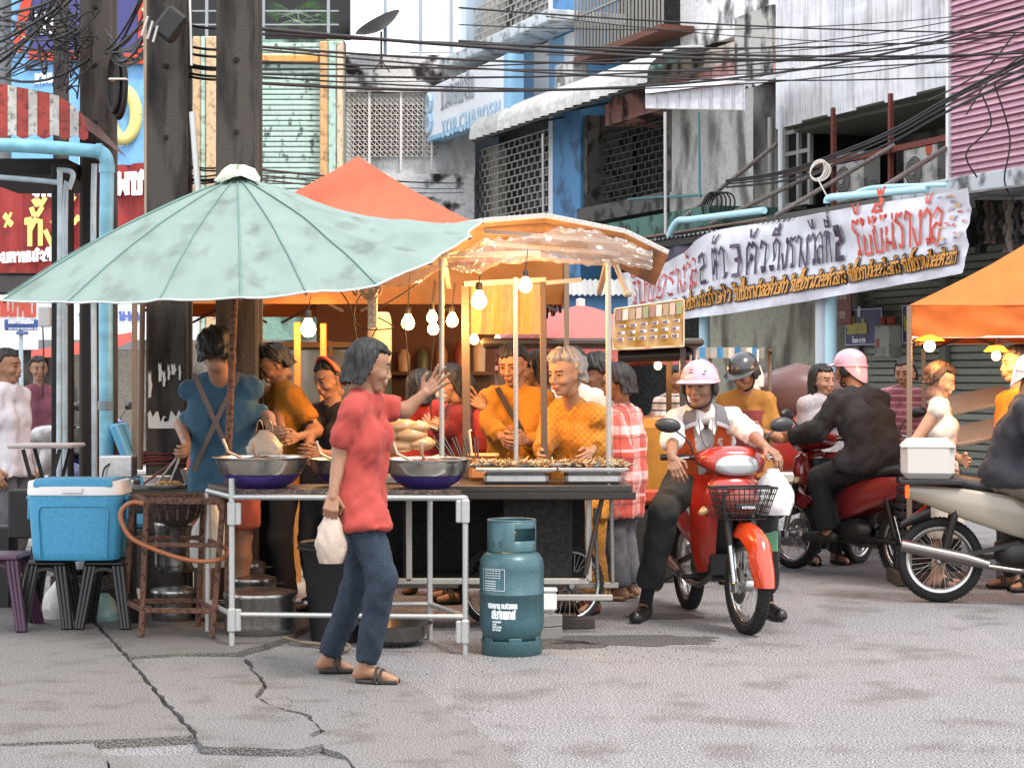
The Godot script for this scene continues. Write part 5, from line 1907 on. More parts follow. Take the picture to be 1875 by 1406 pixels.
func umbrella()->void:
	var d0:=10.75
	var ap:=P(434,322,d0)
	var base:=PY(426,d0)
	var o:=thing("market_umbrella","large faded mint green market umbrella draped onto the cart roof","umbrella",base)
	var tips:=[P(886,405,10.75),P(862,430,10.35),P(790,478,10.0),P(690,522,9.75),P(560,536,9.55),P(440,546,9.5),P(290,548,9.6),P(122,553,9.75),P(4,549,10.2),P(10,540,11.0),P(120,500,11.9),P(300,470,12.0),P(500,450,12.0),P(690,430,11.8),P(820,408,11.4)]
	var n:=tips.size()
	var sub:=8
	var rings:=14
	var rows:=[]
	for r in rings+1:
		var t:=float(r)/rings
		var row:=PackedVector3Array()
		for k in n:
			for s in sub:
				var f:=float(s)/sub
				var a:Vector3=tips[k]
				var b:Vector3=tips[(k+1) % n]
				var e:=a.lerp(b,f)
				var pa:=ap.lerp(a,t)
				var pb:=ap.lerp(b,t)
				var p:=ap.lerp(e,t)
				var bow:=sin(PI*f)
				p.y-=bow*.035*t
				p.y+=.05*sin(PI*t)*(1.0 if a.x<.2 else .4)
				if a.x>-.6 or b.x>-.6:
					p.y-=.16*sin(PI*t)*smoothstep(-.9,-.1,e.x)
				p+=Vector3(0,1,.3)*(.014*nz.get_noise_3d(p.x*260,p.y*200,p.z*260)*t)
				if r==rings:
					p=p.lerp(ap,.035*bow)
				row.append(p - base)
		rows.append(row)
	var mb:=MB.new()
	mb.grid(rows,true)
	for i in mb.n.size():
		if mb.n[i].y<0.0:
			mb.n[i]=-mb.n[i]
	var cm:=M(hx("74867f"),.7,0.0,{"grain":[.015,.8,1.05,2.4],"stain":[.012,Color(.72,.72,.72),.3,.44,2.0],"back":Color(.25,.32,.3)})
	part(o,"canopy",mb,cm)
	for k in n:
		mb=MB.new()
		var row:=[]
		for r in range(1,rings+1):
			row.append(rows[r][k*sub]+Vector3(0,-.012,0))
		mb.tube(row,.008,5)
		part(o,"rib",mb,M(hx("5d4c3f"),.7))
		if k>2 and k<10:
			mb=MB.new()
			var up:=[]
			for r in range(1,rings+1):
				up.append(rows[r][k*sub]+Vector3(0,.004,0))
			mb.tube(up,.0045,4)
			part(o,"seam",mb,M(hx("5f7f77"),.8))
	mb=MB.new()
	mb.tube([P(430,340,d0) - base,P(429,545,d0) - base,P(418,810,d0) - base,Vector3(-.03,0,0)],.02,10)
	part(o,"pole",mb,rusty("77503a"))
	mb=MB.new()
	var cap:=[]
	for i in 5:
		var row:=PackedVector3Array()
		for j in 20:
			var a:=TAU*j/20
			var rr:=[0.0,.05,.1,.13,.125][i] as float
			row.append(ap - base+Vector3(cos(a)*rr,[.05,.045,.025,-.018,-.03][i]+.018*sin(a*3.0+i),sin(a)*rr))
		cap.append(row)
	mb.grid(cap,true)
	part(o,"cap",mb,M(hx("b7bfac"),.85,0.0,{"stain":[.05,Color(.6,.58,.5),.35,.55,.2]}))
	mb=MB.new()
	var hem:Array=Array(rows[rings])
	hem.append(hem[0])
	mb.tube(hem,.0055,5,false)
	part(o,"hem",mb,M(hx("b9c4be"),.8))
func bulb(px:float,py:float,d:float,r:float,e:float,label:String,cord:=.2,shade:="")->void:
	var at:=P(px,py,d)
	var o:=thing("light_bulb",label,"light bulb",at,Basis.IDENTITY,"")
	var mb:=MB.new()
	mb.lathe([Vector2(0,-r),Vector2(r*.5,-r*.88),Vector2(r*.86,-r*.5),Vector2(r,0),Vector2(r*.85,r*.55),Vector2(r*.5,r*1.15),Vector2(r*.42,r*1.4)],20)
	part(o,"glass",mb,M(hx("fff0d8"),.3,0.0,{"emit":[Color(1,.8,.5),4.0]}))
	mb=MB.new()
	mb.lathe([Vector2(r*.43,r*1.38),Vector2(r*.45,r*2.2),Vector2(r*.3,r*2.4),Vector2(0,r*2.42)],12)
	part(o,"socket",mb,M(hx("2a211b"),.6))
	mb=MB.new()
	mb.tube(sag(Vector3(0,r*2.4,0),Vector3(.015,r*2.4+cord,-.02),.0,4),.004,5)
	part(o,"cord",mb,M(hx("241d19"),.7))
	if shade:
		mb=MB.new()
		mb.lathe([Vector2(.02,r*2.3),Vector2(.05,r*2.1),Vector2(r*2.6,r*1.0),Vector2(r*2.62,r*.95)],24)
		part(o,"lamp_shade",mb,M(hx(shade),.5,0.0,{"back":Color(.5,.25,.05)}))
	var l:=OmniLight3D.new()
	l.name="lamp_light"
	l.light_color=Color(1,.72,.42)
	l.light_energy=e*.52
	l.light_size=r*.9
	l.omni_range=30
	l.omni_attenuation=2.0
	l.shadow_enabled=true
	o.add_child(l)
func bulbs()->void:
	bulb(962,524,10.7,.038,.34,"clear glowing bulb hanging at the front of the cart roof",.12)
	bulb(877,552,11.0,.046,.5,"large glowing bulb in the middle of the cart",.1)
	bulb(791,582,11.1,.033,.32,"glowing bulb beside the cart's left front post",.14)
	bulb(793,603,11.5,.035,.3,"low glowing bulb behind the cart's left front post",.2)
	bulb(828,588,11.4,.037,.32,"glowing bulb between the two left cart posts",.14)
	bulb(747,592,11.8,.042,.4,"glowing bulb left of the cart in front of a paper screen",.3)
	bulb(868,622,13.6,.035,.25,"small glowing bulb behind the cart beneath the orange umbrella",.2)
	bulb(911,622,15.0,.028,.2,"tiny glowing bulb far behind the man in yellow",.2)
	bulb(564,603,13.2,.055,.5,"wide glowing bulb under the orange tent near the yellow post",.1)
	bulb(1703,634,13.2,.04,.4,"glowing bulb under an orange shade at the canopy's corner post",.05,"d06a1c")
	bulb(1825,652,13.0,.032,.4,"glowing bulb under an orange shade further along the canopy",.05,"d06a1c")
	bulb(1205,670,14.6,.03,.25,"glowing bulb under the menu-board stall's roof",.1)
func cart()->void:
	var base:=PY(960,11.2)
	var o:=thing("food_cart","food cart with metal roof, posts and spoked wheels carrying fish trays","food cart",base)
	var gal:=M(hx("a8a39b"),.5,.55,{"grain":[.03,.84,1.,.3]})
	var add:=func(called:String,mb:MB,m:Material)->MeshInstance3D:
		var q:=part(o,called,mb,m)
		q.position=-base
		return q
	var mb:=MB.new()
	var top:=.86
	var cx:=func(px:float,d:float,y:float)->Vector3:return PY(px,d,y)
	mb=MB.new()
	var a:Vector3=cx.call(640,10.85,top)
	var b:Vector3=cx.call(1158,10.85,top)
	mb.box(Vector3((a.x+b.x)/2,top - .02,-11.2),Vector3(b.x - a.x,.04,.75),.006)
	add.call("counter",mb,M(hx("3a3531"),.4,.3,{"grain":[.03,.6,1.,.4]}))
	mb=MB.new()
	mb.box(Vector3((a.x+b.x)/2+.02,top - .06,-10.84),Vector3(b.x - a.x,.045,.03),.006)
	add.call("counter_edge",mb,M(hx("2b2725"),.5,.3))
	var fr:=cx.call(1078,11.0,0) as Vector3
	mb=MB.new()
	mb.box(Vector3((a.x+fr.x)/2,.56,-11.56),Vector3(fr.x - a.x,.52,.02))
	mb.box(Vector3((a.x+fr.x)/2,.3,-11.3),Vector3(fr.x - a.x,.02,.5))
	mb.box(Vector3(a.x+.3,.56,-11.3),Vector3(.02,.5,.5))
	add.call("cupboard",mb,M(hx("221d1a"),.8,0.0,{"grain":[.03,.4,1.,.5]}))
	mb=MB.new()
	mb.box(Vector3(cx.call(985,11.05,0).x,.56,-11.05),Vector3(.4,.5,.02),.004)
	add.call("hanging_panel",mb,M(hx("241e1b"),.8,0.0,{"grain":[.02,.5,1.,.4],"stain":[.02,Color(.5,.4,.3),.4,.6,.3]}))
	for q in [[Vector3(a.x,.3,-10.98),Vector3(fr.x,.3,-10.98)],[Vector3(a.x,.22,-11.5),Vector3(fr.x+.2,.22,-11.5)],[Vector3(fr.x,.3,-10.98),Vector3(fr.x,top - .05,-10.98)],[Vector3(fr.x - .3,.21,-10.95),Vector3(cx.call(1122,10.95,0).x,.21,-10.95)],[Vector3(a.x+.33,.3,-10.98),Vector3(a.x+.33,top - .05,-10.98)]]:
		mb=MB.new()
		mb.bar(q[0],q[1],.034,-1,.004)
		add.call("frame_bar",mb,gal)
	for q in [[1119,885,1122,1068,10.93,.012,"9a958c"],[1108,888,1072,1052,10.94,.014,"5d4e43"],[1090,930,1094,1060,11.1,.012,"8d8982"],[965,912,1040,898,10.95,.01,"8a7a68"]]:
		mb=MB.new()
		mb.tube([P(q[0],q[1],q[4]),P(q[2],q[3],q[4])],q[5],8)
		add.call("strut",mb,M(hx(q[6]),.5,.4,{"grain":[.05,.5,1.,.2]}))
	for q in [[808,472,836,10.9,.0155],[944,508,832,10.95,.014],[1114,482,872,10.9,.0165]]:
		mb=MB.new()
		mb.tube([P(q[0],q[1],q[3]),Vector3(P(q[0],q[1],q[3]).x+.003,top,-q[3])],q[4],10)
		add.call("post",mb,gal)
	for q in [[852,520,812,11.55,.05],[994,515,830,11.5,.04]]:
		mb=MB.new()
		mb.bar(P(q[0],q[1],q[3]),Vector3(P(q[0],q[1],q[3]).x+.01,top,-q[3]),q[4],.03,.004)
		add.call("back_post",mb,M(hx("5d5148"),.6,.3,{"grain":[.04,.8,1.,.3]}))
	var prof:=[P(700,438,10.9),P(885,404,10.9),P(1000,395,10.9),P(1145,424,10.9),P(1224,463,10.9)]
	var back:=Vector3(0,-.13,-1.0)
	for k in 4:
		mb=MB.new()
		var p:Vector3=prof[k]
		var q:Vector3=prof[k+1]
		mb.quad(p,q,q+back,p+back,(p+q)*.5 - UP)
		mb.quad(p - UP*.012,q - UP*.012,q+back - UP*.012,p+back - UP*.012,(p+q)*.5+UP)
		add.call("roof_sheet",mb,M(hx("7a6350"),.6,.1,{"grain":[.02,.6,1.,.9]}))
		mb=MB.new()
		mb.bar(p+Vector3(0,0,.02),q+Vector3(0,0,.02),.028,.02,.003)
		add.call("roof_edge",mb,M(hx("b9b6b0"),.4,.4,{"grain":[.04,.7,1.,.3]}))
	mb=MB.new()
	for t in [0.15,0.5,0.85]:
		mb.bar(prof[1]+back*t - UP*.03,prof[3]+back*t - UP*.03,.025)
	mb.bar(P(812,466,10.9),P(990,464,10.9),.03)
	mb.bar(P(812,468,10.9),P(812,468,10.9)+back,.03)
	mb.bar(P(1112,480,10.9),P(1112,480,10.9)+back,.03)
	mb.bar(P(1000,512,11.5),P(850,520,11.5),.03)
	mb.bar(P(1000,518,11.5),P(1065,512,11.5),.025)
	add.call("roof_frame",mb,gal)
	mb=MB.new()
	mb.tube([P(1128,485,10.92),P(1148,535,10.92)],.016,8)
	mb.box(P(1150,538,10.92),Vector3(.05,.035,.05),.01)
	add.call("roof_stay",mb,M(hx("9c8a78"),.5,.4))
	for q in [[1043,11.36],[905,11.36],[1043,11.95]]:
		var w:=spoked_wheel(.235,.045,false)
		o.add_child(w,true)
		w.name="wheel"
		w.transform=Transform3D(Basis(UP,deg_to_rad(-60)),PY(q[0],q[1],.235) - base)
	var pl:=thing("plastic_sheet","crumpled clear plastic sheet rolled up under the cart roof edge","plastic sheet",P(960,460,10.7))
	var rows:=[]
	var spine:=[[655,505,15],[700,508,17],[760,500,17],[815,478,12],[850,478,22],[880,470,26],[920,462,20],[970,452,24],[1030,447,27],[1090,452,25],[1150,465,20],[1195,478,15]]
	for s in 121:
		var t:=s/120.0*(spine.size() - 1)
		var i:=mini(int(t),spine.size() - 2)
		var f:=t - i
		var c:=P(lerpf(spine[i][0],spine[i+1][0],f),lerpf(spine[i][1],spine[i+1][1],f),10.72)
		var r:=lerpf(spine[i][2],spine[i+1][2],f)*10.7/F
		var row:=PackedVector3Array()
		for j in 24:
			var a2:=TAU*j/24
			var rr:=r*(1.0+.6*nz.get_noise_2d(s*5.0+j*9.0,j*16.0)+.3*nz.get_noise_2d(s*16.0 - j*22.0,j*30.0))
			row.append(c+Vector3(0,sin(a2)*rr,cos(a2)*rr*.7) - P(960,460,10.7))
		rows.append(row)
	mb=MB.new()
	mb.grid(rows,true)
	part(pl,"roll",mb,M(hx("a89a8c"),.16,0.0,{"alpha":.2}))
	var ps:=thing("power_strip","pale power strip with coiled cables hanging under the umbrella","power strip",P(682,555,10.9))
	mb=MB.new()
	mb.box(Vector3(0,-.02,0),Vector3(.055,.24,.035),.006)
	part(ps,"body",mb,M(hx("b9a68c"),.6))
	mb=MB.new()
	for k in 5:
		mb.box(Vector3(.015,.07 - k*.042,.022),Vector3(.03,.022,.03),.005)
	part(ps,"plug",mb,M(hx("c9b8a0"),.5))
	mb=MB.new()
	for k in 9:
		mb.tube(circle(Vector3(-.01+.01*sin(k*2.0),.08+.01*cos(k*3.0),.03),Vector3(.045+.01*sin(k*1.3),0,.01),Vector3(.01,.05+.012*cos(k*1.7),0),14),.0035,4,false)
	part(ps,"cable_coil",mb,M(hx("a8927a"),.7))
	for q in [[[690,500],[650,560],[660,600],[720,600],[690,580]],[[690,565],[750,530],[780,505]],[[630,500],[650,540],[655,520],[675,495]],[[690,600],[660,640],[640,560],[610,520]],[[795,605],[790,660],[788,720],[790,770]],[[740,590],[745,640],[750,700]]]:
		mb=MB.new()
		mb.at(-P(682,555,10.9)).tube(curve(q.map(func(w):return P(w[0],w[1],10.95)),6),.004,5)
		part(ps,"cord",mb,M(hx("2b221d"),.7))
func spoked_wheel(r:float,w:float,disc:=true)->Node3D:
	var o:=Node3D.new()
	var ty:=MB.new()
	ty.xf=Transform3D(Basis(Vector3.BACK,PI/2),Vector3.ZERO)
	var h:=w*.5
	ty.lathe([Vector2(r - w*.75,-h*.55),Vector2(r - w*.5,-h*.95),Vector2(r - w*.2,-h*.9),Vector2(r - w*.03,-h*.5),Vector2(r,0),Vector2(r - w*.03,h*.5),Vector2(r - w*.2,h*.9),Vector2(r - w*.5,h*.95),Vector2(r - w*.75,h*.55)],44)
	for k in 60:
		for s in [-1,1]:
			var a:=TAU*(k+(.25 if s>0 else 0.0))/60
			var rad:=Vector3(cos(a),0,sin(a))
			var keep:=ty.xf
			ty.xf=keep*Transform3D(Basis(rad,UP,rad.cross(UP)),rad*(r - w*.03)+UP*s*h*.42)
			ty.box(Vector3.ZERO,Vector3(w*.1,h*.55,r*.045))
			ty.xf=keep
	part(o,"tyre",ty,M(hx("191817"),.85,0.0,{"grain":[.05,.6,1.,.1]}))
	var rm:=MB.new()
	rm.xf=ty.xf
	rm.lathe([Vector2(r - w*.72,-h*.6),Vector2(r - w*.95,-h*.6),Vector2(r - w*1.05,-h*.3),Vector2(r - w*1.05,h*.3),Vector2(r - w*.95,h*.6),Vector2(r - w*.72,h*.6)],40)
	part(o,"rim",rm,M(hx("b5b3b0"),.22,.95))
	var sp:=MB.new()
	var ri:=r - w*1.02
	for k in 32:
		var a:=TAU*k/32
		var b:=a+(.5 if k % 4<2 else -.5)
		var sx:=h*.8 if k % 2 else -h*.8
		sp.tube([Vector3(sx,cos(b)*.03,sin(b)*.03),Vector3(0,cos(a)*ri,sin(a)*ri)],.0016,4,false)
	sp.tube([Vector3(-h*1.2,0,0),Vector3(-h*.7,0,0),Vector3(h*.7,0,0),Vector3(h*1.2,0,0)],[.02,.036,.036,.02],14)
	part(o,"spokes",sp,M(hx("b9b7b4"),.3,.9))
	if disc:
		var dk:=MB.new()
		dk.xf=Transform3D(Basis(Vector3.BACK,PI/2),Vector3(-h*1.4,0,0))
		dk.lathe([Vector2(.05,-.002),Vector2(.105,-.002),Vector2(.105,.002),Vector2(.05,.002),Vector2(.05,-.002)],28)
		part(o,"brake_disc",dk,M(hx("8d8b88"),.3,.9))
	return o
func bowl(px:float,py:float,d:float,r:float,label:String,foodc:String)->void:
	var at:=P(px,py,d)
	var hh:=r*.62
	var o:=thing("mixing_bowl",label,"bowl",at - UP*hh)
	var mb:=MB.new()
	mb.lathe([Vector2(0,0),Vector2(r*.42,.002),Vector2(r*.7,hh*.2),Vector2(r*.9,hh*.55),Vector2(r*.97,hh*.9),Vector2(r,hh),Vector2(r*1.05,hh+.004),Vector2(r*1.05,hh+.008),Vector2(r*.98,hh+.004),Vector2(r*.93,hh*.8)],48)
	part(o,"shell",mb,M(hx("c4c0b8"),.2,.95,{"grain":[.02,.8,1.,.4]}))
	mb=MB.new()
	mb.lathe([Vector2(r*.45,-.001),Vector2(r*.705,hh*.195),Vector2(r*.85,hh*.43),Vector2(r*.856,hh*.43),Vector2(r*.716,hh*.19),Vector2(r*.46,-.008)],48)
	part(o,"violet_band",mb,M(hx("4b3a86"),.3,.5))
	mb=MB.new()
	var rows:=[]
	for i in 9:
		var row:=PackedVector3Array()
		for j in 30:
			var a:=TAU*j/30
			var rr:=r*.95*i/8.0
			row.append(Vector3(cos(a)*rr,hh*.86+(1 - i/8.0)*.03+.02*nz.get_noise_2d(cos(a)*rr*1500,sin(a)*rr*1500),sin(a)*rr))
		rows.append(row)
	mb.grid(rows,true)
	part(o,"food",mb,M(hx(foodc),.35,0.0,{"grain":[.08,.35,1.1,.12],"bump":[.08,1.0,.1]}))
	for k in 2:
		mb=MB.new()
		var a:=2.6 - k*.9
		var e:=Vector3(cos(a)*r*.8,hh*.9,sin(a)*r*.4)
		mb.tube([Vector3(0,hh*.85,0)+e*Vector3(.3,0,.3),e+UP*.05,e*Vector3(1.15,1,1.1)+UP*.12],.009,6)
		part(o,"ladle_handle",mb,M(hx("c9b49a"),.35,.6))
func table()->void:
	var o:=thing("trestle_table","folding galvanised pipe table carrying the mixing bowls","table",PY(640,10.4))
	var off:=PY(640,10.4)
	var gal:=M(hx("b2b3b0"),.42,.6,{"grain":[.04,.84,1.,.25]})
	var fl:=PY(424,10.25)
	var fr:=PY(852,10.15)
	var bl:=PY(380,10.8)
	var br:=PY(787,10.72)
	var top:=.83
	var dk:=func(v:Vector3,y:float)->Vector3:return Vector3(v.x,y,v.z) - off
	var leg:=func(p:Vector3,y0:float,y1:float)->void:
		var mb:=MB.new()
		mb.tube([dk.call(p,y0),dk.call(p,y1)],.0165,10)
		part(o,"leg",mb,gal)
	leg.call(fl,.036,top+.1)
	leg.call(fr,0.0,top)
	leg.call(bl,.036,top)
	leg.call(br,0.0,top)
	for q in [[fl,fr],[fl,bl],[fr,br],[bl,br]]:
		var mb:=MB.new()
		mb.tube([dk.call(q[0],.2),dk.call(q[1],.2)],.014,10)
		part(o,"lower_rail",mb,gal)
		mb=MB.new()
		mb.tube([dk.call(q[0],top),dk.call(q[1],top)],.016,10)
		part(o,"upper_rail",mb,gal)
	for q in [[fl,.74],[fl,.17],[fr,.76],[fr,.12]]:
		var mb:=MB.new()
		mb.box(dk.call(q[0],q[1])+Vector3(.035 if q[0]==fl else -.035,0,.0),Vector3(.03,.12,.04),.006)
		mb.box(dk.call(q[0],q[1]),Vector3(.045,.13,.045),.008)
		part(o,"bracket",mb,gal)
	var mb:=MB.new()
	var p:=[dk.call(fl,top+.018)+Vector3(.02,0,-.02),dk.call(fr,top+.018)+Vector3(-.02,0,-.02),dk.call(br,top+.018),dk.call(bl,top+.018)]
	mb.quad(p[0],p[1],p[2],p[3],off - UP*50)
	mb.quad(p[0]+UP*.022,p[1]+UP*.022,p[2]+UP*.022,p[3]+UP*.022,Vector3(0,-50,0))
	for i in 4:
		mb.quad(p[i],p[(i+1) % 4],p[(i+1) % 4]+UP*.022,p[i]+UP*.022,(p[0]+p[2])*.5)
	part(o,"board",mb,M(hx("6d5850"),.6,0.0,{"grain":[.03,.5,1.,.5],"stain":[.04,Color(.5,.4,.36),.35,.5,.4]}))
	bowl(478,838,10.42,.255,"steel mixing bowl with violet base by the blue cooler's end of the table","8a4a2a")
	bowl(635,842,10.6,.21,"steel mixing bowl between the two violet-based bowls","9a4a22")
	bowl(782,842,10.38,.235,"steel mixing bowl with violet base beside the fish trays","a85a30")
	bag(P(484,815,10.75),.09,.17,"translucent tan plastic carrier bag standing behind the mixing bowl","b5a08c")
	var t2:=thing("snack_tray","steel tray under heaped bags of snacks","tray",PY(745,11.0,.86))
	mb=MB.new()
	mb.box(Vector3(0,.025,0),Vector3(.36,.05,.26),.012)
	part(t2,"tray",mb,M(hx("b0aba4"),.3,.9))
	for q in [[700,812,.09],[735,816,.085],[770,812,.085],[712,797,.09],[752,796,.09],[735,780,.085],[765,782,.07],[693,792,.07],[718,775,.055]]:
		mb=MB.new()
		var c:=P(q[0],q[1],10.98+.02*sin(q[0]))
		var rows:=[]
		for i in 11:
			var e:=PI*i/10 - PI/2
			var row:=PackedVector3Array()
			for j in 18:
				var a:=TAU*j/18
				var w:=1.0+.18*nz.get_noise_3d(cos(a)*70+q[0],sin(e)*70,sin(a)*70)
				row.append(c+Vector3(cos(e)*cos(a)*q[2]*w,sin(e)*q[2]*.5*w,cos(e)*sin(a)*q[2]*.7*w))
			rows.append(row)
		mb.grid(rows,true)
		solo("snack_bag",mb,M(hx("c79a6c"),.3,0.0,{"grain":[.06,.65,1.05,.08],"back":Color(.4,.25,.12),"coat":.4}),"plump clear bag of golden snacks heaped on the cart","bag","bags of snacks heaped on the cart")
func bag(at:Vector3,r:float,h:float,label:String,c:String,handles:=true)->void:
	var o:=thing("plastic_bag",label,"plastic bag",at - UP*h*.5)
	var rows:=[]
	for i in 13:
		var t:=i/12.0
		var row:=PackedVector3Array()
		for j in 22:
			var a:=TAU*j/22
			var rr:=r*(.72+.4*sin(PI*minf(t*1.15+.12,1.0)))*(1.0 - .55*smoothstep(.72,1.0,t))
			rr*=1.0+.22*nz.get_noise_3d(cos(a)*190+at.x*50,t*360,sin(a)*190)
			row.append(Vector3(cos(a)*rr,t*h,sin(a)*rr*.7))
		rows.append(row)
	var mb:=MB.new()
	mb.grid(rows,true)
	var m:=M(hx(c),.35,0.0,{"grain":[.03,.8,1.05,.2],"back":Color(.5,.48,.45)})
	part(o,"sack",mb,m)
	if handles:
		for s in [-1.0,1.0]:
			mb=MB.new()
			var row1:=[]
			var q:=circle(Vector3(s*r*.3,h*.95,0),Vector3(r*.22,0,0),Vector3(0,h*.36,0),10,0.0,PI)
			for p in q:
				row1.append(PackedVector3Array([p - Vector3(0,0,.012),p+Vector3(0,.006,0),p+Vector3(0,0,.012)]))
			mb.grid(row1)
			part(o,"handle",mb,m)
func goods()->void:
	var ss:=M(hx("b9b7b4"),.28,.92,{"grain":[.02,.8,1.,.4]})
	for q in [[870,1020,878,10.82,"steel tray of curry and fish nearer the mixing bowls"],[1022,1152,876,10.82,"steel tray of fish at the cart's outer end"]]:
		var a:=PY(q[0],q[3],.86)
		var b:=PY(q[1],q[3],.86)
		var w:=b.x - a.x
		var o:=thing("fish_tray",q[4],"tray",Vector3((a.x+b.x)/2,.86,-q[3] - .2))
		var mb:=MB.new()
		mb.lathe([Vector2(.12,.0),Vector2(.14,.012),Vector2(.15,.075),Vector2(.0,.08)],4)
		mb=MB.new()
		mb.box(Vector3(0,.035,0),Vector3(w*.8,.07,.3),.02)
		part(o,"pan",mb,ss)
		mb=MB.new()
		for s in [[0,.16,w,.02],[0,-.16,w,.02],[-w/2+.01,0,.02,.32],[w/2 - .01,0,.02,.32]]:
			mb.box(Vector3(s[0],.088,s[1]),Vector3(s[2],.018,s[3]+.006),.004)
		mb.box(Vector3(0,.078,0),Vector3(w - .03,.008,.31))
		part(o,"tray",mb,ss)
		for k in 7:
			mb=MB.new()
			var c:=Vector3(-w*.42+w*.84*k/6.0,.105+.008*(k % 2),.08*sin(k*1.9))
			mb.xf=Transform3D(Basis(UP,.5+.3*sin(k*2.0)),c)
			var rows:=[]
			for i in 9:
				var t:=i/8.0
				var row:=PackedVector3Array()
				var r:=.026*sin(PI*pow(t,.7))+(.018 if i==8 else .003)
				for j in 10:
					var a2:=TAU*j/10
					row.append(Vector3((t - .5)*.17,cos(a2)*r*(.7 if i<8 else .2),sin(a2)*r))
				rows.append(row)
			mb.grid(rows,true)
			part(o,"fish",mb,M(hx(["8a8680","55504c","9d8f7c"][k % 3]),.35,.1,{"grain":[.1,.35,1.1,.06]}))
		mb=MB.new()
		for k in 300:
			var c:=Vector3(rng.randf_range(-.46,.46)*w,.1+rng.randf()*.03,rng.randf_range(-.14,.14))
			var d:=Vector3(rng.randf_range(-1,1),rng.randf_range(-.2,.4),rng.randf_range(-1,1)).normalized()*rng.randf_range(.012,.03)
			mb.col=[Color(.35,.16,.05),Color(.45,.28,.12),Color(.25,.09,.03),Color(.1,.16,.06),Color(.55,.42,.28)][k % 5]
			mb.tube([c,c+d,c+d*1.6+UP*.004],.0035,4)
		var g:=part(o,"garnish",mb,M(Color.WHITE,.4,0.0,{"vc":1}))
		g.set_meta("kind","stuff")
	var tb:=thing("sauce_tub","square orange plastic tub of red sauce with a ladle","tub",PY(884,11.35,.86))
	var mb:=MB.new()
	mb.box(Vector3(0,.075,0),Vector3(.165,.15,.16),.02)
	part(tb,"tub",mb,M(hx("c98a54"),.3,0.0,{"back":Color(.5,.25,.1)}))
	mb=MB.new()
	for s in [[0,.085,.19,.016],[0,-.085,.19,.016],[-.088,0,.016,.186],[.088,0,.016,.186]]:
		mb.box(Vector3(s[0],.15,s[1]),Vector3(s[2],.014,s[3]),.004)
	part(tb,"rim",mb,M(hx("d49a66"),.3))
	mb=MB.new()
	mb.box(Vector3(0,.13,0),Vector3(.15,.03,.15))
	part(tb,"sauce",mb,M(hx("8a2f12"),.25))
	mb=MB.new()
	mb.tube(curve([Vector3(-.06,.1,0),Vector3(-.075,.25,.0),Vector3(-.08,.29,0),Vector3(-.065,.295,0)],4),.007,6)
	part(tb,"ladle",mb,M(hx("d8bfa0"),.4))
	var fg:=thing("wire_basket","round dark wire basket standing on edge behind the bowls","basket",PY(806,11.0,.86))
	mb=MB.new()
	for r in [.035,.06,.085]:
		mb.tube(circle(Vector3(0,.06,0),Vector3(r,0,0),Vector3(0,r,0),24),.0035,5)
	for k in 16:
		var a:=TAU*k/16
		mb.tube([Vector3(cos(a)*.03,.06+sin(a)*.03,0),Vector3(cos(a)*.085,.06+sin(a)*.085,.0)],.003,4)
	part(fg,"wires",mb,M(hx("1c1917"),.5,.3))
	mb=MB.new()
	mb.tube(circle(Vector3(0,.06,-.01),Vector3(.1,0,0),Vector3(0,.1,0),28),.008,6)
	part(fg,"hoop",mb,M(hx("d6cfc4"),.4))
	for k in 5:
		var tg:=MB.new()
		var c:=P(815+k*14,838,10.95)
		tg.tube([c,c+Vector3(-.09+.02*k,.11,-.05)],.006,6)
		tg.tube([c+Vector3(.012,0,0),c+Vector3(-.07+.02*k,.115,-.05)],.006,6)
		solo("serving_tongs",tg,M(hx("1d1a18"),.4,.2),"black serving tongs leaning among the dishes","tongs","tongs among the dishes")
	cylinder()
	cooler()
	burner()
	for q in [[318,1040,1092,.135,11.35,"tall steel stockpot behind the burner stand"],[322,960,1045,.13,11.6,"steel pot stacked behind the burner stand"],[476,1095,1165,.2,10.75,"large steel stockpot under the table's end"],[465,1062,1092,.13,11.3,"steel pot behind the large stockpot"],[458,1035,1050,.09,11.6,"small steel pot far under the table"]]:
		stockpot(q)
	var bs:=thing("steel_basin","wide steel basin on the ground under the table","basin",PY(722,10.5))
	mb=MB.new()
	mb.lathe([Vector2(0,0),Vector2(.1,0),Vector2(.17,.05),Vector2(.205,.12),Vector2(.215,.125),Vector2(.2,.118),Vector2(.16,.055),Vector2(0,.02)],36)
	part(bs,"bowl",mb,M(hx("8d8a86"),.25,.95))
	var bk:=thing("black_bucket","large black plastic bin under the table","bin",PY(625,10.72))
	mb=MB.new()
	mb.lathe([Vector2(0,0),Vector2(.17,0),Vector2(.22,.5),Vector2(.235,.52),Vector2(.235,.55),Vector2(.215,.54),Vector2(.16,.03)],32)
	part(bk,"bin",mb,M(hx("17171a"),.5))
	mb=MB.new()
	mb.tube(circle(Vector3(0,.52,0),Vector3(.238,0,0),Vector3(0,0,.238),32),.012,6)
	part(bk,"rim",mb,M(hx("1d1d20"),.5))
	var rp:=MB.new()
	rp.tube(curve([[520,1172],[550,1180],[585,1184],[600,1190],[620,1196],[640,1190],[628,1182],[605,1186],[590,1180],[612,1178]].map(func(q):return G(q[0],q[1],.036)+UP*.012),8),.011,8)
	solo("rope",rp,M(hx("8a7a66"),.9,0.0,{"grain":[.3,.3,1.,.06]}),"knotted tan rope lying on the concrete under the table","rope")
	var br:=thing("brick","grey weathered brick chocking the cart wheel","brick",PY(1057,11.2),Basis(UP,.12))
	mb=MB.new()
	mb.box(Vector3(0,.034,0),Vector3(.2,.068,.1),.008)
	part(br,"block",mb,M(hx("6f665f"),.95,0.0,{"grain":[.06,.5,1.05,.2],"bump":[.08,1.,.15]}))
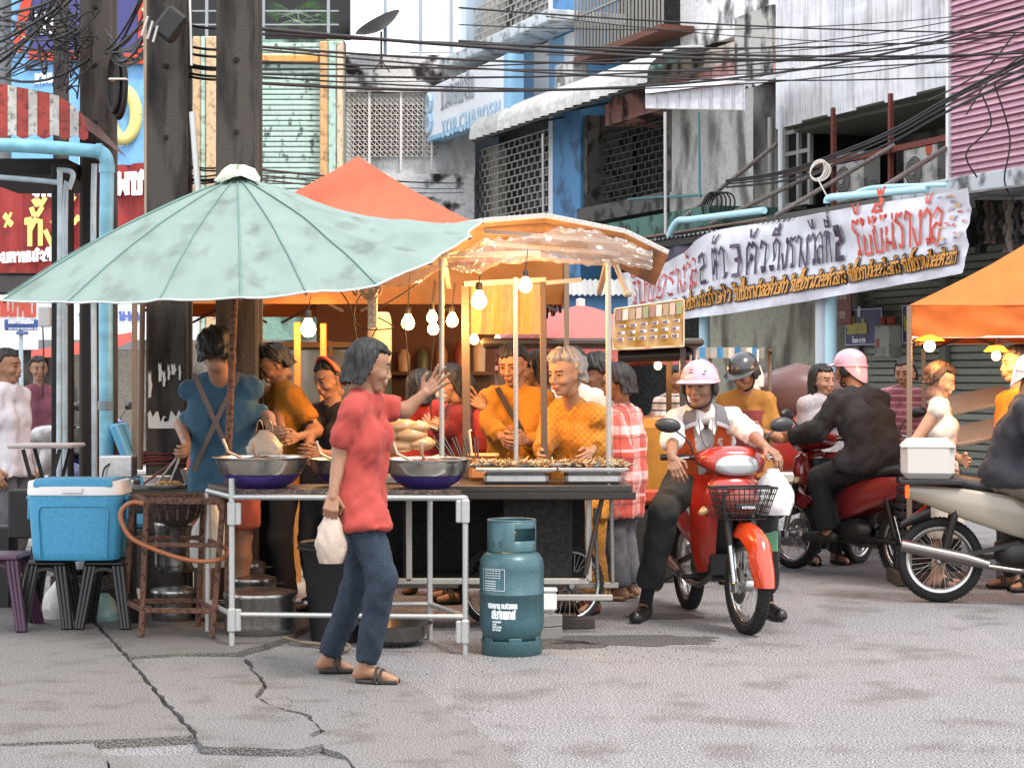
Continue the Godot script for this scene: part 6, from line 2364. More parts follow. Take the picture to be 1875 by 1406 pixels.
	var cb:=thing("concrete_block","hollow concrete blocks stacked behind the gas cylinder","concrete block",PY(996,10.75),Basis(UP,.5))
	for k in 2:
		mb=MB.new()
		for x in [-.075,0.0,.075]:
			mb.box(Vector3(x,.035+k*.07,0),Vector3(.03,.066,.075),.004)
		mb.box(Vector3(0,.035+k*.07,.042),Vector3(.185,.066,.018),.004)
		mb.box(Vector3(0,.035+k*.07,-.042),Vector3(.185,.066,.018),.004)
		part(cb,"block",mb,M(hx("a7a39d"),.95,0.0,{"grain":[.06,.6,1.05,.2],"bump":[.08,1.,.15]}))
	var wc:=thing("white_container","squat white plastic container behind the gas cylinder","container",PY(1003,10.85,.14))
	mb=MB.new()
	mb.box(Vector3(0,.06,0),Vector3(.1,.12,.1),.02)
	part(wc,"body",mb,M(hx("d5d2ce"),.5))
	mb=MB.new()
	mb.box(Vector3(0,.125,0),Vector3(.108,.02,.108),.008)
	part(wc,"lid",mb,M(hx("c5c2be"),.5))
	bag(PY(120,11.4,.15),.13,.28,"crumpled white rubbish bag behind the black stool","c9c4be",false)
	bag(PY(188,11.3,.1),.1,.19,"crumpled bag with teal scraps under the cooler","8fb0a8",false)
	bag(PY(158,11.5,.42),.1,.2,"clear plastic bag hanging between the black stools","c5c8c8",false)
	bag(PY(385,11.1,.55),.11,.36,"bulging white produce bag beside the burner stand","cfd0c6",false)
	bag(PY(158,11.02,.80),.06,.09,"white bag of ice on the cooler lid, nearer the poles","d2cec6",false)
	bag(PY(192,11.02,.80),.065,.085,"white bag of ice on the cooler lid, nearer the burner","d8d5cf",false)
	var bn:=thing("black_basin","black plastic basin of folded bags under the cooler","basin",PY(165,11.6,.28))
	mb=MB.new()
	mb.lathe([Vector2(0,0),Vector2(.1,0),Vector2(.2,.12),Vector2(.21,.13),Vector2(.19,.12),Vector2(0,.03)],30)
	part(bn,"bowl",mb,M(hx("1c1b1a"),.4))
	mb=MB.new()
	for k in 9:
		mb.box(Vector3(.03*sin(k*2.0),.1+k*.012,.02*cos(k)),Vector3(.2,.01,.12),.003)
	part(bn,"folded_bags",mb,M(hx("c5c6c6"),.35))
	var bs2:=thing("wooden_crate","old wooden crate supporting the black basin","crate",PY(165,11.62))
	mb=MB.new()
	for k in 3:
		mb.box(Vector3(0,.05+k*.09,.14),Vector3(.42,.075,.02),.003)
		mb.box(Vector3(0,.05+k*.09,-.14),Vector3(.42,.075,.02),.003)
	mb.box(Vector3(0,.268,0),Vector3(.42,.02,.3),.003)
	part(bs2,"boards",mb,M(hx("6b6058"),.9,0.0,{"grain":[.03,.5,1.,.3]}))
	var pt:=thing("prep_table","low dark prep table with bowls beside the pole with posters","table",PY(300,11.6))
	mb=MB.new()
	mb.box(Vector3(0,.79,0),Vector3(.52,.035,.4),.006)
	part(pt,"top",mb,M(hx("4a4540"),.5,.1,{"grain":[.03,.6,1.,.4]}))
	for s in [[-.23,-.17],[.23,-.17],[-.23,.17],[.23,.17]]:
		mb=MB.new()
		mb.box(Vector3(s[0],.388,s[1]),Vector3(.04,.775,.04),.004)
		part(pt,"leg",mb,M(hx("3d3833"),.6))
	mb=MB.new()
	mb.box(Vector3(0,.68,.17),Vector3(.46,.05,.02),.004)
	part(pt,"apron_rail",mb,M(hx("3d3833"),.6))
	for q in [[352,11.55,.075,.11,"steel food pot on the prep table","9d9a96"],[285,11.65,.09,.06,"white enamel bowl on the prep table","c9c9c6"]]:
		var pb:=thing("prep_bowl",q[4],"bowl",PY(q[0],q[1],.808))
		mb=MB.new()
		mb.lathe([Vector2(0,0),Vector2(q[2]*.6,0),Vector2(q[2]*.92,q[3]*.8),Vector2(q[2],q[3]),Vector2(q[2]*1.08,q[3]),Vector2(q[2]*.9,q[3]*.9),Vector2(0,.02)],28)
		part(pb,"bowl",mb,M(hx(q[5]),.3,.9 if q[3]>.1 else 0.0))
	var pl:=thing("plate","shallow white dish with noodles on the prep table","plate",PY(302,11.45,.808))
	mb=MB.new()
	mb.lathe([Vector2(0,0),Vector2(.08,0),Vector2(.12,.018),Vector2(.125,.02),Vector2(.08,.006),Vector2(0,.005)],28)
	part(pl,"dish",mb,M(hx("cfcfcb"),.3))
	mb=MB.new()
	for k in 60:
		var c:=Vector3(rng.randf_range(-.07,.07),.015+rng.randf()*.02,rng.randf_range(-.05,.05))
		mb.tube(curve([c,c+Vector3(.02,.008,.01),c+Vector3(.03,0,-.02)],3),.003,4)
	part(pl,"noodles",mb,M(hx("b58a50"),.5))
	for k in 3:
		mb=MB.new()
		var c:=PY(262+k*24,11.5,.83)
		mb.tube([c,c+Vector3(.16 - .05*k,.12+.03*k,-.06)],.008,6)
		solo("ladle",mb,M(hx(["6b3a2a","8d8a86","8d8a86"][k]),.4,.5),"long handled ladle lying across the prep table bowls","ladle","ladles on the prep table")
	var sb:=thing("steel_box","brushed steel cooker box with a black lead beside the blue pipe","steel box",PY(217,12.2))
	mb=MB.new()
	mb.box(Vector3(0,.72,0),Vector3(.24,.2,.2),.01)
	part(sb,"lower_case",mb,ss)
	mb=MB.new()
	mb.box(Vector3(-.01,.9,-.03),Vector3(.215,.14,.16),.01)
	part(sb,"upper_case",mb,ss)
	mb=MB.new()
	mb.box(Vector3(0,.31,0),Vector3(.2,.62,.16),.01)
	part(sb,"stand",mb,M(hx("24211f"),.7))
	mb=MB.new()
	mb.tube(curve([Vector3(-.05,.92,.06),Vector3(-.08,.87,.1),Vector3(-.085,.7,.11),Vector3(-.09,.3,.12)],5),.006,5)
	part(sb,"lead",mb,M(hx("141312"),.6))
	var ic:=thing("second_cooler","blue ice cooler with its lid raised beside the steel box","cooler box",PY(245,13.2))
	mb=MB.new()
	mb.box(Vector3(0,.62,0),Vector3(.3,.36,.3),.03)
	part(ic,"body",mb,M(hx("4f97b8"),.45))
	mb=MB.new()
	mb.box(Vector3(0,.82,0),Vector3(.32,.05,.32),.015)
	part(ic,"white_rim",mb,M(hx("d5d8d8"),.45))
	mb=MB.new()
	mb.xf=Transform3D(Basis(Vector3.BACK,.38),Vector3(-.06,.98,-.05))
	mb.box(Vector3(0,0,0),Vector3(.06,.36,.34),.015)
	part(ic,"lid",mb,M(hx("4f97b8"),.45))
	mb=MB.new()
	mb.box(Vector3(0,.22,0),Vector3(.3,.43,.3),.01)
	part(ic,"stand",mb,M(hx("2d2926"),.7))
	var ft:=thing("folding_table","small grey folding table on crossed black legs","table",PY(85,12.6))
	mb=MB.new()
	mb.box(Vector3(0,1.02,0),Vector3(.42,.025,.4),.006)
	part(ft,"top",mb,M(hx("8d8580"),.5))
	for s in [-1.0,1.0]:
		for zz in [-.15,.15]:
			mb=MB.new()
			mb.bar(Vector3(.14*s,.03,zz),Vector3(-.12*s,1.0,zz),.022)
			part(ft,"leg",mb,M(hx("1b1918"),.6,.3))
	var eb:=thing("black_speaker","black box with looped cable at the kerb behind the stools","box",PY(-4,12.0))
	mb=MB.new()
	mb.box(Vector3(0,.27,0),Vector3(.2,.54,.2),.01)
	part(eb,"case",mb,M(hx("121212"),.6))
	mb=MB.new()
	mb.tube(curve([Vector3(.1,.3,.1),Vector3(.2,.32,.1),Vector3(.22,.24,.1),Vector3(.14,.22,.1),Vector3(.26,.2,.1)],6),.006,5)
	part(eb,"cable",mb,M(hx("171514"),.6))
	var cr:=thing("dark_trolley","dark folding trolley leaning behind the cooler","trolley",PY(55,11.9))
	for q in [[Vector3(-.12,.03,0),Vector3(.03,.42,0)],[Vector3(.1,.03,0),Vector3(-.05,.4,0)],[Vector3(0,.03,-.1),Vector3(.02,.75,-.1)]]:
		mb=MB.new()
		mb.bar(q[0],q[1],.025)
		part(cr,"bar",mb,M(hx("191817"),.6,.2))
	mb=MB.new()
	mb.box(Vector3(0,.62,-.05),Vector3(.26,.3,.2),.01)
	part(cr,"bin",mb,M(hx("1d1b1a"),.7))
	stool(PY(-2,10.95,.036),"3f1f36","translucent purple plastic stool at the sidewalk edge",.43,.2)
func stool(at:Vector3,c:String,label:String,h:float,hw:float,yaw:=0.0)->void:
	var o:=thing("plastic_stool",label,"stool",at,Basis(UP,yaw))
	var m:=M(hx(c),.35,0.0,{"grain":[.04,.8,1.,.2]})
	var mb:=MB.new()
	mb.box(Vector3(0,h - .02,0),Vector3(hw*1.5,.04,hw*1.5),.015)
	part(o,"seat",mb,m)
	for sx in [-1.0,1.0]:
		for sz in [-1.0,1.0]:
			mb=MB.new()
			var t:=Vector3(sx*hw*.66,h - .03,sz*hw*.66)
			var b:=Vector3(sx*hw*.98,0,sz*hw*.98)
			for k in 3:
				mb.bar(b+Vector3(-sx*.018*k,0,0),t+Vector3(-sx*.024*k,0,0),.024,.04,.006)
			part(o,"leg",mb,m)
	for sz in [-1.0,1.0]:
		mb=MB.new()
		var row:=circle(Vector3(0,h - .13,sz*hw*.7),Vector3(hw*.62,0,0),Vector3(0,.08,0),14,0.0,PI)
		for i in row.size() - 1:
			mb.bar(row[i],row[i+1],.02,.03)
		part(o,"arch",mb,m)
func stockpot(q:Array)->void:
	var at:=PY(q[0],q[4],CH - (q[2] - HZ)/F*q[4])
	at.y=maxf(at.y,.036)
	if q[5].begins_with("large"):
		at.y=.036
	elif q[5].begins_with("tall"):
		at.y=.03
	var h:float=(q[2] - q[1])/F*q[4]
	var r:float=q[3]
	if not (q[5].begins_with("large") or q[5].begins_with("tall")):
		h+=0.0
	var o:=thing("stockpot",q[5],"pot",at)
	var mb:=MB.new()
	mb.lathe([Vector2(0,0),Vector2(r*.93,0),Vector2(r*.99,.02),Vector2(r,.05),Vector2(r,h - .02),Vector2(r*1.03,h - .01),Vector2(r*1.03,h),Vector2(r*.97,h),Vector2(r*.95,h - .04)],40)
	part(o,"pot",mb,M(hx("a8a6a3"),.26,.95,{"grain":[.02,.7,1.,.3]}))
	mb=MB.new()
	mb.lathe([Vector2(r*1.04,h+.002),Vector2(r*1.02,h+.014),Vector2(r*.6,h+.03),Vector2(.02,h+.036),Vector2(0,h+.036)],40)
	part(o,"lid",mb,M(hx("9a9895"),.28,.95))
	for s in [-1.0,1.0]:
		mb=MB.new()
		mb.tube(curve([Vector3(s*r,h*.78,-.035),Vector3(s*(r+.035),h*.8,-.03),Vector3(s*(r+.035),h*.8,.03),Vector3(s*r,h*.78,.035)],4),.006,6)
		part(o,"handle",mb,M(hx("3a3836"),.4,.6))
func cylinder()->void:
	var o:=thing("gas_cylinder","teal green gas cylinder with white Thai lettering in front of the cart","gas cylinder",PY(937,10.2))
	var m:=M(hx("3a5a60"),.38,.2,{"grain":[.03,.75,1.05,.4],"stain":[.06,Color(.7,.68,.64),.28,.38,.35]})
	var mb:=MB.new()
	mb.lathe([Vector2(.0,.05),Vector2(.1,.052),Vector2(.148,.085),Vector2(.167,.13),Vector2(.172,.17),Vector2(.172,.185),Vector2(.172,.318),Vector2(.175,.321),Vector2(.175,.329),Vector2(.172,.332),Vector2(.172,.45),Vector2(.172,.465),Vector2(.166,.505),Vector2(.148,.533),Vector2(.115,.55),Vector2(.05,.558),Vector2(0,.56)],48)
	part(o,"tank",mb,m)
	mb=MB.new()
	mb.lathe([Vector2(.155,.0),Vector2(.162,.008),Vector2(.162,.075),Vector2(.152,.08),Vector2(.152,.01),Vector2(.155,.0)],40)
	part(o,"foot_ring",mb,m)
	mb=MB.new()
	for k in 6:
		var a:=TAU*k/6+.4
		mb.xf=Transform3D(Basis(UP,-a),Vector3(cos(a)*.152,.082,sin(a)*.152))
		mb.box(Vector3.ZERO,Vector3(.012,.03,.07),.004)
	part(o,"foot_lug",mb,m)
	mb=MB.new()
	var r0:=.127
	var y0:=.548
	var y1:=.71
	var ring:=func(a0:float,a1:float,ya:float,yb:float)->void:
		mb.lathe([Vector2(r0,ya),Vector2(r0+.004,ya+.002),Vector2(r0+.004,yb - .003),Vector2(r0,yb),Vector2(r0 - .004,yb - .002),Vector2(r0 - .004,ya)],maxi(4,int((a1 - a0)*8)),a0,a1)
	ring.call(.35+.0,PI*.5 - .12,y1 - .04,y1)
	ring.call(.35,PI*.5 - .12,y0,y1 - .105)
	ring.call(PI*.5 - .12,TAU+.35,y0,y1)
	mb.tube(circle(Vector3(0,y1,0),Vector3(r0,0,0),Vector3(0,0,r0),40),.006,6)
	part(o,"collar",mb,m)
	mb=MB.new()
	mb.tube([Vector3(0,.555,0),Vector3(0,.62,0)],.02,10)
	mb.box(Vector3(0,.635,0),Vector3(.05,.025,.025),.004)
	part(o,"valve",mb,M(hx("8d7a4f"),.4,.8))
	var wrap:=func(q:Vector2)->Vector3:
		var a:=2.02 - q.x/.1735
		return Vector3(cos(a)*.1745,q.y,sin(a)*.1745)
	var wm:=M(hx("ccd6d6"),.6)
	mb=MB.new()
	thai(mb,"หมดอายุ พ.ศ.2566",Vector2(-.06,.258),.022,.85,.006,wrap)
	thai(mb,"สยามแก๊ส",Vector2(-.035,.205),.036,.78,.0095,wrap)
	for k in 4:
		thai(mb,["บาทรวมถังแก๊ส","น้ำหนัก","ปริมาตร วันผลิต","มาตรฐาน มอก"][k],Vector2(-.03,.182 - k*.014),.008,.9,.002,wrap)
	part(o,"lettering",mb,wm)
	mb=MB.new()
	var fr:=[Vector2(-.1,.35),Vector2(.04,.35),Vector2(.04,.462),Vector2(-.1,.462),Vector2(-.1,.35)]
	for i in 4:
		for s in 8:
			var a:Vector2=fr[i].lerp(fr[i+1],s/8.0)
			var b:Vector2=fr[i].lerp(fr[i+1],(s+1)/8.0)
			var e:=Vector2(0,.0012) if absf(a.y - b.y)<.001 else Vector2(.0012,0)
			mb.quad(wrap.call(a - e),wrap.call(b - e),wrap.call(b+e),wrap.call(a+e),Vector3(0,.4,0))
	for k in 8:
		for s in 6:
			var y:=.452 - k*.0125 - (.006 if k>3 else 0.0)
			var x:=-.085+s*.018*(1.0 if k<4 else .7)
			mb.quad(wrap.call(Vector2(x,y)),wrap.call(Vector2(x+.012,y)),wrap.call(Vector2(x+.012,y+.004)),wrap.call(Vector2(x,y+.004)),Vector3(0,.4,0))
	part(o,"printed_panel",mb,wm)
	mb=MB.new()
	for q in [["5",2.45],["5",2.1]]:
		thai(mb,q[0],Vector2(0,0),.03,.6,.006,func(v:Vector2)->Vector3:
			var a:float=q[1] - v.x/.13
			return Vector3(cos(a)*.1325,.575+v.y,sin(a)*.1325))
	part(o,"collar_number",mb,M(hx("27444a"),.6))
func cooler()->void:
	var o:=thing("cooler_box","large blue and white picnic cooler standing on two black stools","cooler box",PY(146,11.0,.43))
	var bm:=M(hx("3f8fb3"),.42,0.0,{"grain":[.03,.88,1.,.5]})
	var k:=11.0/F
	var w:=170*k
	var h:=118*k
	var mb:=MB.new()
	var rows:=[]
	var ring:=func(y:float,sx:float,sz:float)->PackedVector3Array:
		var r:=PackedVector3Array()
		for i in 32:
			var a:=TAU*i/32+.001
			var c:=Vector2(cos(a),sin(a))
			var q:=c/pow(pow(absf(c.x),8.0)+pow(absf(c.y),8.0),1.0/8.0)
			r.append(Vector3(q.x*sx,y,q.y*sz))
		return r
	rows=[ring.call(0,w*.43,.15),ring.call(.006,w*.455,.165),ring.call(.05,w*.465,.17),ring.call(h - .005,w*.5,.185),ring.call(h,w*.495,.183)]
	mb.grid(rows,true)
	part(o,"body",mb,bm)
	mb=MB.new()
	mb.grid([ring.call(h+.001,w*.505,.19),ring.call(h+.008,w*.512,.195),ring.call(h+.075,w*.505,.19),ring.call(h+.082,w*.495,.185),ring.call(h+.082,0,0)],true)
	part(o,"lid",mb,M(hx("d8d7d4"),.45))
	mb=MB.new()
	mb.box(Vector3(0,h+.066,.186),Vector3(w*.84,.034,.016),.006)
	mb.box(Vector3(0,h+.085,0),Vector3(w*.84,.012,.33),.005)
	part(o,"lid_inset",mb,bm)
	mb=MB.new()
	mb.box(Vector3(0,h+.028,.2),Vector3(w*.22,.03,.016),.005)
	part(o,"lid_latch",mb,M(hx("d0cfcc"),.45))
	mb=MB.new()
	var fy:=func(x:float,y:float)->Vector3:return Vector3(x,y,lerpf(.17,.185,y/h)+.003)
	mb.tube(curve([fy.call(-w*.35,.02),fy.call(-w*.36,h*.4),fy.call(-w*.37,h*.72),fy.call(-w*.345,h*.82),fy.call(-w*.3,h*.84),fy.call(w*.3,h*.84),fy.call(w*.345,h*.82),fy.call(w*.37,h*.72),fy.call(w*.36,h*.4),fy.call(w*.35,.02)],6),.006,6)
	part(o,"front_moulding",mb,bm)
	for s in [-1.0,1.0]:
		mb=MB.new()
		mb.box(Vector3(s*(w*.5+.012),h*.95,0),Vector3(.03,.03,.14),.008)
		mb.box(Vector3(s*(w*.5+.016),h*.8,.05),Vector3(.014,.14,.014),.004)
		mb.box(Vector3(s*(w*.5+.016),h*.8,-.05),Vector3(.014,.14,.014),.004)
		mb.box(Vector3(s*(w*.5+.016),h*.66,0),Vector3(.016,.016,.12),.004)
		part(o,"handle",mb,bm)
	stool(PY(92,11.02,.036),"181818","black plastic stool under the cooler on the pole side",.392,.155)
	stool(PY(197,11.02,.036),"181818","black plastic stool under the cooler on the burner side",.392,.155)
func burner()->void:
	var o:=thing("burner_stand","rusty iron gas burner stand with an orange hose hanging on it","burner stand",PY(318,10.75))
	var off:=PY(318,10.75)
	var m:=rusty("6d4a3a")
	var feet:=[[258,1165,10.55],[388,1170,10.5],[226,1148,10.95],[362,1155,11.0]]
	var tops:=[[268,908,10.6],[408,925,10.55],[242,905,10.95],[372,912,11.0]]
	var ft:=[]
	var tp:=[]
	for i in 4:
		var a:=PY(feet[i][0],feet[i][2],.036) - off
		var b:=PY(tops[i][0],feet[i][2],.79) - off
		ft.append(a)
		tp.append(b)
		var mb:=MB.new()
		mb.bar(a,b,.03,.03,.003)
		part(o,"leg",mb,m)
	for lv in [[1.0,.035],[.68,.025],[.2,.028]]:
		for e in [[0,1],[1,3],[3,2],[2,0]]:
			var mb:=MB.new()
			mb.bar((ft[e[0]] as Vector3).lerp(tp[e[0]],lv[0]),(ft[e[1]] as Vector3).lerp(tp[e[1]],lv[0]),lv[1],.02,.003)
			part(o,"cross_bar",mb,m)
	var ctr:Vector3=(tp[0]+tp[1]+tp[2]+tp[3])/4.0
	var mb:=MB.new()
	mb.at(ctr - UP*.05)
	mb.lathe([Vector2(.15,.04),Vector2(.155,.03),Vector2(.12,-.06),Vector2(.06,-.1),Vector2(.03,-.11),Vector2(.03,-.16),Vector2(0,-.16)],28)
	mb.lathe([Vector2(.15,.04),Vector2(.1,.02),Vector2(.05,-.02),Vector2(0,-.02)],28)
	part(o,"burner_bowl",mb,rusty("3a2e28"))
	mb=MB.new()
	mb.at(ctr - UP*.05)
	for k in 14:
		var a:=TAU*k/14
		mb.bar(Vector3(cos(a)*.155,.035,sin(a)*.155),Vector3(cos(a)*.12,-.06,sin(a)*.12),.012)
	part(o,"burner_fins",mb,rusty("5d4a3f"))
	mb=MB.new()
	mb.at(ctr - UP*.3)
	mb.lathe([Vector2(0,-.045),Vector2(.04,-.025),Vector2(.048,.0),Vector2(.03,.03),Vector2(.018,.09),Vector2(0,.09)],16)
	part(o,"valve",mb,M(hx("1f1c1a"),.6,.3))
	var hs:=thing("gas_hose","orange-brown rubber hose looped round the rusty burner stand","hose",PY(318,10.45,.5))
	mb=MB.new()
	mb.tube(curve([[262,922],[240,920],[222,934],[222,956],[240,985],[280,1005],[330,1022],[370,1028],[402,1024],[416,1012],[408,1000]].map(func(q):return P(q[0],q[1],10.42+(.25 if q[0]>405 else 0.0)) - PY(318,10.45,.5)),7),.0125,10)
	part(hs,"hose",mb,M(hx("9a5d38"),.5,0.0,{"grain":[.05,.75,1.,.2]}))
func loft(mb:MB,secs:Array,seg:=20,caps:=true)->void:
	var rows:=[]
	for s in secs:
		var r:=PackedVector3Array()
		for i in seg:
			var a:=TAU*i/seg
			var c:=Vector2(cos(a),sin(a))
			var n:float=s[3] if s.size()>3 else 2.5
			var q:=c/pow(pow(absf(c.x),n)+pow(absf(c.y),n),1.0/n)
			r.append(s[0]+s[1]*q.x+s[2]*q.y)
		rows.append(r)
	if caps:
		for e in [0,-1]:
			var r:=PackedVector3Array()
			for i in seg:
				r.append(secs[e][0])
			if e==0:
				rows.push_front(r)
			else:
				rows.push_back(r)
	mb.grid(rows,true)
	var b:=mb.v.size() - rows.size()*seg
	for i in rows.size():
		var ctr:=Vector3.ZERO
		for j in seg:
			ctr+=mb.v[b+i*seg+j]
		ctr/=seg
		for j in seg:
			var k:=b+i*seg+j
			var d:=mb.v[k] - ctr
			if d.length()>1e-5 and mb.n[k].dot(d)<0.0:
				mb.n[k]=-mb.n[k]
func sx(c:Vector3,rx:float,ry:float,n:=2.6)->Array:
	return [c,Vector3(rx,0,0),Vector3(0,ry,0),n]
func sy(c:Vector3,rx:float,rz:float,n:=2.6)->Array:
	return [c,Vector3(rx,0,0),Vector3(0,0,rz),n]
func motorcycle(called:String,label:String,at:Vector3,yaw:float,c:String,o2:={})->Node3D:
	var o:=thing(called,label,"motorcycle",at,Basis(UP,deg_to_rad(yaw)),o2.get("group",""))
	var body:=M(hx(c),.22,0.0,{"coat":.8,"grain":[.02,.92,1.,.6]})
	var second:=M(hx(o2.get("second",c)),.25,0.0,{"coat":.7})
	var black:=M(hx("171616"),.45,0.0,{"grain":[.05,.7,1.,.2]})
	var chrome:=M(hx("b9b7b4"),.18,.95)
	var steer:=Basis(UP,deg_to_rad(o2.get("steer",0.0)))
	var head:=Vector3(0,.8,.4)
	var st:=func(p:Vector3)->Vector3:return head+steer*(p - head)
	for q in [[Vector3(0,.278,.61),"front"],[Vector3(0,.278,-.6),"rear"]]:
		var w:=spoked_wheel(.278,.075 if q[1]=="front" else .085,q[1]=="front")
		o.add_child(w,true)
		w.name="wheel"
		w.transform=Transform3D(steer if q[1]=="front" else Basis.IDENTITY,st.call(q[0]) if q[1]=="front" else q[0])
	for s in [-1.0,1.0]:
		var mb:=MB.new()
		mb.tube([st.call(Vector3(s*.075,.27,.62)),st.call(Vector3(s*.075,.5,.55))],.023,10)
		mb.box(st.call(Vector3(s*.075,.27,.62)),Vector3(.045,.07,.06),.01)
		part(o,"fork_leg",mb,chrome)
		mb=MB.new()
		mb.tube([st.call(Vector3(s*.075,.5,.55)),st.call(Vector3(s*.07,.85,.43))],.028,10)
		part(o,"fork_sleeve",mb,black)
	var mb:=MB.new()
	var rows:=[]
	for i in 13:
		var a:=-.55+2.25*i/12.0
		var row:=PackedVector3Array()
		for j in 9:
			var t:=(j - 4)/4.0
			var r:=.335 - .035*t*t+(.03 if i>3 and i<10 else 0.0) - .05*pow(absf(t),4)
			var wd:=.075 - .03*pow((i - 5)/7.0,2)
			row.append(st.call(Vector3(t*wd,.278+sin(a+.6)*r,.61+cos(a+.6)*r)))
		rows.append(row)
	mb.grid(rows)
	part(o,"front_fender",mb,M(hx(o2.get("fender",c)),.2,0.0,{"coat":.8}))
	mb=MB.new()
	rows=[]
	for i in 11:
		var t:=i/10.0
		var y:=lerpf(.3,.9,t)
		var hw:=lerpf(.12,.19,pow(t,.7))+(.03*sin(t*PI))
		var z:=lerpf(.13,.34,t)
		var row:=PackedVector3Array()
		for j in 13:
			var u:=(j - 6)/6.0
			row.append(Vector3(u*hw,y,z+.1*(1.0 - pow(absf(u),2.2))*(.4+t*.6) - .09*pow(absf(u),3)))
		rows.append(row)
	var L:=[]
	var R:=[]
	for i in 11:
		var cut:=4 if i<7 else 6
		L.append(rows[i].slice(0,cut+1) if i<7 else rows[i].slice(0,7))
		R.append(rows[i].slice(12 - cut,13) if i<7 else rows[i].slice(6,13))
	for side in [L,R]:
		var lo:=[]
		var hi:=[]
		for i in 11:
			if i<7:
				lo.append(side[i])
			if i>=7:
				hi.append(side[i])
		mb.grid(lo)
		mb.grid(hi)
		mb.grid([lo[-1],_fit(hi[0],lo[-1].size())])
	part(o,"leg_shield",mb,body)
	mb=MB.new()
	loft(mb,[sy(Vector3(0,.3,.06),.1,.1),sy(Vector3(0,.55,.12),.15,.07),sy(Vector3(0,.86,.22),.17,.06)],16)
	part(o,"inner_panel",mb,black)
	mb=MB.new()
	loft(mb,[sy(Vector3(0,.66,.36),.16,.06),sy(Vector3(0,.76,.4),.18,.085,2.4),sy(Vector3(0,.86,.41),.15,.08,2.2),sy(Vector3(0,.91,.38),.08,.05)],20)
	part(o,"front_cowl",mb,body)
	for s in [-1.0,1.0]:
		mb=MB.new()
		mb.xf=Transform3D(Basis(Vector3.BACK,-s*.5),Vector3(s*.155,.7,.38))
		mb.ball(Vector3.ZERO,Vector3(.055,.026,.03),12,8)
		part(o,"turn_signal",mb,M(hx("c9a878"),.15,.3))
	mb=MB.new()
	var hc:=Vector3(0,.985,.37)
	loft(mb,[sx(st.call(hc+Vector3(0,.0,-.12)),.1,.05),sx(st.call(hc+Vector3(0,.01,-.04)),.21,.075,2.2),sx(st.call(hc+Vector3(0,.0,.05)),.19,.085,2.2),sx(st.call(hc+Vector3(0,-.015,.1)),.12,.06,2.2)],24)
	part(o,"handlebar_cowl",mb,body)
	mb=MB.new()
	loft(mb,[sx(st.call(hc+Vector3(0,-.02,.04)),.15,.075,2.2),sx(st.call(hc+Vector3(0,-.025,.105)),.125,.06,2.3),sx(st.call(hc+Vector3(0,-.03,.118)),.08,.035,2.2)],22)
	part(o,"headlight",mb,M(hx("d6d8da"),.08,.35,{"grain":[.1,.55,1.1,.1]}))
	mb=MB.new()
	mb.tube(curve([st.call(Vector3(-.34,1.0,.2)),st.call(Vector3(-.2,1.0,.28)),st.call(Vector3(0,.98,.32)),st.call(Vector3(.2,1.0,.28)),st.call(Vector3(.34,1.0,.2))],5),.014,8)
	part(o,"handlebar",mb,black)
	for s in [-1.0,1.0]:
		mb=MB.new()
		mb.tube([st.call(Vector3(s*.25,1.0,.255)),st.call(Vector3(s*.37,1.0,.185))],.02,10)
		part(o,"grip",mb,black)
		mb=MB.new()
		mb.tube([st.call(Vector3(s*.23,1.0,.285)),st.call(Vector3(s*.36,.99,.26))],.007,6)
		part(o,"lever",mb,chrome)
		mb=MB.new()
		mb.tube(curve([st.call(Vector3(s*.2,1.02,.28)),st.call(Vector3(s*.24,1.1,.29)),st.call(Vector3(s*.33,1.17,.28))],5),.006,6)
		mb.xf=Transform3D(Basis(UP,s*.15)*Basis(Vector3.BACK,s*.12),st.call(Vector3(s*.36,1.19,.28)))
		mb.ball(Vector3.ZERO,Vector3(.078,.044,.03),16,10)
		part(o,"mirror",mb,M(hx("232425"),.4))
	mb=MB.new()
	loft(mb,[sx(Vector3(0,.73,.02),.07,.03),sx(Vector3(0,.755,-.08),.1,.045),sx(Vector3(0,.765,-.35),.125,.05),sx(Vector3(0,.8,-.55),.12,.045),sx(Vector3(0,.8,-.75),.07,.03)],20)
	part(o,"seat",mb,M(hx("1b1a1a"),.6))
	for s in [-1.0,1.0]:
		mb=MB.new()
		loft(mb,[[Vector3(s*.06,.5,.04),Vector3(.03,0,0),Vector3(0,.1,.02)],[Vector3(s*.1,.58,-.15),Vector3(.035,0,0),Vector3(0,.13,0)],[Vector3(s*.12,.65,-.45),Vector3(.035,0,0),Vector3(0,.1,0)],[Vector3(s*.08,.73,-.8),Vector3(.03,0,0),Vector3(0,.05,0)]],16)
		part(o,"side_panel",mb,second if o2.has("second") else body)
	mb=MB.new()
	loft(mb,[sx(Vector3(0,.72,-.7),.1,.05),sx(Vector3(0,.72,-.82),.085,.04)],16)
	part(o,"tail_light",mb,M(hx("c33018"),.2,0.0,{"emit":[Color(1,.25,.06),o2.get("tail",0.0)]}))
	mb=MB.new()
	loft(mb,[sx(Vector3(0,.6,-.66),.07,.06),sx(Vector3(0,.5,-.85),.05,.02)],12)
	part(o,"rear_fender",mb,black)
	mb=MB.new()
	mb.xf=Transform3D(Basis(Vector3.RIGHT,-.25),Vector3(0,.47,-.87))
	mb.box(Vector3.ZERO,Vector3(.2,.17,.004),.001)
	part(o,"number_plate",mb,M(hx("cfcfcf"),.5,.1))
	mb=MB.new()
	loft(mb,[sx(Vector3(0,.34,.2),.06,.07),sx(Vector3(0,.33,.05),.1,.09),sx(Vector3(0,.33,-.15),.11,.1),sx(Vector3(0,.34,-.25),.06,.06)],16)
	for k in 5:
		mb.box(Vector3(0,.36,.1+k*.03),Vector3(.17,.12,.008))
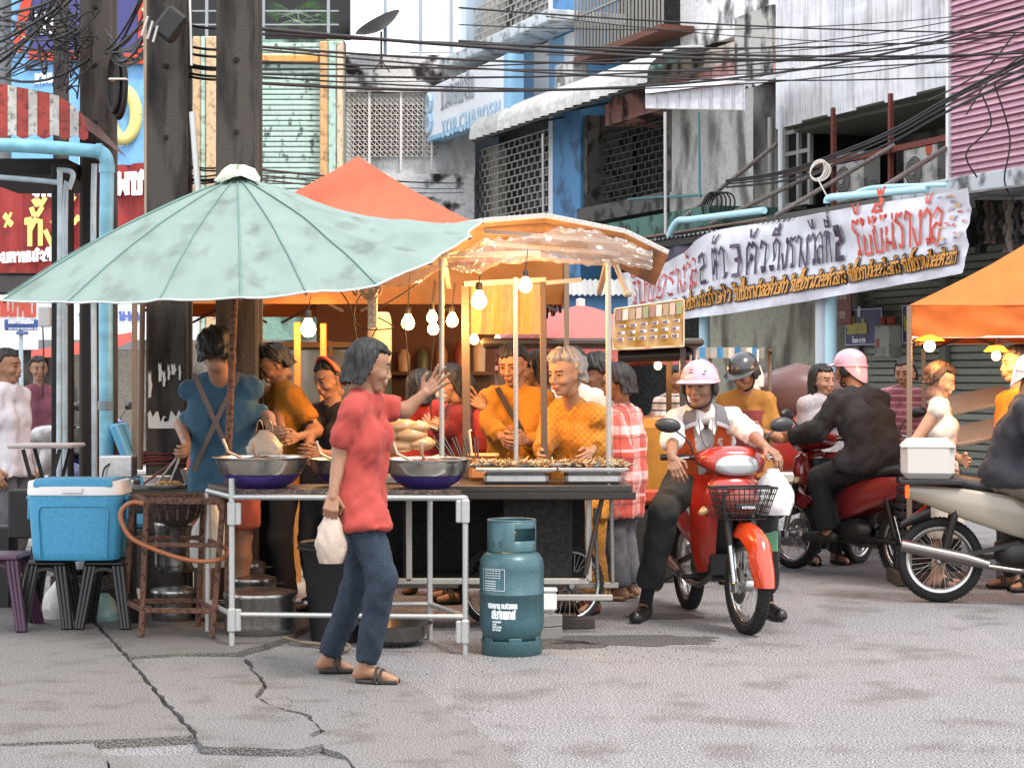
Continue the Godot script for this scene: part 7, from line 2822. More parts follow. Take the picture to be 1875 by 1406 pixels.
	part(o,"engine",mb,M(hx("4c4a48"),.45,.6,{"grain":[.05,.5,1.,.15]}))
	mb=MB.new()
	mb.tube(curve([Vector3(-.05,.3,.15),Vector3(-.1,.22,.0),Vector3(-.13,.25,-.3)],5),.018,8)
	mb.tube([Vector3(-.135,.26,-.3),Vector3(-.15,.3,-.45),Vector3(-.16,.38,-.85)],[.03,.042,.04],12)
	part(o,"exhaust",mb,M(hx("77716c"),.3,.8))
	mb=MB.new()
	mb.bar(Vector3(.09,.3,-.1),Vector3(.09,.28,-.6),.03,.08,.008)
	mb.tube([Vector3(-.2,.27,.0),Vector3(.2,.27,.0)],.014,8)
	mb.bar(Vector3(-.1,.278,-.6),Vector3(-.08,.4,-.1),.03)
	for s in [-1.0,1.0]:
		mb.tube([Vector3(s*.1,.32,-.58),Vector3(s*.12,.62,-.5)],.025,8)
	part(o,"swingarm",mb,black)
	return o
func _fit(row:PackedVector3Array,n:int)->PackedVector3Array:
	var o:=PackedVector3Array()
	for i in n:
		var t:=float(i)/(n - 1)*(row.size() - 1)
		var k:=mini(int(t),row.size() - 2)
		o.append(row[k].lerp(row[k+1],t - k))
	return o
func gazebo(called:String,label:String,peak:Vector3,half:float,eave:float,val:float,c:String,vc:String,yaw:=0.0,trim:="")->Node3D:
	var o:=thing(called,label,"canopy",Vector3(peak.x,0,peak.z),Basis(UP,deg_to_rad(yaw)))
	var cs:=[Vector3(-half,eave,half),Vector3(half,eave,half),Vector3(half,eave,-half),Vector3(-half,eave,-half)]
	var rf:=MB.new()
	var pk:=Vector3(0,peak.y,0)
	for k in 4:
		var rows:=[]
		for i in 9:
			var t:=i/8.0
			var row:=PackedVector3Array()
			for j in 13:
				var p:=pk.lerp((cs[k] as Vector3).lerp(cs[(k+1) % 4],j/12.0),t)
				p.y-=.1*sin(PI*t)*(.6+.4*sin(PI*j/12.0))
				p.y+=.012*nz.get_noise_2d(p.x*120,p.z*120)
				row.append(p)
			rows.append(row)
		rf.grid(rows)
	for i in rf.n.size():
		if rf.n[i].y<0:
			rf.n[i]=-rf.n[i]
	part(o,"roof",rf,M(hx(c),.75,0.0,{"grain":[.015,.8,1.03,1.6],"back":Color(.45,.22,.06)}))
	for k in 4:
		var mb:=MB.new()
		var rows:=[]
		var a:Vector3=cs[k]
		var b:Vector3=cs[(k+1) % 4]
		var out:=(a+b).normalized()
		out.y=0
		for i in 6:
			var row:=PackedVector3Array()
			for j in 37:
				var p:=a.lerp(b,j/36.0)
				p.y-=val*i/5.0
				p+=out*(.06*nz.get_noise_2d(j*14.0+k*100,i*22.0)+.02*sin(j*.5)*i/5.0)
				row.append(p)
			rows.append(row)
		mb.grid(rows)
		part(o,"valance",mb,M(hx(vc),.75,0.0,{"grain":[.015,.8,1.03,1.6],"back":Color(.45,.22,.06)}))
		mb=MB.new()
		mb.bar(a,Vector3(a.x,0,a.z),.035)
		part(o,"post",mb,M(hx("7c6a58"),.5,.4))
		mb=MB.new()
		for j in 4:
			var p:=a.lerp(b,j/4.0+.02) - UP*.02 - out*.07
			var q:=a.lerp(b,(j+1)/4.0 - .02) - UP*(val+.05) - out*.07
			mb.bar(p,q,.02)
			mb.bar(Vector3(p.x,q.y,p.z),Vector3(q.x,p.y,q.z),.02)
		part(o,"truss",mb,M(hx("3d342e"),.5,.4))
	if trim:
		for k in 4:
			var mb:=MB.new()
			mb.tube([cs[k] - UP*(val+.002),cs[(k+1) % 4] - UP*(val+.002)],.008,6)
			part(o,"trim",mb,M(hx(trim),.7))
	return o
func parasol(label:String,ap:Vector3,r:float,drop:float,c:String,ribs:=8,rot:=0.0)->void:
	var o:=thing("parasol",label,"umbrella",Vector3(ap.x,0,ap.z))
	var rows:=[]
	for i in 9:
		var t:=i/8.0
		var row:=PackedVector3Array()
		for j in ribs*6:
			var a:=TAU*j/(ribs*6)+rot
			var s:=absf(sin(a*ribs*.5 - rot*ribs*.5))
			var rr:=r*t*(1.0 - .06*s*t)
			row.append(Vector3(cos(a)*rr,ap.y - drop*pow(t,1.25) - .03*s*t,sin(a)*rr))
		rows.append(row)
	var mb:=MB.new()
	mb.grid(rows,true)
	for i in mb.n.size():
		if mb.n[i].y<0:
			mb.n[i]=-mb.n[i]
	part(o,"canopy",mb,M(hx(c),.75,0.0,{"grain":[.02,.85,1.03,.6],"back":Color(.4,.2,.15)}))
	mb=MB.new()
	rows=[]
	for i in 3:
		var row:=PackedVector3Array()
		for j in ribs*6:
			var a:=TAU*j/(ribs*6)+rot
			var s:=absf(sin(a*ribs*.5 - rot*ribs*.5))
			var rr:=r*(1.0 - .06*s)
			row.append(Vector3(cos(a)*rr,ap.y - drop - .03*s - i*.07,sin(a)*rr))
		rows.append(row)
	mb.grid(rows,true)
	part(o,"valance",mb,M(hx(c),.75,0.0,{"grain":[.02,.7,.9,.6],"back":Color(.4,.2,.15)}))
	for k in ribs:
		mb=MB.new()
		var a:=TAU*k/ribs+rot
		mb.tube([Vector3(0,ap.y - .04,0),Vector3(cos(a)*r*.98,ap.y - drop - .02,sin(a)*r*.98)],.007,5)
		part(o,"rib",mb,M(hx("6d5a48"),.6))
	mb=MB.new()
	mb.tube([Vector3(0,0,0),Vector3(0,ap.y,0)],.02,8)
	part(o,"pole",mb,M(hx("8a6a4c"),.6))
	mb=MB.new()
	mb.lathe([Vector2(.04,ap.y - .01),Vector2(.04,ap.y+.05),Vector2(0,ap.y+.06)],10)
	part(o,"finial",mb,M(hx("d6cdc6"),.5))
func canopies()->void:
	gazebo("market_tent","red-orange peaked market tent with amber valance behind the mint umbrella",P(655,286,14.8),1.5,2.28,.3,"c45a3c","8f571a",3.0)
	for q in [[544,590,13.4,"amber painted post at the glass stall, pole side"],[592,592,13.5,"amber painted post at the glass stall, cart side"]]:
		var mb:=MB.new()
		var a:=P(q[0],q[1],q[2])
		mb.bar(Vector3(a.x,0,a.z),a,.045,.045,.004)
		solo("wooden_post",mb,M(hx("a8702e"),.6,0.0,{"grain":[.03,.7,1.,.3]}),q[3],"post")
	var gs:=thing("glass_stall","glass-fronted stall cabinet under the red-orange tent","stall",PY(560,15.0))
	var mb:=MB.new()
	mb.box(Vector3(0,.5,0),Vector3(1.3,1.0,.6),.01)
	part(gs,"cabinet",mb,M(hx("37342f"),.7))
	mb=MB.new()
	mb.box(Vector3(0,1.35,.0),Vector3(1.25,.66,.5))
	part(gs,"glass",mb,M(hx("b9c9c9"),.05,0.0,{"alpha":.18}))
	mb=MB.new()
	for x in [-.62,-.2,.22,.62]:
		mb.bar(Vector3(x,1.0,.26),Vector3(x,1.72,.26),.03)
	mb.bar(Vector3(-.64,1.72,.26),Vector3(.64,1.72,.26),.04)
	part(gs,"frame",mb,M(hx("7a5a34"),.6))
	mb=MB.new()
	mb.box(Vector3(0,1.35,-.32),Vector3(1.3,.75,.03))
	part(gs,"back_board",mb,M(hx("4b6a60"),.7))
	var bs:=thing("goods_stall","dark brown stall of hanging goods behind the hanging bulbs","stall",PY(740,15.8))
	mb=MB.new()
	mb.box(Vector3(0,1.05,-.25),Vector3(1.5,2.1,.05),.01)
	part(bs,"back_board",mb,M(hx("6a5140"),.8,0.0,{"grain":[.03,.8,1.,.8]}))
	for r in 3:
		mb=MB.new()
		mb.box(Vector3(0,.6+r*.45,0),Vector3(1.45,.03,.45),.005)
		part(bs,"shelf",mb,M(hx("5a4434"),.8))
		for k in 9:
			mb=MB.new()
			mb.at(Vector3(-.62+k*.155,.615+r*.45,.05))
			var hh:=.16+.1*absf(sin(k*2.7+r))
			mb.lathe([Vector2(0,0),Vector2(.05,0),Vector2(.055,hh*.7),Vector2(.025,hh),Vector2(0,hh)],12)
			part(bs,"jar",mb,M(hx(["8a6a3a","7a3a2a","b0a48a","4a5a4a"][(k+r) % 4]),.4))
	var ls:=thing("ribbed_lantern","tall ribbed cream paper shade standing beside the cart","paper shade",P(695,620,12.3))
	mb=MB.new()
	var pr:=[]
	for i in 41:
		pr.append(Vector2(.075+(.004 if i % 2 else 0.0) - .02*pow(absf(i - 20)/20.0,6),-.17+i*.0085))
	mb.lathe(pr,24)
	part(ls,"shade",mb,M(hx("c4ab86"),.7,0.0,{"back":Color(.6,.45,.25)}))
	mb=MB.new()
	mb.tube([Vector3(0,-P(695,620,12.3).y,0),Vector3(0,-.17,0)],.03,8)
	part(ls,"stand",mb,M(hx("5a4632"),.7))
	mb=MB.new()
	var rows:=[]
	for i in 10:
		var row:=PackedVector3Array()
		for j in 26:
			var p:=P(lerpf(862,1000,j/25.0),lerpf(520,612,i/9.0),12.2)
			p.z+=.03*sin(j*.7)+.02*sin(j*1.9+i*.2)
			row.append(p)
		rows.append(row)
	mb.grid(rows)
	solo("canvas_screen",mb,M(hx("c79a5e"),.8,0.0,{"grain":[.02,.8,1.,.5],"back":Color(.5,.35,.15)}),"tan canvas sheet hung at the back of the cart","canvas")
	parasol("faded red market parasol behind the cart's right post",P(1063,558,17.0),.98,.37,"b5605a",8,.2)
	parasol("orange-red parasol low behind the masked woman",P(850,640,21.0),1.0,.28,"b0513c",8,.0)
	var cn:=P(1666,560,13.2)
	var rc:=gazebo("orange_canopy","bright orange market canopy with a pale hem and shaded lamps",Vector3(cn.x+1.818,cn.y+1.0,cn.z - 1.092),1.5,cn.y,.215,"c4651c","c4651c",-14.0,"e0d2c8")
	mb=MB.new()
	pbox(mb,985,540,1150,572,24,.06)
	solo("blue_tarpaulin",mb,cloth("4f7fa8"),"blue tarpaulin strung behind the red parasol","tarpaulin")
	var tr:=thing("tin_roof","grey corrugated tin roof edge above the blue tarpaulin","roof",P(1070,528,24.0))
	for k in 6:
		mb=MB.new()
		corrugated(mb,-.62+k*.21,-.41+k*.21,3,.02,[Vector4(-.1,.2,1,0),Vector4(.14,-.8,1,0)])
		part(tr,"tin_sheet",mb,M(hx(["a8a7a2","9b9a96"][k % 2]),.6,.2,{"stain":[.04,Color(.6,.58,.55),.35,.5,.5]}))
	var ms:=thing("menu_stall","motor stall with curved awning, striped valance and bags","stall",PY(1300,14.2))
	var off:=PY(1300,14.2)
	mb=MB.new()
	rows=[]
	for i in 5:
		var row:=PackedVector3Array()
		for j in 21:
			var t:=j/20.0
			row.append(P(lerpf(1130,1422,t),lerpf(655,648,t) - 34*sin(PI*clampf((t - .35)/.65,0,1))*1.0+(8 if t<.35 else 0),14.0+i*.3)+Vector3(0,0,0) - off)
		rows.append(row)
	mb.grid(rows)
	part(ms,"awning",mb,M(hx("8f857b"),.7,0.0,{"stain":[.03,Color(.6,.55,.5),.35,.5,.6]}))
	for k in 12:
		mb=MB.new()
		var r2:=[]
		for i in 4:
			var row:=PackedVector3Array()
			for j in 4:
				var p:=P(lerpf(1270+k*10.8,1280.8+k*10.8,j/3.0),636+i*6.5,13.98)
				p.z+=.015*sin(k*1.7+j*.6)
				row.append(p - off)
			r2.append(row)
		mb.grid(r2)
		part(ms,"valance_stripe",mb,cloth(["bfb9ae","3f7fae","8d877d"][k % 3]))
	mb=MB.new()
	mb.tube([P(1132,654,13.95) - off,P(1265,648,13.95) - off],.05,10)
	part(ms,"rolled_cover",mb,M(hx("2a2a2c"),.35))
	for px in [1140,1300,1410]:
		mb=MB.new()
		var t:=P(px,640,14.3)
		mb.tube([Vector3(t.x,0,t.z) - off,t - off],.016,8)
		part(ms,"post",mb,M(hx("6f6a65"),.5,.4))
	mb=MB.new()
	mb.box(Vector3(.0,.75,-.3),Vector3(.95,.6,.5),.02)
	part(ms,"cabinet",mb,M(hx("6d6560"),.5,.3))
	for q in [[1380,705,.05],[1388,690,.045],[1275,690,.035],[1265,700,.04]]:
		mb=MB.new()
		mb.at(P(q[0],q[1],13.9) - off)
		mb.lathe([Vector2(0,-.09),Vector2(q[2],-.07),Vector2(q[2]*1.1,0),Vector2(q[2]*.4,.08),Vector2(.008,.1),Vector2(.01,.2)],10)
		part(ms,"hanging_bag",mb,M(hx("c9bdb5"),.35,0.0,{"back":Color(.4,.38,.36)}))
	var mp:=thing("menu_board","plastic-covered menu board with food pictures and price labels","menu board",P(1190,602,13.6))
	off=P(1190,602,13.6)
	mb=MB.new()
	var q4:=[P(1126,566,13.6),P(1252,548,13.6),P(1252,634,13.6),P(1122,640,13.6)]
	var tmap:=func(u:float,v:float,z:=0.0)->Vector3:return (q4[3] as Vector3).lerp(q4[2],u).lerp((q4[0] as Vector3).lerp(q4[1],u),v) - off+Vector3(0,0,z)
	rows=[]
	for i in 7:
		var row:=PackedVector3Array()
		for j in 13:
			row.append(tmap.call(j/12.0,i/6.0,.01*sin(j*1.3+i)))
		rows.append(row)
	mb.grid(rows)
	part(mp,"board",mb,M(hx("a07a34"),.3,0.0,{"grain":[.02,.75,1.05,.5],"coat":.6}))
	for k in 10:
		mb=MB.new()
		mb.col=[Color(.25,.12,.08),Color(.5,.45,.4),Color(.3,.2,.1),Color(.45,.3,.25),Color(.2,.22,.1)][k % 5]
		var u:=.02+k*.097
		mb.quad(tmap.call(u,.7,.014),tmap.call(u+.08,.7,.014),tmap.call(u+.08,.96,.014),tmap.call(u,.96,.014),Vector3(0,0,-9))
		part(mp,"food_picture",mb,M(Color.WHITE,.3,0.0,{"vc":1,"coat":.6}))
	for k in 6:
		for r in 3:
			var u:=.05+k*.155+.01*r
			var v:=.2+r*.16
			mb=MB.new()
			mb.quad(tmap.call(u,v,.014),tmap.call(u+.1,v,.014),tmap.call(u+.1,v+.07,.014),tmap.call(u,v+.07,.014),Vector3(0,0,-9))
			part(mp,"price_label",mb,M(hx("cfcbd0"),.4))
	mb=MB.new()
	for k in 6:
		for r in 3:
			var u:=.055+k*.155+.01*r
			var v:=.215+r*.16
			thai(mb,["ลาบหม","ตมยำ","ขาวหน"][r],Vector2.ZERO,.014,.8,.004,func(q:Vector2)->Vector3:return tmap.call(u+q.x/.5,v+q.y/.33,.018))
	part(mp,"lettering",mb,M(hx("5a4a58"),.5))
	mb=MB.new()
	for e in [[0,0,1,0],[1,0,1,1],[1,1,0,1],[0,1,0,0]]:
		mb.tube([tmap.call(e[0],e[1],.0),tmap.call(e[2],e[3],.0)],.008,6)
	part(mp,"frame",mb,M(hx("b9a890"),.6))
func vehicles()->void:
	var o:=thing("pickup_taxi","amber pickup taxi with orange stripe passing behind the red motorcycle","truck",PY(1078,14.3),Basis(UP,deg_to_rad(90)))
	var am:=M(hx("a8701e"),.35,0.0,{"coat":.5,"grain":[.02,.9,1.,.8]})
	var mb:=MB.new()
	mb.box(Vector3(0,.86,0),Vector3(1.3,.62,1.4),.06)
	part(o,"body",mb,am)
	mb=MB.new()
	mb.box(Vector3(0,.62,0),Vector3(1.33,.1,1.42),.02)
	part(o,"stripe",mb,M(hx("b5462a"),.35))
	mb=MB.new()
	mb.box(Vector3(0,.44,0),Vector3(1.3,.16,1.5),.03)
	part(o,"bumper",mb,M(hx("b9b7b2"),.35,.5))
	mb=MB.new()
	mb.box(Vector3(0,1.72,0),Vector3(1.35,.06,1.6),.02)
	for s in [[-.6,-.65],[.6,-.65],[-.6,.65],[.6,.65]]:
		mb.bar(Vector3(s[0],1.1,s[1]),Vector3(s[0],1.7,s[1]),.04)
	mb.box(Vector3(0,1.4,-.66),Vector3(1.2,.5,.03))
	part(o,"roof",mb,M(hx("3a3028"),.5))
	for s in [[-.6,-.45],[.6,-.45],[-.6,.45],[.6,.45]]:
		var w:=MB.new()
		w.xf=Transform3D(Basis(Vector3.BACK,PI/2),Vector3(s[0],.27,s[1]))
		w.lathe([Vector2(.0,-.08),Vector2(.15,-.08),Vector2(.25,-.07),Vector2(.27,0),Vector2(.25,.07),Vector2(.15,.08),Vector2(0,.08)],28)
		part(o,"wheel",w,M(hx("1a1918"),.8))
	o=thing("red_pickup","red pickup with a pale side stripe beyond the menu stall","truck",PY(1440,17.2),Basis(UP,deg_to_rad(84)))
	mb=MB.new()
	loft(mb,[sx(Vector3(0,.8,-1.3),.7,.26,5.0),sx(Vector3(0,.85,-1.2),.75,.32,5.0),sx(Vector3(0,.85,.8),.75,.32,5.0),sx(Vector3(0,.8,1.4),.7,.24,4.0)],24)
	part(o,"body",mb,M(hx("9a2a22"),.3,0.0,{"coat":.6}))
	mb=MB.new()
	loft(mb,[sx(Vector3(0,1.25,-.3),.62,.22,4.0),sx(Vector3(0,1.3,.1),.66,.3,4.0),sx(Vector3(0,1.25,.6),.6,.2,4.0)],24)
	part(o,"cab",mb,M(hx("5a3a34"),.4))
	mb=MB.new()
	mb.box(Vector3(0,.6,0),Vector3(1.53,.1,2.3),.02)
	part(o,"stripe",mb,M(hx("c9c6c2"),.35))
	for s in [[-.66,-.8],[.66,-.8],[-.66,.85],[.66,.85]]:
		var w:=MB.new()
		w.xf=Transform3D(Basis(Vector3.BACK,PI/2),Vector3(s[0],.3,s[1]))
		w.lathe([Vector2(.0,-.1),Vector2(.18,-.1),Vector2(.28,-.09),Vector2(.3,0),Vector2(.28,.09),Vector2(.18,.1),Vector2(0,.1)],28)
		part(o,"wheel",w,M(hx("1a1918"),.8))
	o=thing("white_van","white van parked behind the customers at the cart","van",PY(880,17.5),Basis(UP,deg_to_rad(86)))
	mb=MB.new()
	loft(mb,[sx(Vector3(0,.95,-1.2),.78,.5,5.0),sx(Vector3(0,.98,-1.1),.82,.55,5.0),sx(Vector3(0,.98,.8),.82,.55,5.0),sx(Vector3(0,.88,1.2),.78,.42,4.0)],28)
	part(o,"body",mb,M(hx("d5d6d8"),.3,0.0,{"coat":.5}))
	mb=MB.new()
	for x in [-.79,.79]:
		mb=MB.new()
		mb.box(Vector3(x,1.2,-.2),Vector3(.08,.28,1.2),.03)
		part(o,"window",mb,M(hx("8d979c"),.08))
	mb=MB.new()
	mb.box(Vector3(0,.55,0),Vector3(1.68,.03,2.2),.01)
	part(o,"side_trim",mb,M(hx("a9abad"),.4))
	for s in [[-.72,-.75],[.72,-.75],[-.72,.8],[.72,.8]]:
		var w:=MB.new()
		w.xf=Transform3D(Basis(Vector3.BACK,PI/2),Vector3(s[0],.3,s[1]))
		w.lathe([Vector2(.0,-.1),Vector2(.18,-.1),Vector2(.28,-.09),Vector2(.3,0),Vector2(.28,.09),Vector2(.18,.1),Vector2(0,.1)],28)
		part(o,"wheel",w,M(hx("1a1918"),.8))
	for k in 2:
		var fc:=thing("fruit_crate",["upper dark plastic crate heaped with oranges at the canopy post","lower dark plastic crate at the canopy post"][k],"crate",PY(1698,13.6,.37 - k*.37+.1))
		mb=MB.new()
		for s in [-1.0,1.0]:
			for r in 6:
				mb.box(Vector3(0,.03+r*.06,s*.14),Vector3(.42,.04,.012),.003)
				mb.box(Vector3(s*.21,.03+r*.06,0),Vector3(.012,.04,.28),.003)
			for c in 7:
				mb.box(Vector3(-.2+c*.066,.18,s*.136),Vector3(.014,.35,.012),.002)
		mb.box(Vector3(0,.01,0),Vector3(.42,.02,.28))
		part(fc,"crate",mb,M(hx("25232b"),.5))
	for k in 12:
		mb=MB.new()
		mb.ball(PY(1698,13.6)+Vector3(-.13+.09*(k % 4),.87+.05*int(k>7),-.08+.08*((k/4) % 3)),Vector3(.048,.045,.048),14,10)
		solo("orange_fruit",mb,M(hx("c26a16"),.45,0.0,{"bump":[.2,.15,.1]}),"ripe orange heaped on the dark crate","orange","oranges on the crate")
	mb=MB.new()
	mb.box(PY(1698,13.6,.05),Vector3(.5,.1,.4),.01)
	solo("pallet",mb,M(hx("4a4038"),.9),"low wooden pallet under the dark crates","pallet")
	for q in [[1780,735,14.0,"grey tilted counter board under the orange canopy, upper",.95],[1800,790,13.6,"grey tilted counter board under the orange canopy, lower",.8]]:
		var c:=P(q[0],q[1],q[2])
		var st:=thing("counter_board",q[3],"counter",Vector3(c.x,0,c.z))
		mb=MB.new()
		mb.xf=Transform3D(Basis(Vector3.BACK,.2)*Basis(Vector3.RIGHT,.25),Vector3(0,c.y,0))
		mb.box(Vector3.ZERO,Vector3(q[4]*.6,.03,.4),.005)
		part(st,"board",mb,M(hx("8b8882"),.6,0.0,{"grain":[.03,.7,1.,.4]}))
		for s in [-.2,.2]:
			mb=MB.new()
			mb.bar(Vector3(s,0,0),Vector3(s,c.y - .02+s*.2,0),.03)
			part(st,"leg",mb,M(hx("4a4642"),.6))
func bikes()->void:
	var front:=PY(1360,10.97)
	var rear:=PY(1262,12.14)
	var yaw:=rad_to_deg(atan2(front.x - rear.x,front.z - rear.z))
	var mid:=(front+rear)/2
	var m:=motorcycle("motorcycle","red underbone motorcycle with a wire front basket facing the camera",Vector3(mid.x,0,mid.z),yaw,"a02a1c",{"steer":6.0,"fender": "b83812"})
	var mb:=MB.new()
	var z0:=.5
	for r in 6:
		var y:=.66+r*.036
		var s:=.12+r*.012
		mb.tube([Vector3(-s,y,z0),Vector3(s,y,z0),Vector3(s,y,z0+.16+r*.006),Vector3(-s,y,z0+.16+r*.006),Vector3(-s,y,z0)],.0035 if r<5 else .007,5)
	for k in 12:
		var u:=(k/11.0 - .5)*2
		mb.tube([Vector3(u*.12,.66,z0+.16),Vector3(u*.18,.84,z0+.19)],.0028,4)
		mb.tube([Vector3(u*.12,.66,z0),Vector3(u*.12,.66,z0+.16)],.0028,4)
	for k in 6:
		for s in [-1.0,1.0]:
			mb.tube([Vector3(s*.12,.66,z0+k*.032),Vector3(s*.18,.84,z0+k*.037)],.0028,4)
	part(m,"basket",mb,M(hx("151414"),.45,.2))
	mb=MB.new()
	mb.box(Vector3(0,.735,z0+.178),Vector3(.13,.03,.006),.002)
	var pl:=part(m,"name_plate",mb,M(hx("121212"),.4))
	mb=MB.new()
	latin(mb,"HONDA",.016,func(q:Vector2)->Vector3:return Vector3(q.x - .03,.73+q.y,z0+.183))
	var lt:=mi("lettering",mb.mesh(),M(hx("c9c9c9"),.4),pl)
	mb=MB.new()
	mb.ball(m.transform*Vector3(0,.75,z0+.085),Vector3(.1,.08,.07),16,10)
	solo("basket_bundle",mb,M(hx("7a3a34"),.6,0.0,{"grain":[.05,.7,1.,.1]}),"dark red bundle lying in the motorcycle's wire basket","bundle")
	bag(P(1416,900,11.15),.105,.27,"white plastic shopping bag hanging from the motorcycle's handlebar","d5d4d3")
	var fs:=thing("green_fan","green plastic fly swatter hanging beside the front wheel","fly swatter",P(1410,985,11.2))
	mb=MB.new()
	mb.box(Vector3(0,-.02,0),Vector3(.095,.12,.006),.002)
	part(fs,"paddle",mb,M(hx("5d9a72"),.5,0.0,{"back":Color(.2,.5,.3)}))
	mb=MB.new()
	for k in 9:
		mb.box(Vector3(0,-.07+k*.0125,.005),Vector3(.085,.004,.004))
	part(fs,"ridges",mb,M(hx("4f8a64"),.5))
	mb=MB.new()
	mb.tube([Vector3(0,.04,0),Vector3(-.01,.14,0)],.006,6)
	part(fs,"stem",mb,M(hx("5d9a72"),.5))
	var p2:=PY(1555,14.2)
	motorcycle("motorcycle","red and black motorcycle with lit tail lamp and white plate, ridden away",Vector3(p2.x,0,p2.z),-146,"8c2420",{"second": "7a2a28","tail":2.5})
	var p3:=PY(1630,15.6)
	motorcycle("motorcycle","parked red and white scooter beside the canopy post",Vector3(p3.x,0,p3.z),-35,"c9c4c0",{"second": "a32a22","fender": "a32a22"})
	var p4:=PY(1895,12.4)
	var mr:=motorcycle("motorcycle","cream motorcycle with a white rear box passing the orange canopy",Vector3(p4.x,0,p4.z),80,"cfccc4",{"second": "8d8474","tail":1.5})
	mb=MB.new()
	mb.box(Vector3(0,.94,-.68),Vector3(.32,.26,.34),.04)
	mb.box(Vector3(0,1.02,-.68),Vector3(.33,.012,.35),.003)
	part(mr,"rear_box",mb,M(hx("b9b6b0"),.5))
	mb=MB.new()
	mb.box(Vector3(0,.79,-.66),Vector3(.34,.03,.4),.005)
	part(mr,"carrier",mb,M(hx("2a2827"),.5,.3))
	for q in [[20,16.0,70,"b9b5b2","pale motorcycle behind the folding table"],[150,18.5,60,"3a3f6a","dark blue motorcycle parked behind the black posts"]]:
		var p5:=PY(q[0],q[1])
		motorcycle("motorcycle",q[4],p5,q[2],q[3],{})
	var p6:=PY(1440,17.0)
	motorcycle("motorcycle","grey motorcycle with its headlamp on beyond the black-clad rider",p6,20,"a8a5a2",{})
func helmet(c:String,peak:bool,dark_lining:=true)->void:
	var root:Node3D=pj.root
	var xf:Transform3D=pj.local_head
	var mb:=MB.new()
	mb.xf=xf
	var rows:=[]
	for i in 13:
		var e:=PI/2 - (PI*.5+.12)*i/12.0
		var row:=PackedVector3Array()
		for j in 32:
			var a:=TAU*j/32
			var low:=-.25*maxf(0.0,-cos(a)) if i>8 else 0.0
			row.append(Vector3(sin(a)*cos(e)*.108,.035+sin(e)*.112+low*.12*(i - 8),cos(a)*cos(e)*.128 - .012))
		rows.append(row)
	mb.grid(rows,true)
	mb.tube(circle(Vector3(0,.022,-.012),Vector3(.109,0,0),Vector3(0,0,.129),32),.006,6)
	var hm:=part(root,"helmet",mb,M(hx(c),.3,0.0,{"coat":.5,"grain":[.02,.92,1.,.3]}))
	if peak:
		var pk:=MB.new()
		pk.xf=xf
		var pr:=[]
		for i in 5:
			var t:=i/4.0
			var row:=PackedVector3Array()
			for j in 15:
				var a:=-1.1+2.2*j/14.0
				row.append(Vector3(sin(a)*(.112+.02*t),.032 - .014*t+.012*cos(a),cos(a)*(.128+.055*t) - .012))
			pr.append(row)
		pk.grid(pr)
		mi("peak",pk.mesh(),M(hx(c),.3,0.0,{"coat":.5}),hm)
		var st:=MB.new()
		st.xf=xf
		for q in [[-.25,.1,.05],[-.25,.085,.06],[.5,.075,.04],[.62,.09,.03]]:
			for s in 4:
				var a:float=q[0]+s*q[2]*.9
				var e:=asin((q[1] - .035)/.112)
				st.box(Vector3(sin(a)*cos(e)*.11,q[1],cos(a)*cos(e)*.13 - .012),Vector3(.006,.006,.004))
		mi("decal",st.mesh(),M(hx("5a4f7a"),.4),hm)
	if dark_lining:
		var ln:=MB.new()
		ln.xf=xf
		for s in [-1.0,1.0]:
			ln.ball(Vector3(s*.088,-.01,-.015),Vector3(.02,.05,.045),12,8)
		ln.tube(curve([Vector3(.085,-.03,0),Vector3(.06,-.1,.03),Vector3(0,-.125,.045),Vector3(-.06,-.1,.03),Vector3(-.085,-.03,0)],5),.007,6)
		part(root,"helmet_strap",ln,M(hx("161515"),.7))
func plaid_tex(base:Color,lines:Array,n:=128)->ImageTexture:
	var im:=Image.create(n,n,false,Image.FORMAT_RGB8)
	im.fill(base)
	for y in n:
		for x in n:
			var c:=base
			for l in lines:
				var t:int=x if l[0]==0 else y
				if t>=l[1] and t<l[2]:
					c=c.lerp(l[3],l[4])
			im.set_pixel(x,y,c)
	return ImageTexture.create_from_image(im)
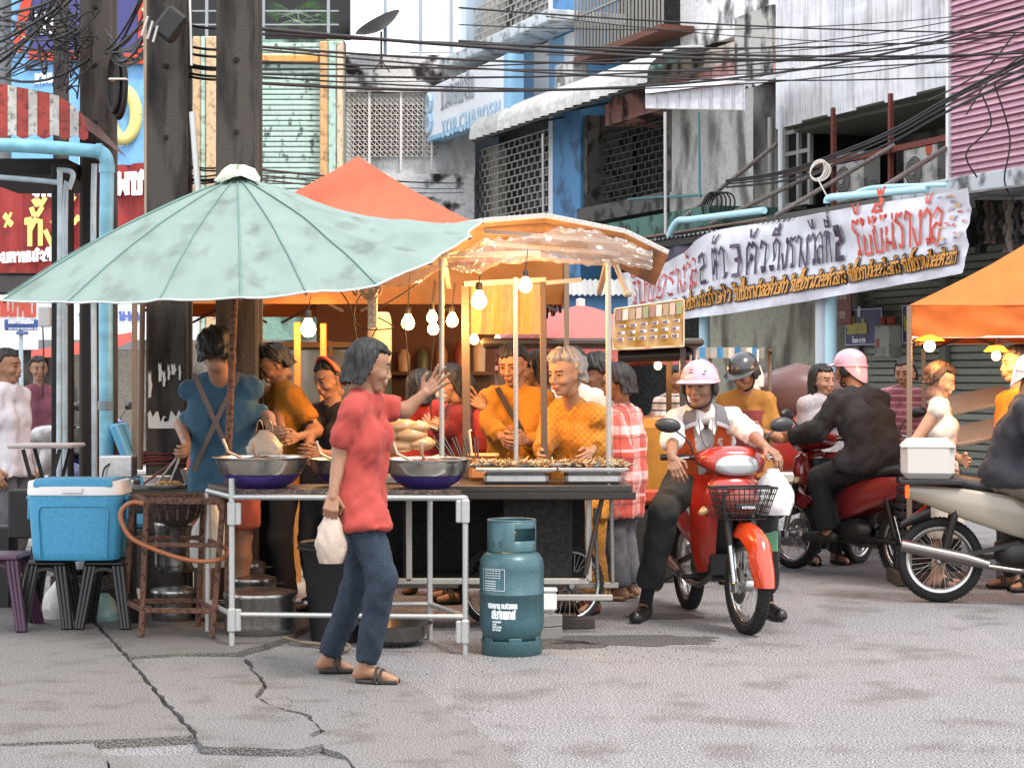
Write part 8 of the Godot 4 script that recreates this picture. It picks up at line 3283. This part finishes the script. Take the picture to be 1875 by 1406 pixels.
func crowd()->void:
	skin_mat=M(Color.WHITE,.55,0.0,{"vc":1,"sss":.05})
	var tan:=Color(.27,.135,.078)
	var fair:=Color(.36,.205,.135)
	var brown:=Color(.24,.115,.065)
	var blk:=hx("15110f")
	var b:=PY(408,11.3,.03)
	person({"label": "vendor in a blue T-shirt and coral shorts cooking with his back turned","at":b,"yaw":168,"h":1.74,"skin":tan,"cell":.014,"head":P(394,644,11.2),"hyaw":195,"hpitch":25,"neck":P(403,690,11.3),"twist":4,"sw":.125,
		"wrR":P(345,828,11.0),"elR":P(331,778,11.35),"wrL":P(503,792,10.9),"elL":P(490,766,11.25),"handL": "grip","handR": "grip",
		"shirt":[cloth("2f5166"),.95,.02,.1,.015],"trousers":[cloth("a5503c"),.88,.03],"hair":{"drop":.1,"thick":.018,"front":.05,"fluff":.008},"shoes":[M(hx("2a2522"),.7),"sandal"],"fat":1.08})
	var nk:=MB.new()
	var np:Vector3=pj.neck - pj.base
	nk.tube(circle(np+UP*.03,Vector3(.06,.02,0),Vector3(0,.01,.06),20),.006,5)
	part(pj.root,"neck_cord",nk,M(hx("b08a3c"),.6))
	for q in [[[-.14,.02],[.16,-.62]],[[.13,.02],[-.14,-.55]]]:
		var sp:=MB.new()
		var row:=[]
		for i in 9:
			var t:=i/8.0
			var x:=lerpf(q[0][0],q[1][0],t)
			var y:=lerpf(q[0][1],q[1][1],t)
			var z:=.125 - .03*pow(x/.14,2)+.015*sin(PI*t)
			var c:=np+Vector3(x,y,z+.01)
			row.append(PackedVector3Array([c - Vector3(.016,0,0),c+Vector3(.016,0,0)]))
		sp.grid(row)
		part(pj.root,"apron_strap",sp,M(hx("5d5148"),.8))
	person({"label": "helper in a yellow T-shirt with bowed head beside the concrete pole","at":PY(512,12.1),"yaw":-60,"h":1.62,"skin":tan,"head":P(502,668,12.1),"hyaw":-75,"hpitch":30,"neck":P(518,705,12.1),
		"wrL":P(545,800,11.7),"wrR":P(520,810,11.6),"shirt":[cloth("a26814"),.7,.022,.08],"trousers":[cloth("2b2b30"),1.95,.02],"hair":{"drop":.06,"thick":.016},"shoes":[M(hx("2a2522"),.7),"sandal"]})
	person({"label": "woman in black with an orange hair band looking down at the bowls","at":PY(598,12.0),"yaw":-35,"h":1.6,"skin":tan,"head":P(603,694,11.95),"hyaw":-50,"hpitch":18,"neck":P(610,742,12.0),
		"wrL":P(590,830,11.6),"wrR":P(560,830,11.6),"shirt":[cloth("201d20"),.75,.018,.08],"trousers":[cloth("2b2b30"),1.95,.02],"bust":.05,"hair":{"drop":.07,"thick":.012,"buns":[[Vector3(0,.03,-.125),Vector3(.04,.04,.04)]]},"shoes":[M(hx("2a2522"),.7),"sandal"]})
	var bd:=MB.new()
	bd.xf=pj.local_head
	for i in 3:
		bd.tube(circle(Vector3(0,.03+i*.006,-.02+i*.008),Vector3(.099,0,0),Vector3(0,.105,.02),18,.15,PI - .15),.012,6)
	part(pj.root,"hair_band",bd,M(hx("b5481f"),.7))
	b=PY(672,9.05,.0)
	var w:=person({"label": "passer-by in a coral T-shirt and jeans striding past the bowls","at":b,"yaw":78,"h":1.6,"skin":tan,"cell":.014,"pel":P(655,905,9.1),"neck":P(668,722,9.08),"head":P(676,672,9.05),"hyaw":105,"hpitch":10,
		"anR":P(668,1222,9.05),"toR":P(722,1247,9.02),"knR":P(700,1060,8.95),"anL":P(600,1205,9.35),"toL":P(640,1225,9.35),"knL":P(655,1065,9.2),
		"wrR":P(610,905,8.9),"elR":P(622,830,8.95),"wrL":P(775,722,9.25),"elL":P(742,752,9.25),"handR": "grip","handL": "open",
		"shirt":[cloth("a33f37"),.85,.024,.1,.016],"trousers":[M(hx("2a3a4c"),.9,0.0,{"grain":[.06,.55,1.1,.25],"stain":[.02,Color(1.0,1.0,1.0),.5,.7,.4],"bump":[.1,.3,.2]}),1.93,.014],"bust":.05,
		"hair":{"drop":.1,"thick":.014,"side":.1,"fluff":.006},"shoes":[M(hx("2b2522"),.8),"sandal"]})
	bag(P(606,982,8.92),.065,.25,"small tan plastic bag carried by the coral-shirted passer-by","b5a494")
	person({"label": "customer in a red top with dark hair behind the snack bags","at":PY(772,12.9),"yaw":160,"h":1.58,"skin":tan,"head":P(770,712,12.9),"hyaw":175,"shirt":[cloth("a8322a"),.8,.02,.08],"trousers":[cloth("3a3436"),1.95,.02],"hair":{"drop":.11,"thick":.016,"side":.1},"shoes":[M(hx("2a2522"),.7),"sandal"]})
	person({"label": "woman in a maroon jacket and face mask holding a phone","at":PY(838,12.5),"yaw":-80,"h":1.6,"skin":fair,"head":P(824,704,12.4),"hyaw":-85,"hpitch":12,"neck":P(838,742,12.5),"wrR":P(800,782,12.2),"wrL":P(798,788,12.5),"handR": "grip",
		"shirt":[cloth("7a2a30"),1.9,.026,.1],"trousers":[cloth("2b2b30"),1.95,.02],"bust":.045,"hair":{"drop":.1,"thick":.014,"buns":[[Vector3(0,-.03,-.13),Vector3(.035,.07,.04)]]},"shoes":[M(hx("2a2522"),.7),"sandal"]})
	var mk:=MB.new()
	mk.xf=pj.local_head
	mk.ball(Vector3(0,-.055,.052),Vector3(.055,.042,.058),16,10)
	part(pj.root,"face_mask",mk,M(hx("a8aab0"),.8))
	var ph:=thing("phone","white mobile phone held by the masked woman","phone",P(783,778,12.1),Basis(Vector3.BACK,-.4)*Basis(UP,.6))
	var mb:=MB.new()
	mb.box(Vector3.ZERO,Vector3(.075,.012,.14),.004)
	part(ph,"case",mb,M(hx("d5d3d0"),.3))
	mb=MB.new()
	mb.box(Vector3(0,.0075,0),Vector3(.066,.002,.128))
	part(ph,"screen",mb,M(hx("1b1d20"),.08))
	var bp:=thing("backpack","red backpack worn behind the masked woman","backpack",P(880,790,12.45))
	mb=MB.new()
	loft(mb,[sy(Vector3(0,-.16,0),.07,.08,3.0),sy(Vector3(0,-.1,0),.09,.1,3.0),sy(Vector3(0,.05,0),.08,.1,3.0),sy(Vector3(0,.14,0),.04,.06)],20)
	part(bp,"bag",mb,cloth("a33a36"))
	mb=MB.new()
	for s in [-.03,.03]:
		mb.tube(curve([Vector3(s,.14,.02),Vector3(s - .04,.2,.02),Vector3(s - .08,.1,.02)],4),.008,5)
	part(bp,"strap",mb,cloth("7a2a2a"))
	person({"label": "young man in a yellow long-sleeved top with a dark shoulder strap","at":PY(942,12.0),"yaw":-15,"h":1.68,"skin":tan,"cell":.014,"head":P(939,669,11.95),"hyaw":-22,"hpitch":14,"neck":P(946,712,12.0),"sw":.118,
		"wrR":P(918,800,11.75),"elR":P(898,775,11.95),"wrL":P(965,808,11.75),"shirt":[cloth("a26c16"),1.9,.022,.08,.014],"trousers":[cloth("33343a"),1.95,.02],"hair":{"drop":.035,"thick":.012,"front":.062},"shoes":[M(hx("2a2522"),.7),"sandal"]})
	np=pj.neck - pj.base
	var st:=MB.new()
	var rw:=[]
	for i in 10:
		var t:=i/9.0
		var c:Vector3=np+(pj.sl as Vector3)*lerpf(-.1,.16,t) - UP*lerpf(-.005,.4,t)+(pj.sf as Vector3)*(.1+.035*sin(PI*t))
		rw.append(PackedVector3Array([c - Vector3(.017,.006,0),c+Vector3(.017,.006,0)]))
	st.grid(rw)
	part(pj.root,"shoulder_strap",st,M(hx("241d1a"),.8))
	person({"label": "woman in a black vest turned away gesturing with one hand","at":PY(992,12.2),"yaw":-100,"h":1.62,"skin":tan,"cell":.015,"head":P(985,679,12.2),"hyaw":-108,"neck":P(1000,722,12.25),
		"elR":P(940,790,11.95),"wrR":P(888,748,11.95),"handR": "open","wrL":P(985,800,12.1),"shirt":[cloth("1f1b1b"),.0,.014,.06],"trousers":[cloth("2b2b30"),1.95,.02],"bust":.05,"hair":{"drop":.09,"thick":.013,"side":.15},"shoes":[M(hx("2a2522"),.7),"sandal"]})
	var diam:=plaid_tex(hx("b5781a"),[])
	var im:=Image.create(96,96,false,Image.FORMAT_RGB8)
	for y in 96:
		for x in 96:
			var u:=absf(fmod((x+y)/24.0,1.0) - .5)
			var v:=absf(fmod((x - y+96)/24.0,1.0) - .5)
			im.set_pixel(x,y,hx("ad6c10").lerp(hx("cf9a44"),smoothstep(.36,.48,maxf(u,v))))
	diam=ImageTexture.create_from_image(im)
	var yel:=M(Color.WHITE,.85,0.0,{"tex":diam,"tri":.16,"rim":.2})
	person({"label": "white-haired older woman in a patterned yellow blouse at the cart","at":PY(1062,11.95),"yaw":-40,"h":1.62,"skin":Color(.37,.2,.12),"cell":.013,"fat":1.2,"head":P(1034,685,11.7),"head_h":.152,"hyaw":-42,"hpitch":8,"hroll":0,"neck":P(1050,738,11.85),"sw":.118,"bust":.062,
		"elL":P(1100,800,11.9),"wrL":P(1075,838,11.6),"elR":P(1000,808,11.8),"wrR":P(985,845,11.45),"shirt":[yel,1.75,.026,.16,.014],"trousers":[yel,1.8,.05],"trousers_name": "skirt",
		"hair":{"drop":.06,"thick":.026,"front":.074,"fluff":.01,"side":.0,"color":hx("c4c1bd"),"rough":.7},"shoes":[M(hx("6b2a26"),.6),"sandal"]})
	person({"label": "person with cropped black hair and white shirt standing behind the white-haired woman","at":PY(1048,13.0),"yaw":-165,"h":1.7,"skin":tan,"head":P(1046,672,13.0),"hyaw":190,"shirt":[cloth("cfc8ba"),.7,.02,.08],"trousers":[cloth("33343a"),1.95,.02],"hair":{"drop":.05,"thick":.014},"shoes":[M(hx("2a2522"),.7),"sandal"]})
	person({"label": "young man with thick black fringe in a grey shirt","at":PY(1102,13.3),"yaw":-60,"h":1.66,"skin":tan,"head":P(1090,684,13.2),"hyaw":-70,"hpitch":8,"neck":P(1102,722,13.3),"shirt":[cloth("8d8b90"),.75,.02,.08],"trousers":[cloth("33343a"),1.95,.02],"hair":{"drop":.06,"thick":.022,"front":.035,"fluff":.008},"shoes":[M(hx("2a2522"),.7),"sandal"]})
	var pt:=plaid_tex(hx("b54a3c"),[[0,20,44,Color(.9,.88,.88),.6],[1,20,44,Color(.9,.88,.88),.6],[0,50,56,Color(.25,.18,.2),.45],[1,50,56,Color(.25,.18,.2),.45],[0,84,92,Color(.9,.86,.86),.6],[1,84,92,Color(.9,.86,.86),.6],[0,108,112,Color(.3,.1,.1),.4],[1,108,112,Color(.3,.1,.1),.4]])
	person({"label": "short-haired woman with glasses in a red plaid shirt and grey slacks","at":PY(1143,12.65),"yaw":-115,"h":1.56,"skin":tan,"cell":.014,"fat":1.08,"head":P(1130,702,12.6),"hyaw":-110,"hpitch":6,"neck":P(1140,748,12.65),"wrL":P(1120,900,12.4),"wrR":P(1150,905,12.9),
		"shirt":[M(Color.WHITE,.88,0.0,{"tex":pt,"tri":.3,"rim":.2}),1.3,.03,.18,.012],"trousers":[cloth("55565c"),1.95,.028],"hair":{"drop":.085,"thick":.022,"fluff":.005,"color":hx("1d1917")},"shoes":[M(hx("9a7a58"),.7),"sandal"]})
	var gl:=MB.new()
	gl.xf=pj.local_head
	for s in [-1.0,1.0]:
		gl.tube(circle(Vector3(s*.033,.006,.1),Vector3(.024,0,0),Vector3(0,.018,0),16),.003,5)
		gl.tube([Vector3(s*.055,.012,.098),Vector3(s*.082,.012,.0)],.003,5)
	part(pj.root,"glasses",gl,M(hx("171514"),.4))
	rider()
	var stripe:=plaid_tex(hx("c9c4bf"),[[1,0,14,hx("2a2628"),.95],[1,64,78,hx("2a2628"),.95]])
	person({"label": "person in a black and white striped top behind the motorcycle rider","at":PY(1240,15.8),"yaw":-30,"h":1.6,"skin":tan,"head":P(1242,698,15.8),"hyaw":40,"shirt":[M(Color.WHITE,.88,0.0,{"tex":stripe,"tri":.12}),.7,.02,.08],"trousers":[cloth("33343a"),1.95,.02],"hair":{"drop":.06,"thick":.014},"shoes":[M(hx("2a2522"),.7),"sandal"]})
	person({"label": "stall keeper in a maroon apron and black helmet at the menu stall","at":PY(1368,13.6),"yaw":-25,"h":1.58,"skin":tan,"head":P(1362,682,13.5),"hyaw":-40,"hpitch":28,"neck":P(1366,718,13.6),"wrL":P(1395,790,13.3),"wrR":P(1350,795,13.3),"shirt":[cloth("9a6a2a"),.8,.02,.05],"over":[["apron",cloth("6d2a2a"),.034,.12,0.0,.02]],"vest_top":.08,"trousers":[cloth("33343a"),1.95,.02],"hair":{"drop":.06,"thick":.012},"shoes":[M(hx("2a2522"),.7),"sandal"]})
	helmet("2b2a28",true)
	var fl:=M(hx("c4bcc2"),.88,0.0,{"grain":[.08,.55,1.05,.3]})
	person({"label": "long-haired woman in a pale patterned blouse beyond the black-clad rider","at":PY(1510,15.0),"yaw":15,"h":1.6,"skin":fair,"head":P(1507,698,15.0),"hyaw":35,"shirt":[fl,.7,.022,.1],"trousers":[cloth("33343a"),1.95,.02],"bust":.05,"hair":{"drop":.16,"thick":.018,"side":.3},"shoes":[M(hx("2a2522"),.7),"sandal"]})
	var st2:=plaid_tex(hx("7a3f48"),[[1,0,20,hx("b59aa0"),.6],[1,64,84,hx("b59aa0"),.6]])
	person({"label": "person in a maroon striped shirt near the canopy post","at":PY(1652,16.4),"yaw":-20,"h":1.66,"skin":brown,"head":P(1658,686,16.4),"hyaw":-30,"shirt":[M(Color.WHITE,.88,0.0,{"tex":st2,"tri":.12}),.8,.02,.1],"trousers":[cloth("2a2522"),1.95,.02],"hair":{"drop":.05,"thick":.016},"shoes":[M(hx("2a2522"),.7),"sandal"]})
	person({"label": "woman in a sleeveless white dress under the orange canopy","at":PY(1720,13.3),"yaw":70,"h":1.58,"skin":fair,"head":P(1722,698,13.3),"hyaw":80,"hpitch":15,"wrL":P(1760,840,13.2),"wrR":P(1725,850,13.1),"shirt":[cloth("c9c2b8"),.0,.022,.3],"trousers":[cloth("b5aea4"),.9,.03],"bust":.05,"hair":{"drop":.05,"thick":.02,"color":hx("3a2a22")},"shoes":[M(hx("2a2522"),.7),"sandal"]})
	person({"label": "stallholder in an orange T-shirt under the orange canopy","at":PY(1868,13.2),"yaw":-70,"h":1.66,"skin":tan,"head":P(1862,668,13.2),"hyaw":-80,"shirt":[cloth("b5701a"),.7,.024,.1],"trousers":[cloth("33343a"),1.95,.02],"hair":{"drop":.05,"thick":.015},"shoes":[M(hx("2a2522"),.7),"sandal"]})
	var m2:=PY(1555,14.2)
	var f2:=turn(-146).z
	person({"label": "rider in black with a pale pink helmet seen from behind","at":m2,"yaw":-146,"h":1.68,"skin":tan,"cell":.015,"pel":m2+UP*.86 - f2*.3,"neck":m2+UP*1.36 - f2*.08,"head":m2+UP*1.53 - f2*.0,"hyaw":-130,"sw":.125,"fat":1.15,
		"wrL":m2+UP*1.03+f2*.28+turn(-146).x*.32,"wrR":m2+UP*1.03+f2*.28 - turn(-146).x*.32,"handL": "grip","handR": "grip",
		"anL":m2+UP*.32+f2*.02+turn(-146).x*.19,"anR":m2+UP*.32+f2*.02 - turn(-146).x*.19,"splay":.5,"shirt":[cloth("1d1b1f"),1.95,.035,.05,.02],"trousers":[cloth("19181b"),1.95,.025],"shoes":[M(hx("1d1b1a"),.6),"shoe"]})
	helmet("bd93a2",true)
	var m4:=PY(1895,12.4)
	var f4:=turn(80).z
	person({"label": "rider with a white cap and dark shirt on the cream motorcycle","at":m4,"yaw":80,"h":1.62,"skin":tan,"cell":.015,"pel":m4+UP*.84 - f4*.22,"neck":m4+UP*1.32 - f4*.06,"head":m4+UP*1.48+f4*.0,"hyaw":70,"hpitch":10,"sw":.12,
		"wrL":m4+UP*1.03+f4*.26+turn(80).x*.32,"wrR":m4+UP*1.03+f4*.26 - turn(80).x*.32,"handL": "grip","handR": "grip","anL":m4+UP*.32+f4*.04+turn(80).x*.18,"anR":m4+UP*.32+f4*.04 - turn(80).x*.18,"splay":.4,
		"shirt":[cloth("2a2a30"),.8,.025,.05],"trousers":[cloth("6d675c"),1.95,.025],"shoes":[M(hx("2a2522"),.7),"shoe"],"hair":{"drop":.04,"thick":.01}})
	helmet("d2cfcc",true,false)
	person({"label": "person in a white shirt passing behind the folding table","at":PY(14,14.0,.03),"yaw":70,"h":1.66,"skin":tan,"head":P(12,672,14.0),"hyaw":75,"shirt":[cloth("cbc8d0"),.8,.024,.1],"trousers":[cloth("55565c"),1.95,.024],"hair":{"drop":.05,"thick":.014,"color":hx("2a2220")},"shoes":[M(hx("2a2522"),.7),"sandal"]})
	person({"label": "person in dark clothes and a dark cap among the left stalls","at":PY(70,19.5,.03),"yaw":20,"h":1.62,"skin":tan,"shirt":[cloth("6d3a48"),.8,.024,.1],"trousers":[cloth("2a2a30"),1.95,.024],"hair":{"drop":.05,"thick":.016},"shoes":[M(hx("2a2522"),.7),"sandal"]})
func rider()->void:
	var at:=PY(1300,11.62)
	var f:=turn(11).z
	var l:=turn(11).x
	var wht:=M(hx("d2cfcb"),.88,0.0,{"grain":[.11,.8,1.,.3],"rim":.2})
	var pel:=at+UP*.84+Vector3(-.06,0,-.12)
	person({"label": "motorcycle taxi rider in an orange numbered vest and pink helmet","at":at,"yaw":8,"h":1.66,"skin":Color(.25,.122,.072),"cell":.0125,"vneck":1,"pel":pel,"neck":P(1290,752,11.45),"head":P(1281,706,11.38),"head_h":.142,"hyaw":-22,"hpitch":6,"sw":.118,"twist":-4,
		"elR":P(1232,806,11.3),"wrR":P(1231,838,11.05),"hdirR":Vector3(.25,-.75,.35),"elL":P(1378,796,11.3),"wrL":P(1406,822,11.0),"hdirL":Vector3(.55,-.4,.35),"palmR":Vector3(.3,-.5,-.7),"palmL":Vector3(-.2,-.8,-.3),"handR": "relaxed","handL": "relaxed",
		"anR":PY(1181,11.62,.085),"toR":PY(1166,11.42,.03),"knR":P(1218,935,11.3),"anL":PY(1405,11.75,.085),"toL":PY(1428,11.52,.03),"knL":P(1398,955,11.25),
		"shirt":[wht,1.12,.02,.02,.016],"trousers":[cloth("232523"),1.78,.03],"shoes":[M(hx("161413"),.35),"shoe"],
		"over":[["vest",M(hx("c9541f"),.8,0.0,{"grain":[.03,.9,1.,.25]}),.031,.03,.085]],"vest_top":.03})
	var root:Node3D=pj.root
	helmet("c497a6",true)
	var np:Vector3=pj.neck - pj.base
	var sl:Vector3=pj.sl
	var sf:Vector3=pj.sf
	var sp:Vector3=pj.sp
	for s in [-1.0,1.0]:
		for k in 2:
			var mb:=MB.new()
			var rows:=[]
			for i in 9:
				var t:=i/8.0
				var row:=PackedVector3Array()
				for j in 7:
					var u:=lerpf(.062,.15,j/6.0)
					var a:=lerpf(-.6,.95,t) if k==0 else lerpf(.96,1.2,t)
					row.append(np+sl*s*u - sp*(.02+.06*pow(u/.16,2))+sp*cos(a)*(.1 if k==0 else .1) - sp*.035+sf*(sin(a)*.112+.008))
				rows.append(row)
			mb.grid(rows)
			part(root,"vest_yoke" if k==0 else "reflective_tape",mb,M(hx("5f5a5e"),.8) if k==0 else M(hx("a9a9ac"),.35,.3))
		var cb:=MB.new()
		var rr:=[]
		for i in 8:
			var t:=i/7.0
			var p:Vector3=np+UP*.035+sl*s*(.058 - .045*t)+sf*(.0+.085*t) - UP*.085*t
			rr.append(PackedVector3Array([p,p+sl*s*.018 - UP*.012+sf*.008,p+sl*s*.034 - UP*.04+sf*.012]))
		cb.grid(rr)
		part(root,"collar",cb,wht)
	var tx:=MB.new()
	thai(tx,"5",Vector2.ZERO,.062,.72,.013,func(q:Vector2)->Vector3:return np+sl*(.07+q.x) - sp*(.165 - q.y)+sf*.15)
	part(root,"vest_number",tx,M(hx("d9d4d0"),.6))
	var nk:=MB.new()
	nk.tube(curve([np+sl*.05+UP*.03,np+sl*.03 - UP*.1+sf*.12,np - UP*.14+sf*.135,np - sl*.03 - UP*.1+sf*.12,np - sl*.05+UP*.03],6),.004,5)
	part(root,"necklace",nk,M(hx("4a4440"),.5))
	for s in ["L","R"]:
		var sk:=MB.new()
		var an:Vector3=pj.J["an"+s]
		var kn:Vector3=pj.J["kn"+s]
		sk.tube([an - UP*.02,an.lerp(kn,.12),an.lerp(kn,.3)],[.042,.04,.046],14)
		part(root,"sock",sk,M(hx("1a1918"),.9))
func _ready()->void:
	var cam:=Camera3D.new()
	cam.name="camera"
	add_child(cam)
	cam.position=Vector3(0,CH,0)
	cam.set_frustum(0.1*1406.0/F,Vector2(0,-0.1*(703.0 - HZ)/F),0.1,400.0)
	cam.current=true
	var env:=Environment.new()
	var sky:=ProceduralSkyMaterial.new()
	sky.sky_top_color=Color(.86,.88,.92)
	sky.sky_horizon_color=Color(.93,.93,.94)
	sky.sky_curve=.2
	sky.ground_bottom_color=Color(.3,.3,.3)
	sky.ground_horizon_color=Color(.6,.6,.6)
	sky.sky_energy_multiplier=1.0
	env.background_mode=Environment.BG_SKY
	env.sky=Sky.new()
	env.sky.sky_material=sky
	env.background_energy_multiplier=1.0
	env.tonemap_mode=Environment.TONE_MAPPER_LINEAR
	env.tonemap_exposure=3.1
	env.sdfgi_enabled=true
	env.ssao_enabled=true
	env.ssil_enabled=true
	var we:=WorldEnvironment.new()
	we.name="world"
	we.environment=env
	add_child(we)
	var sun:=DirectionalLight3D.new()
	sun.name="sun"
	sun.light_energy=.45
	sun.light_angular_distance=14.0
	sun.light_color=Color(1,.97,.93)
	sun.shadow_enabled=true
	add_child(sun)
	sun.look_at_from_position(Vector3(4,10,5),Vector3.ZERO)
	rng.seed=7
	nz.seed=3
	nz.frequency=0.01
	nz.fractal_octaves=3
	ground()
	buildings()
	banner()
	far_buildings()
	poles()
	canopies()
	left_side()
	umbrella()
	cart()
	table()
	goods()
	bulbs()
	vehicles()
	bikes()
	templates()
	crowd()
	wires()
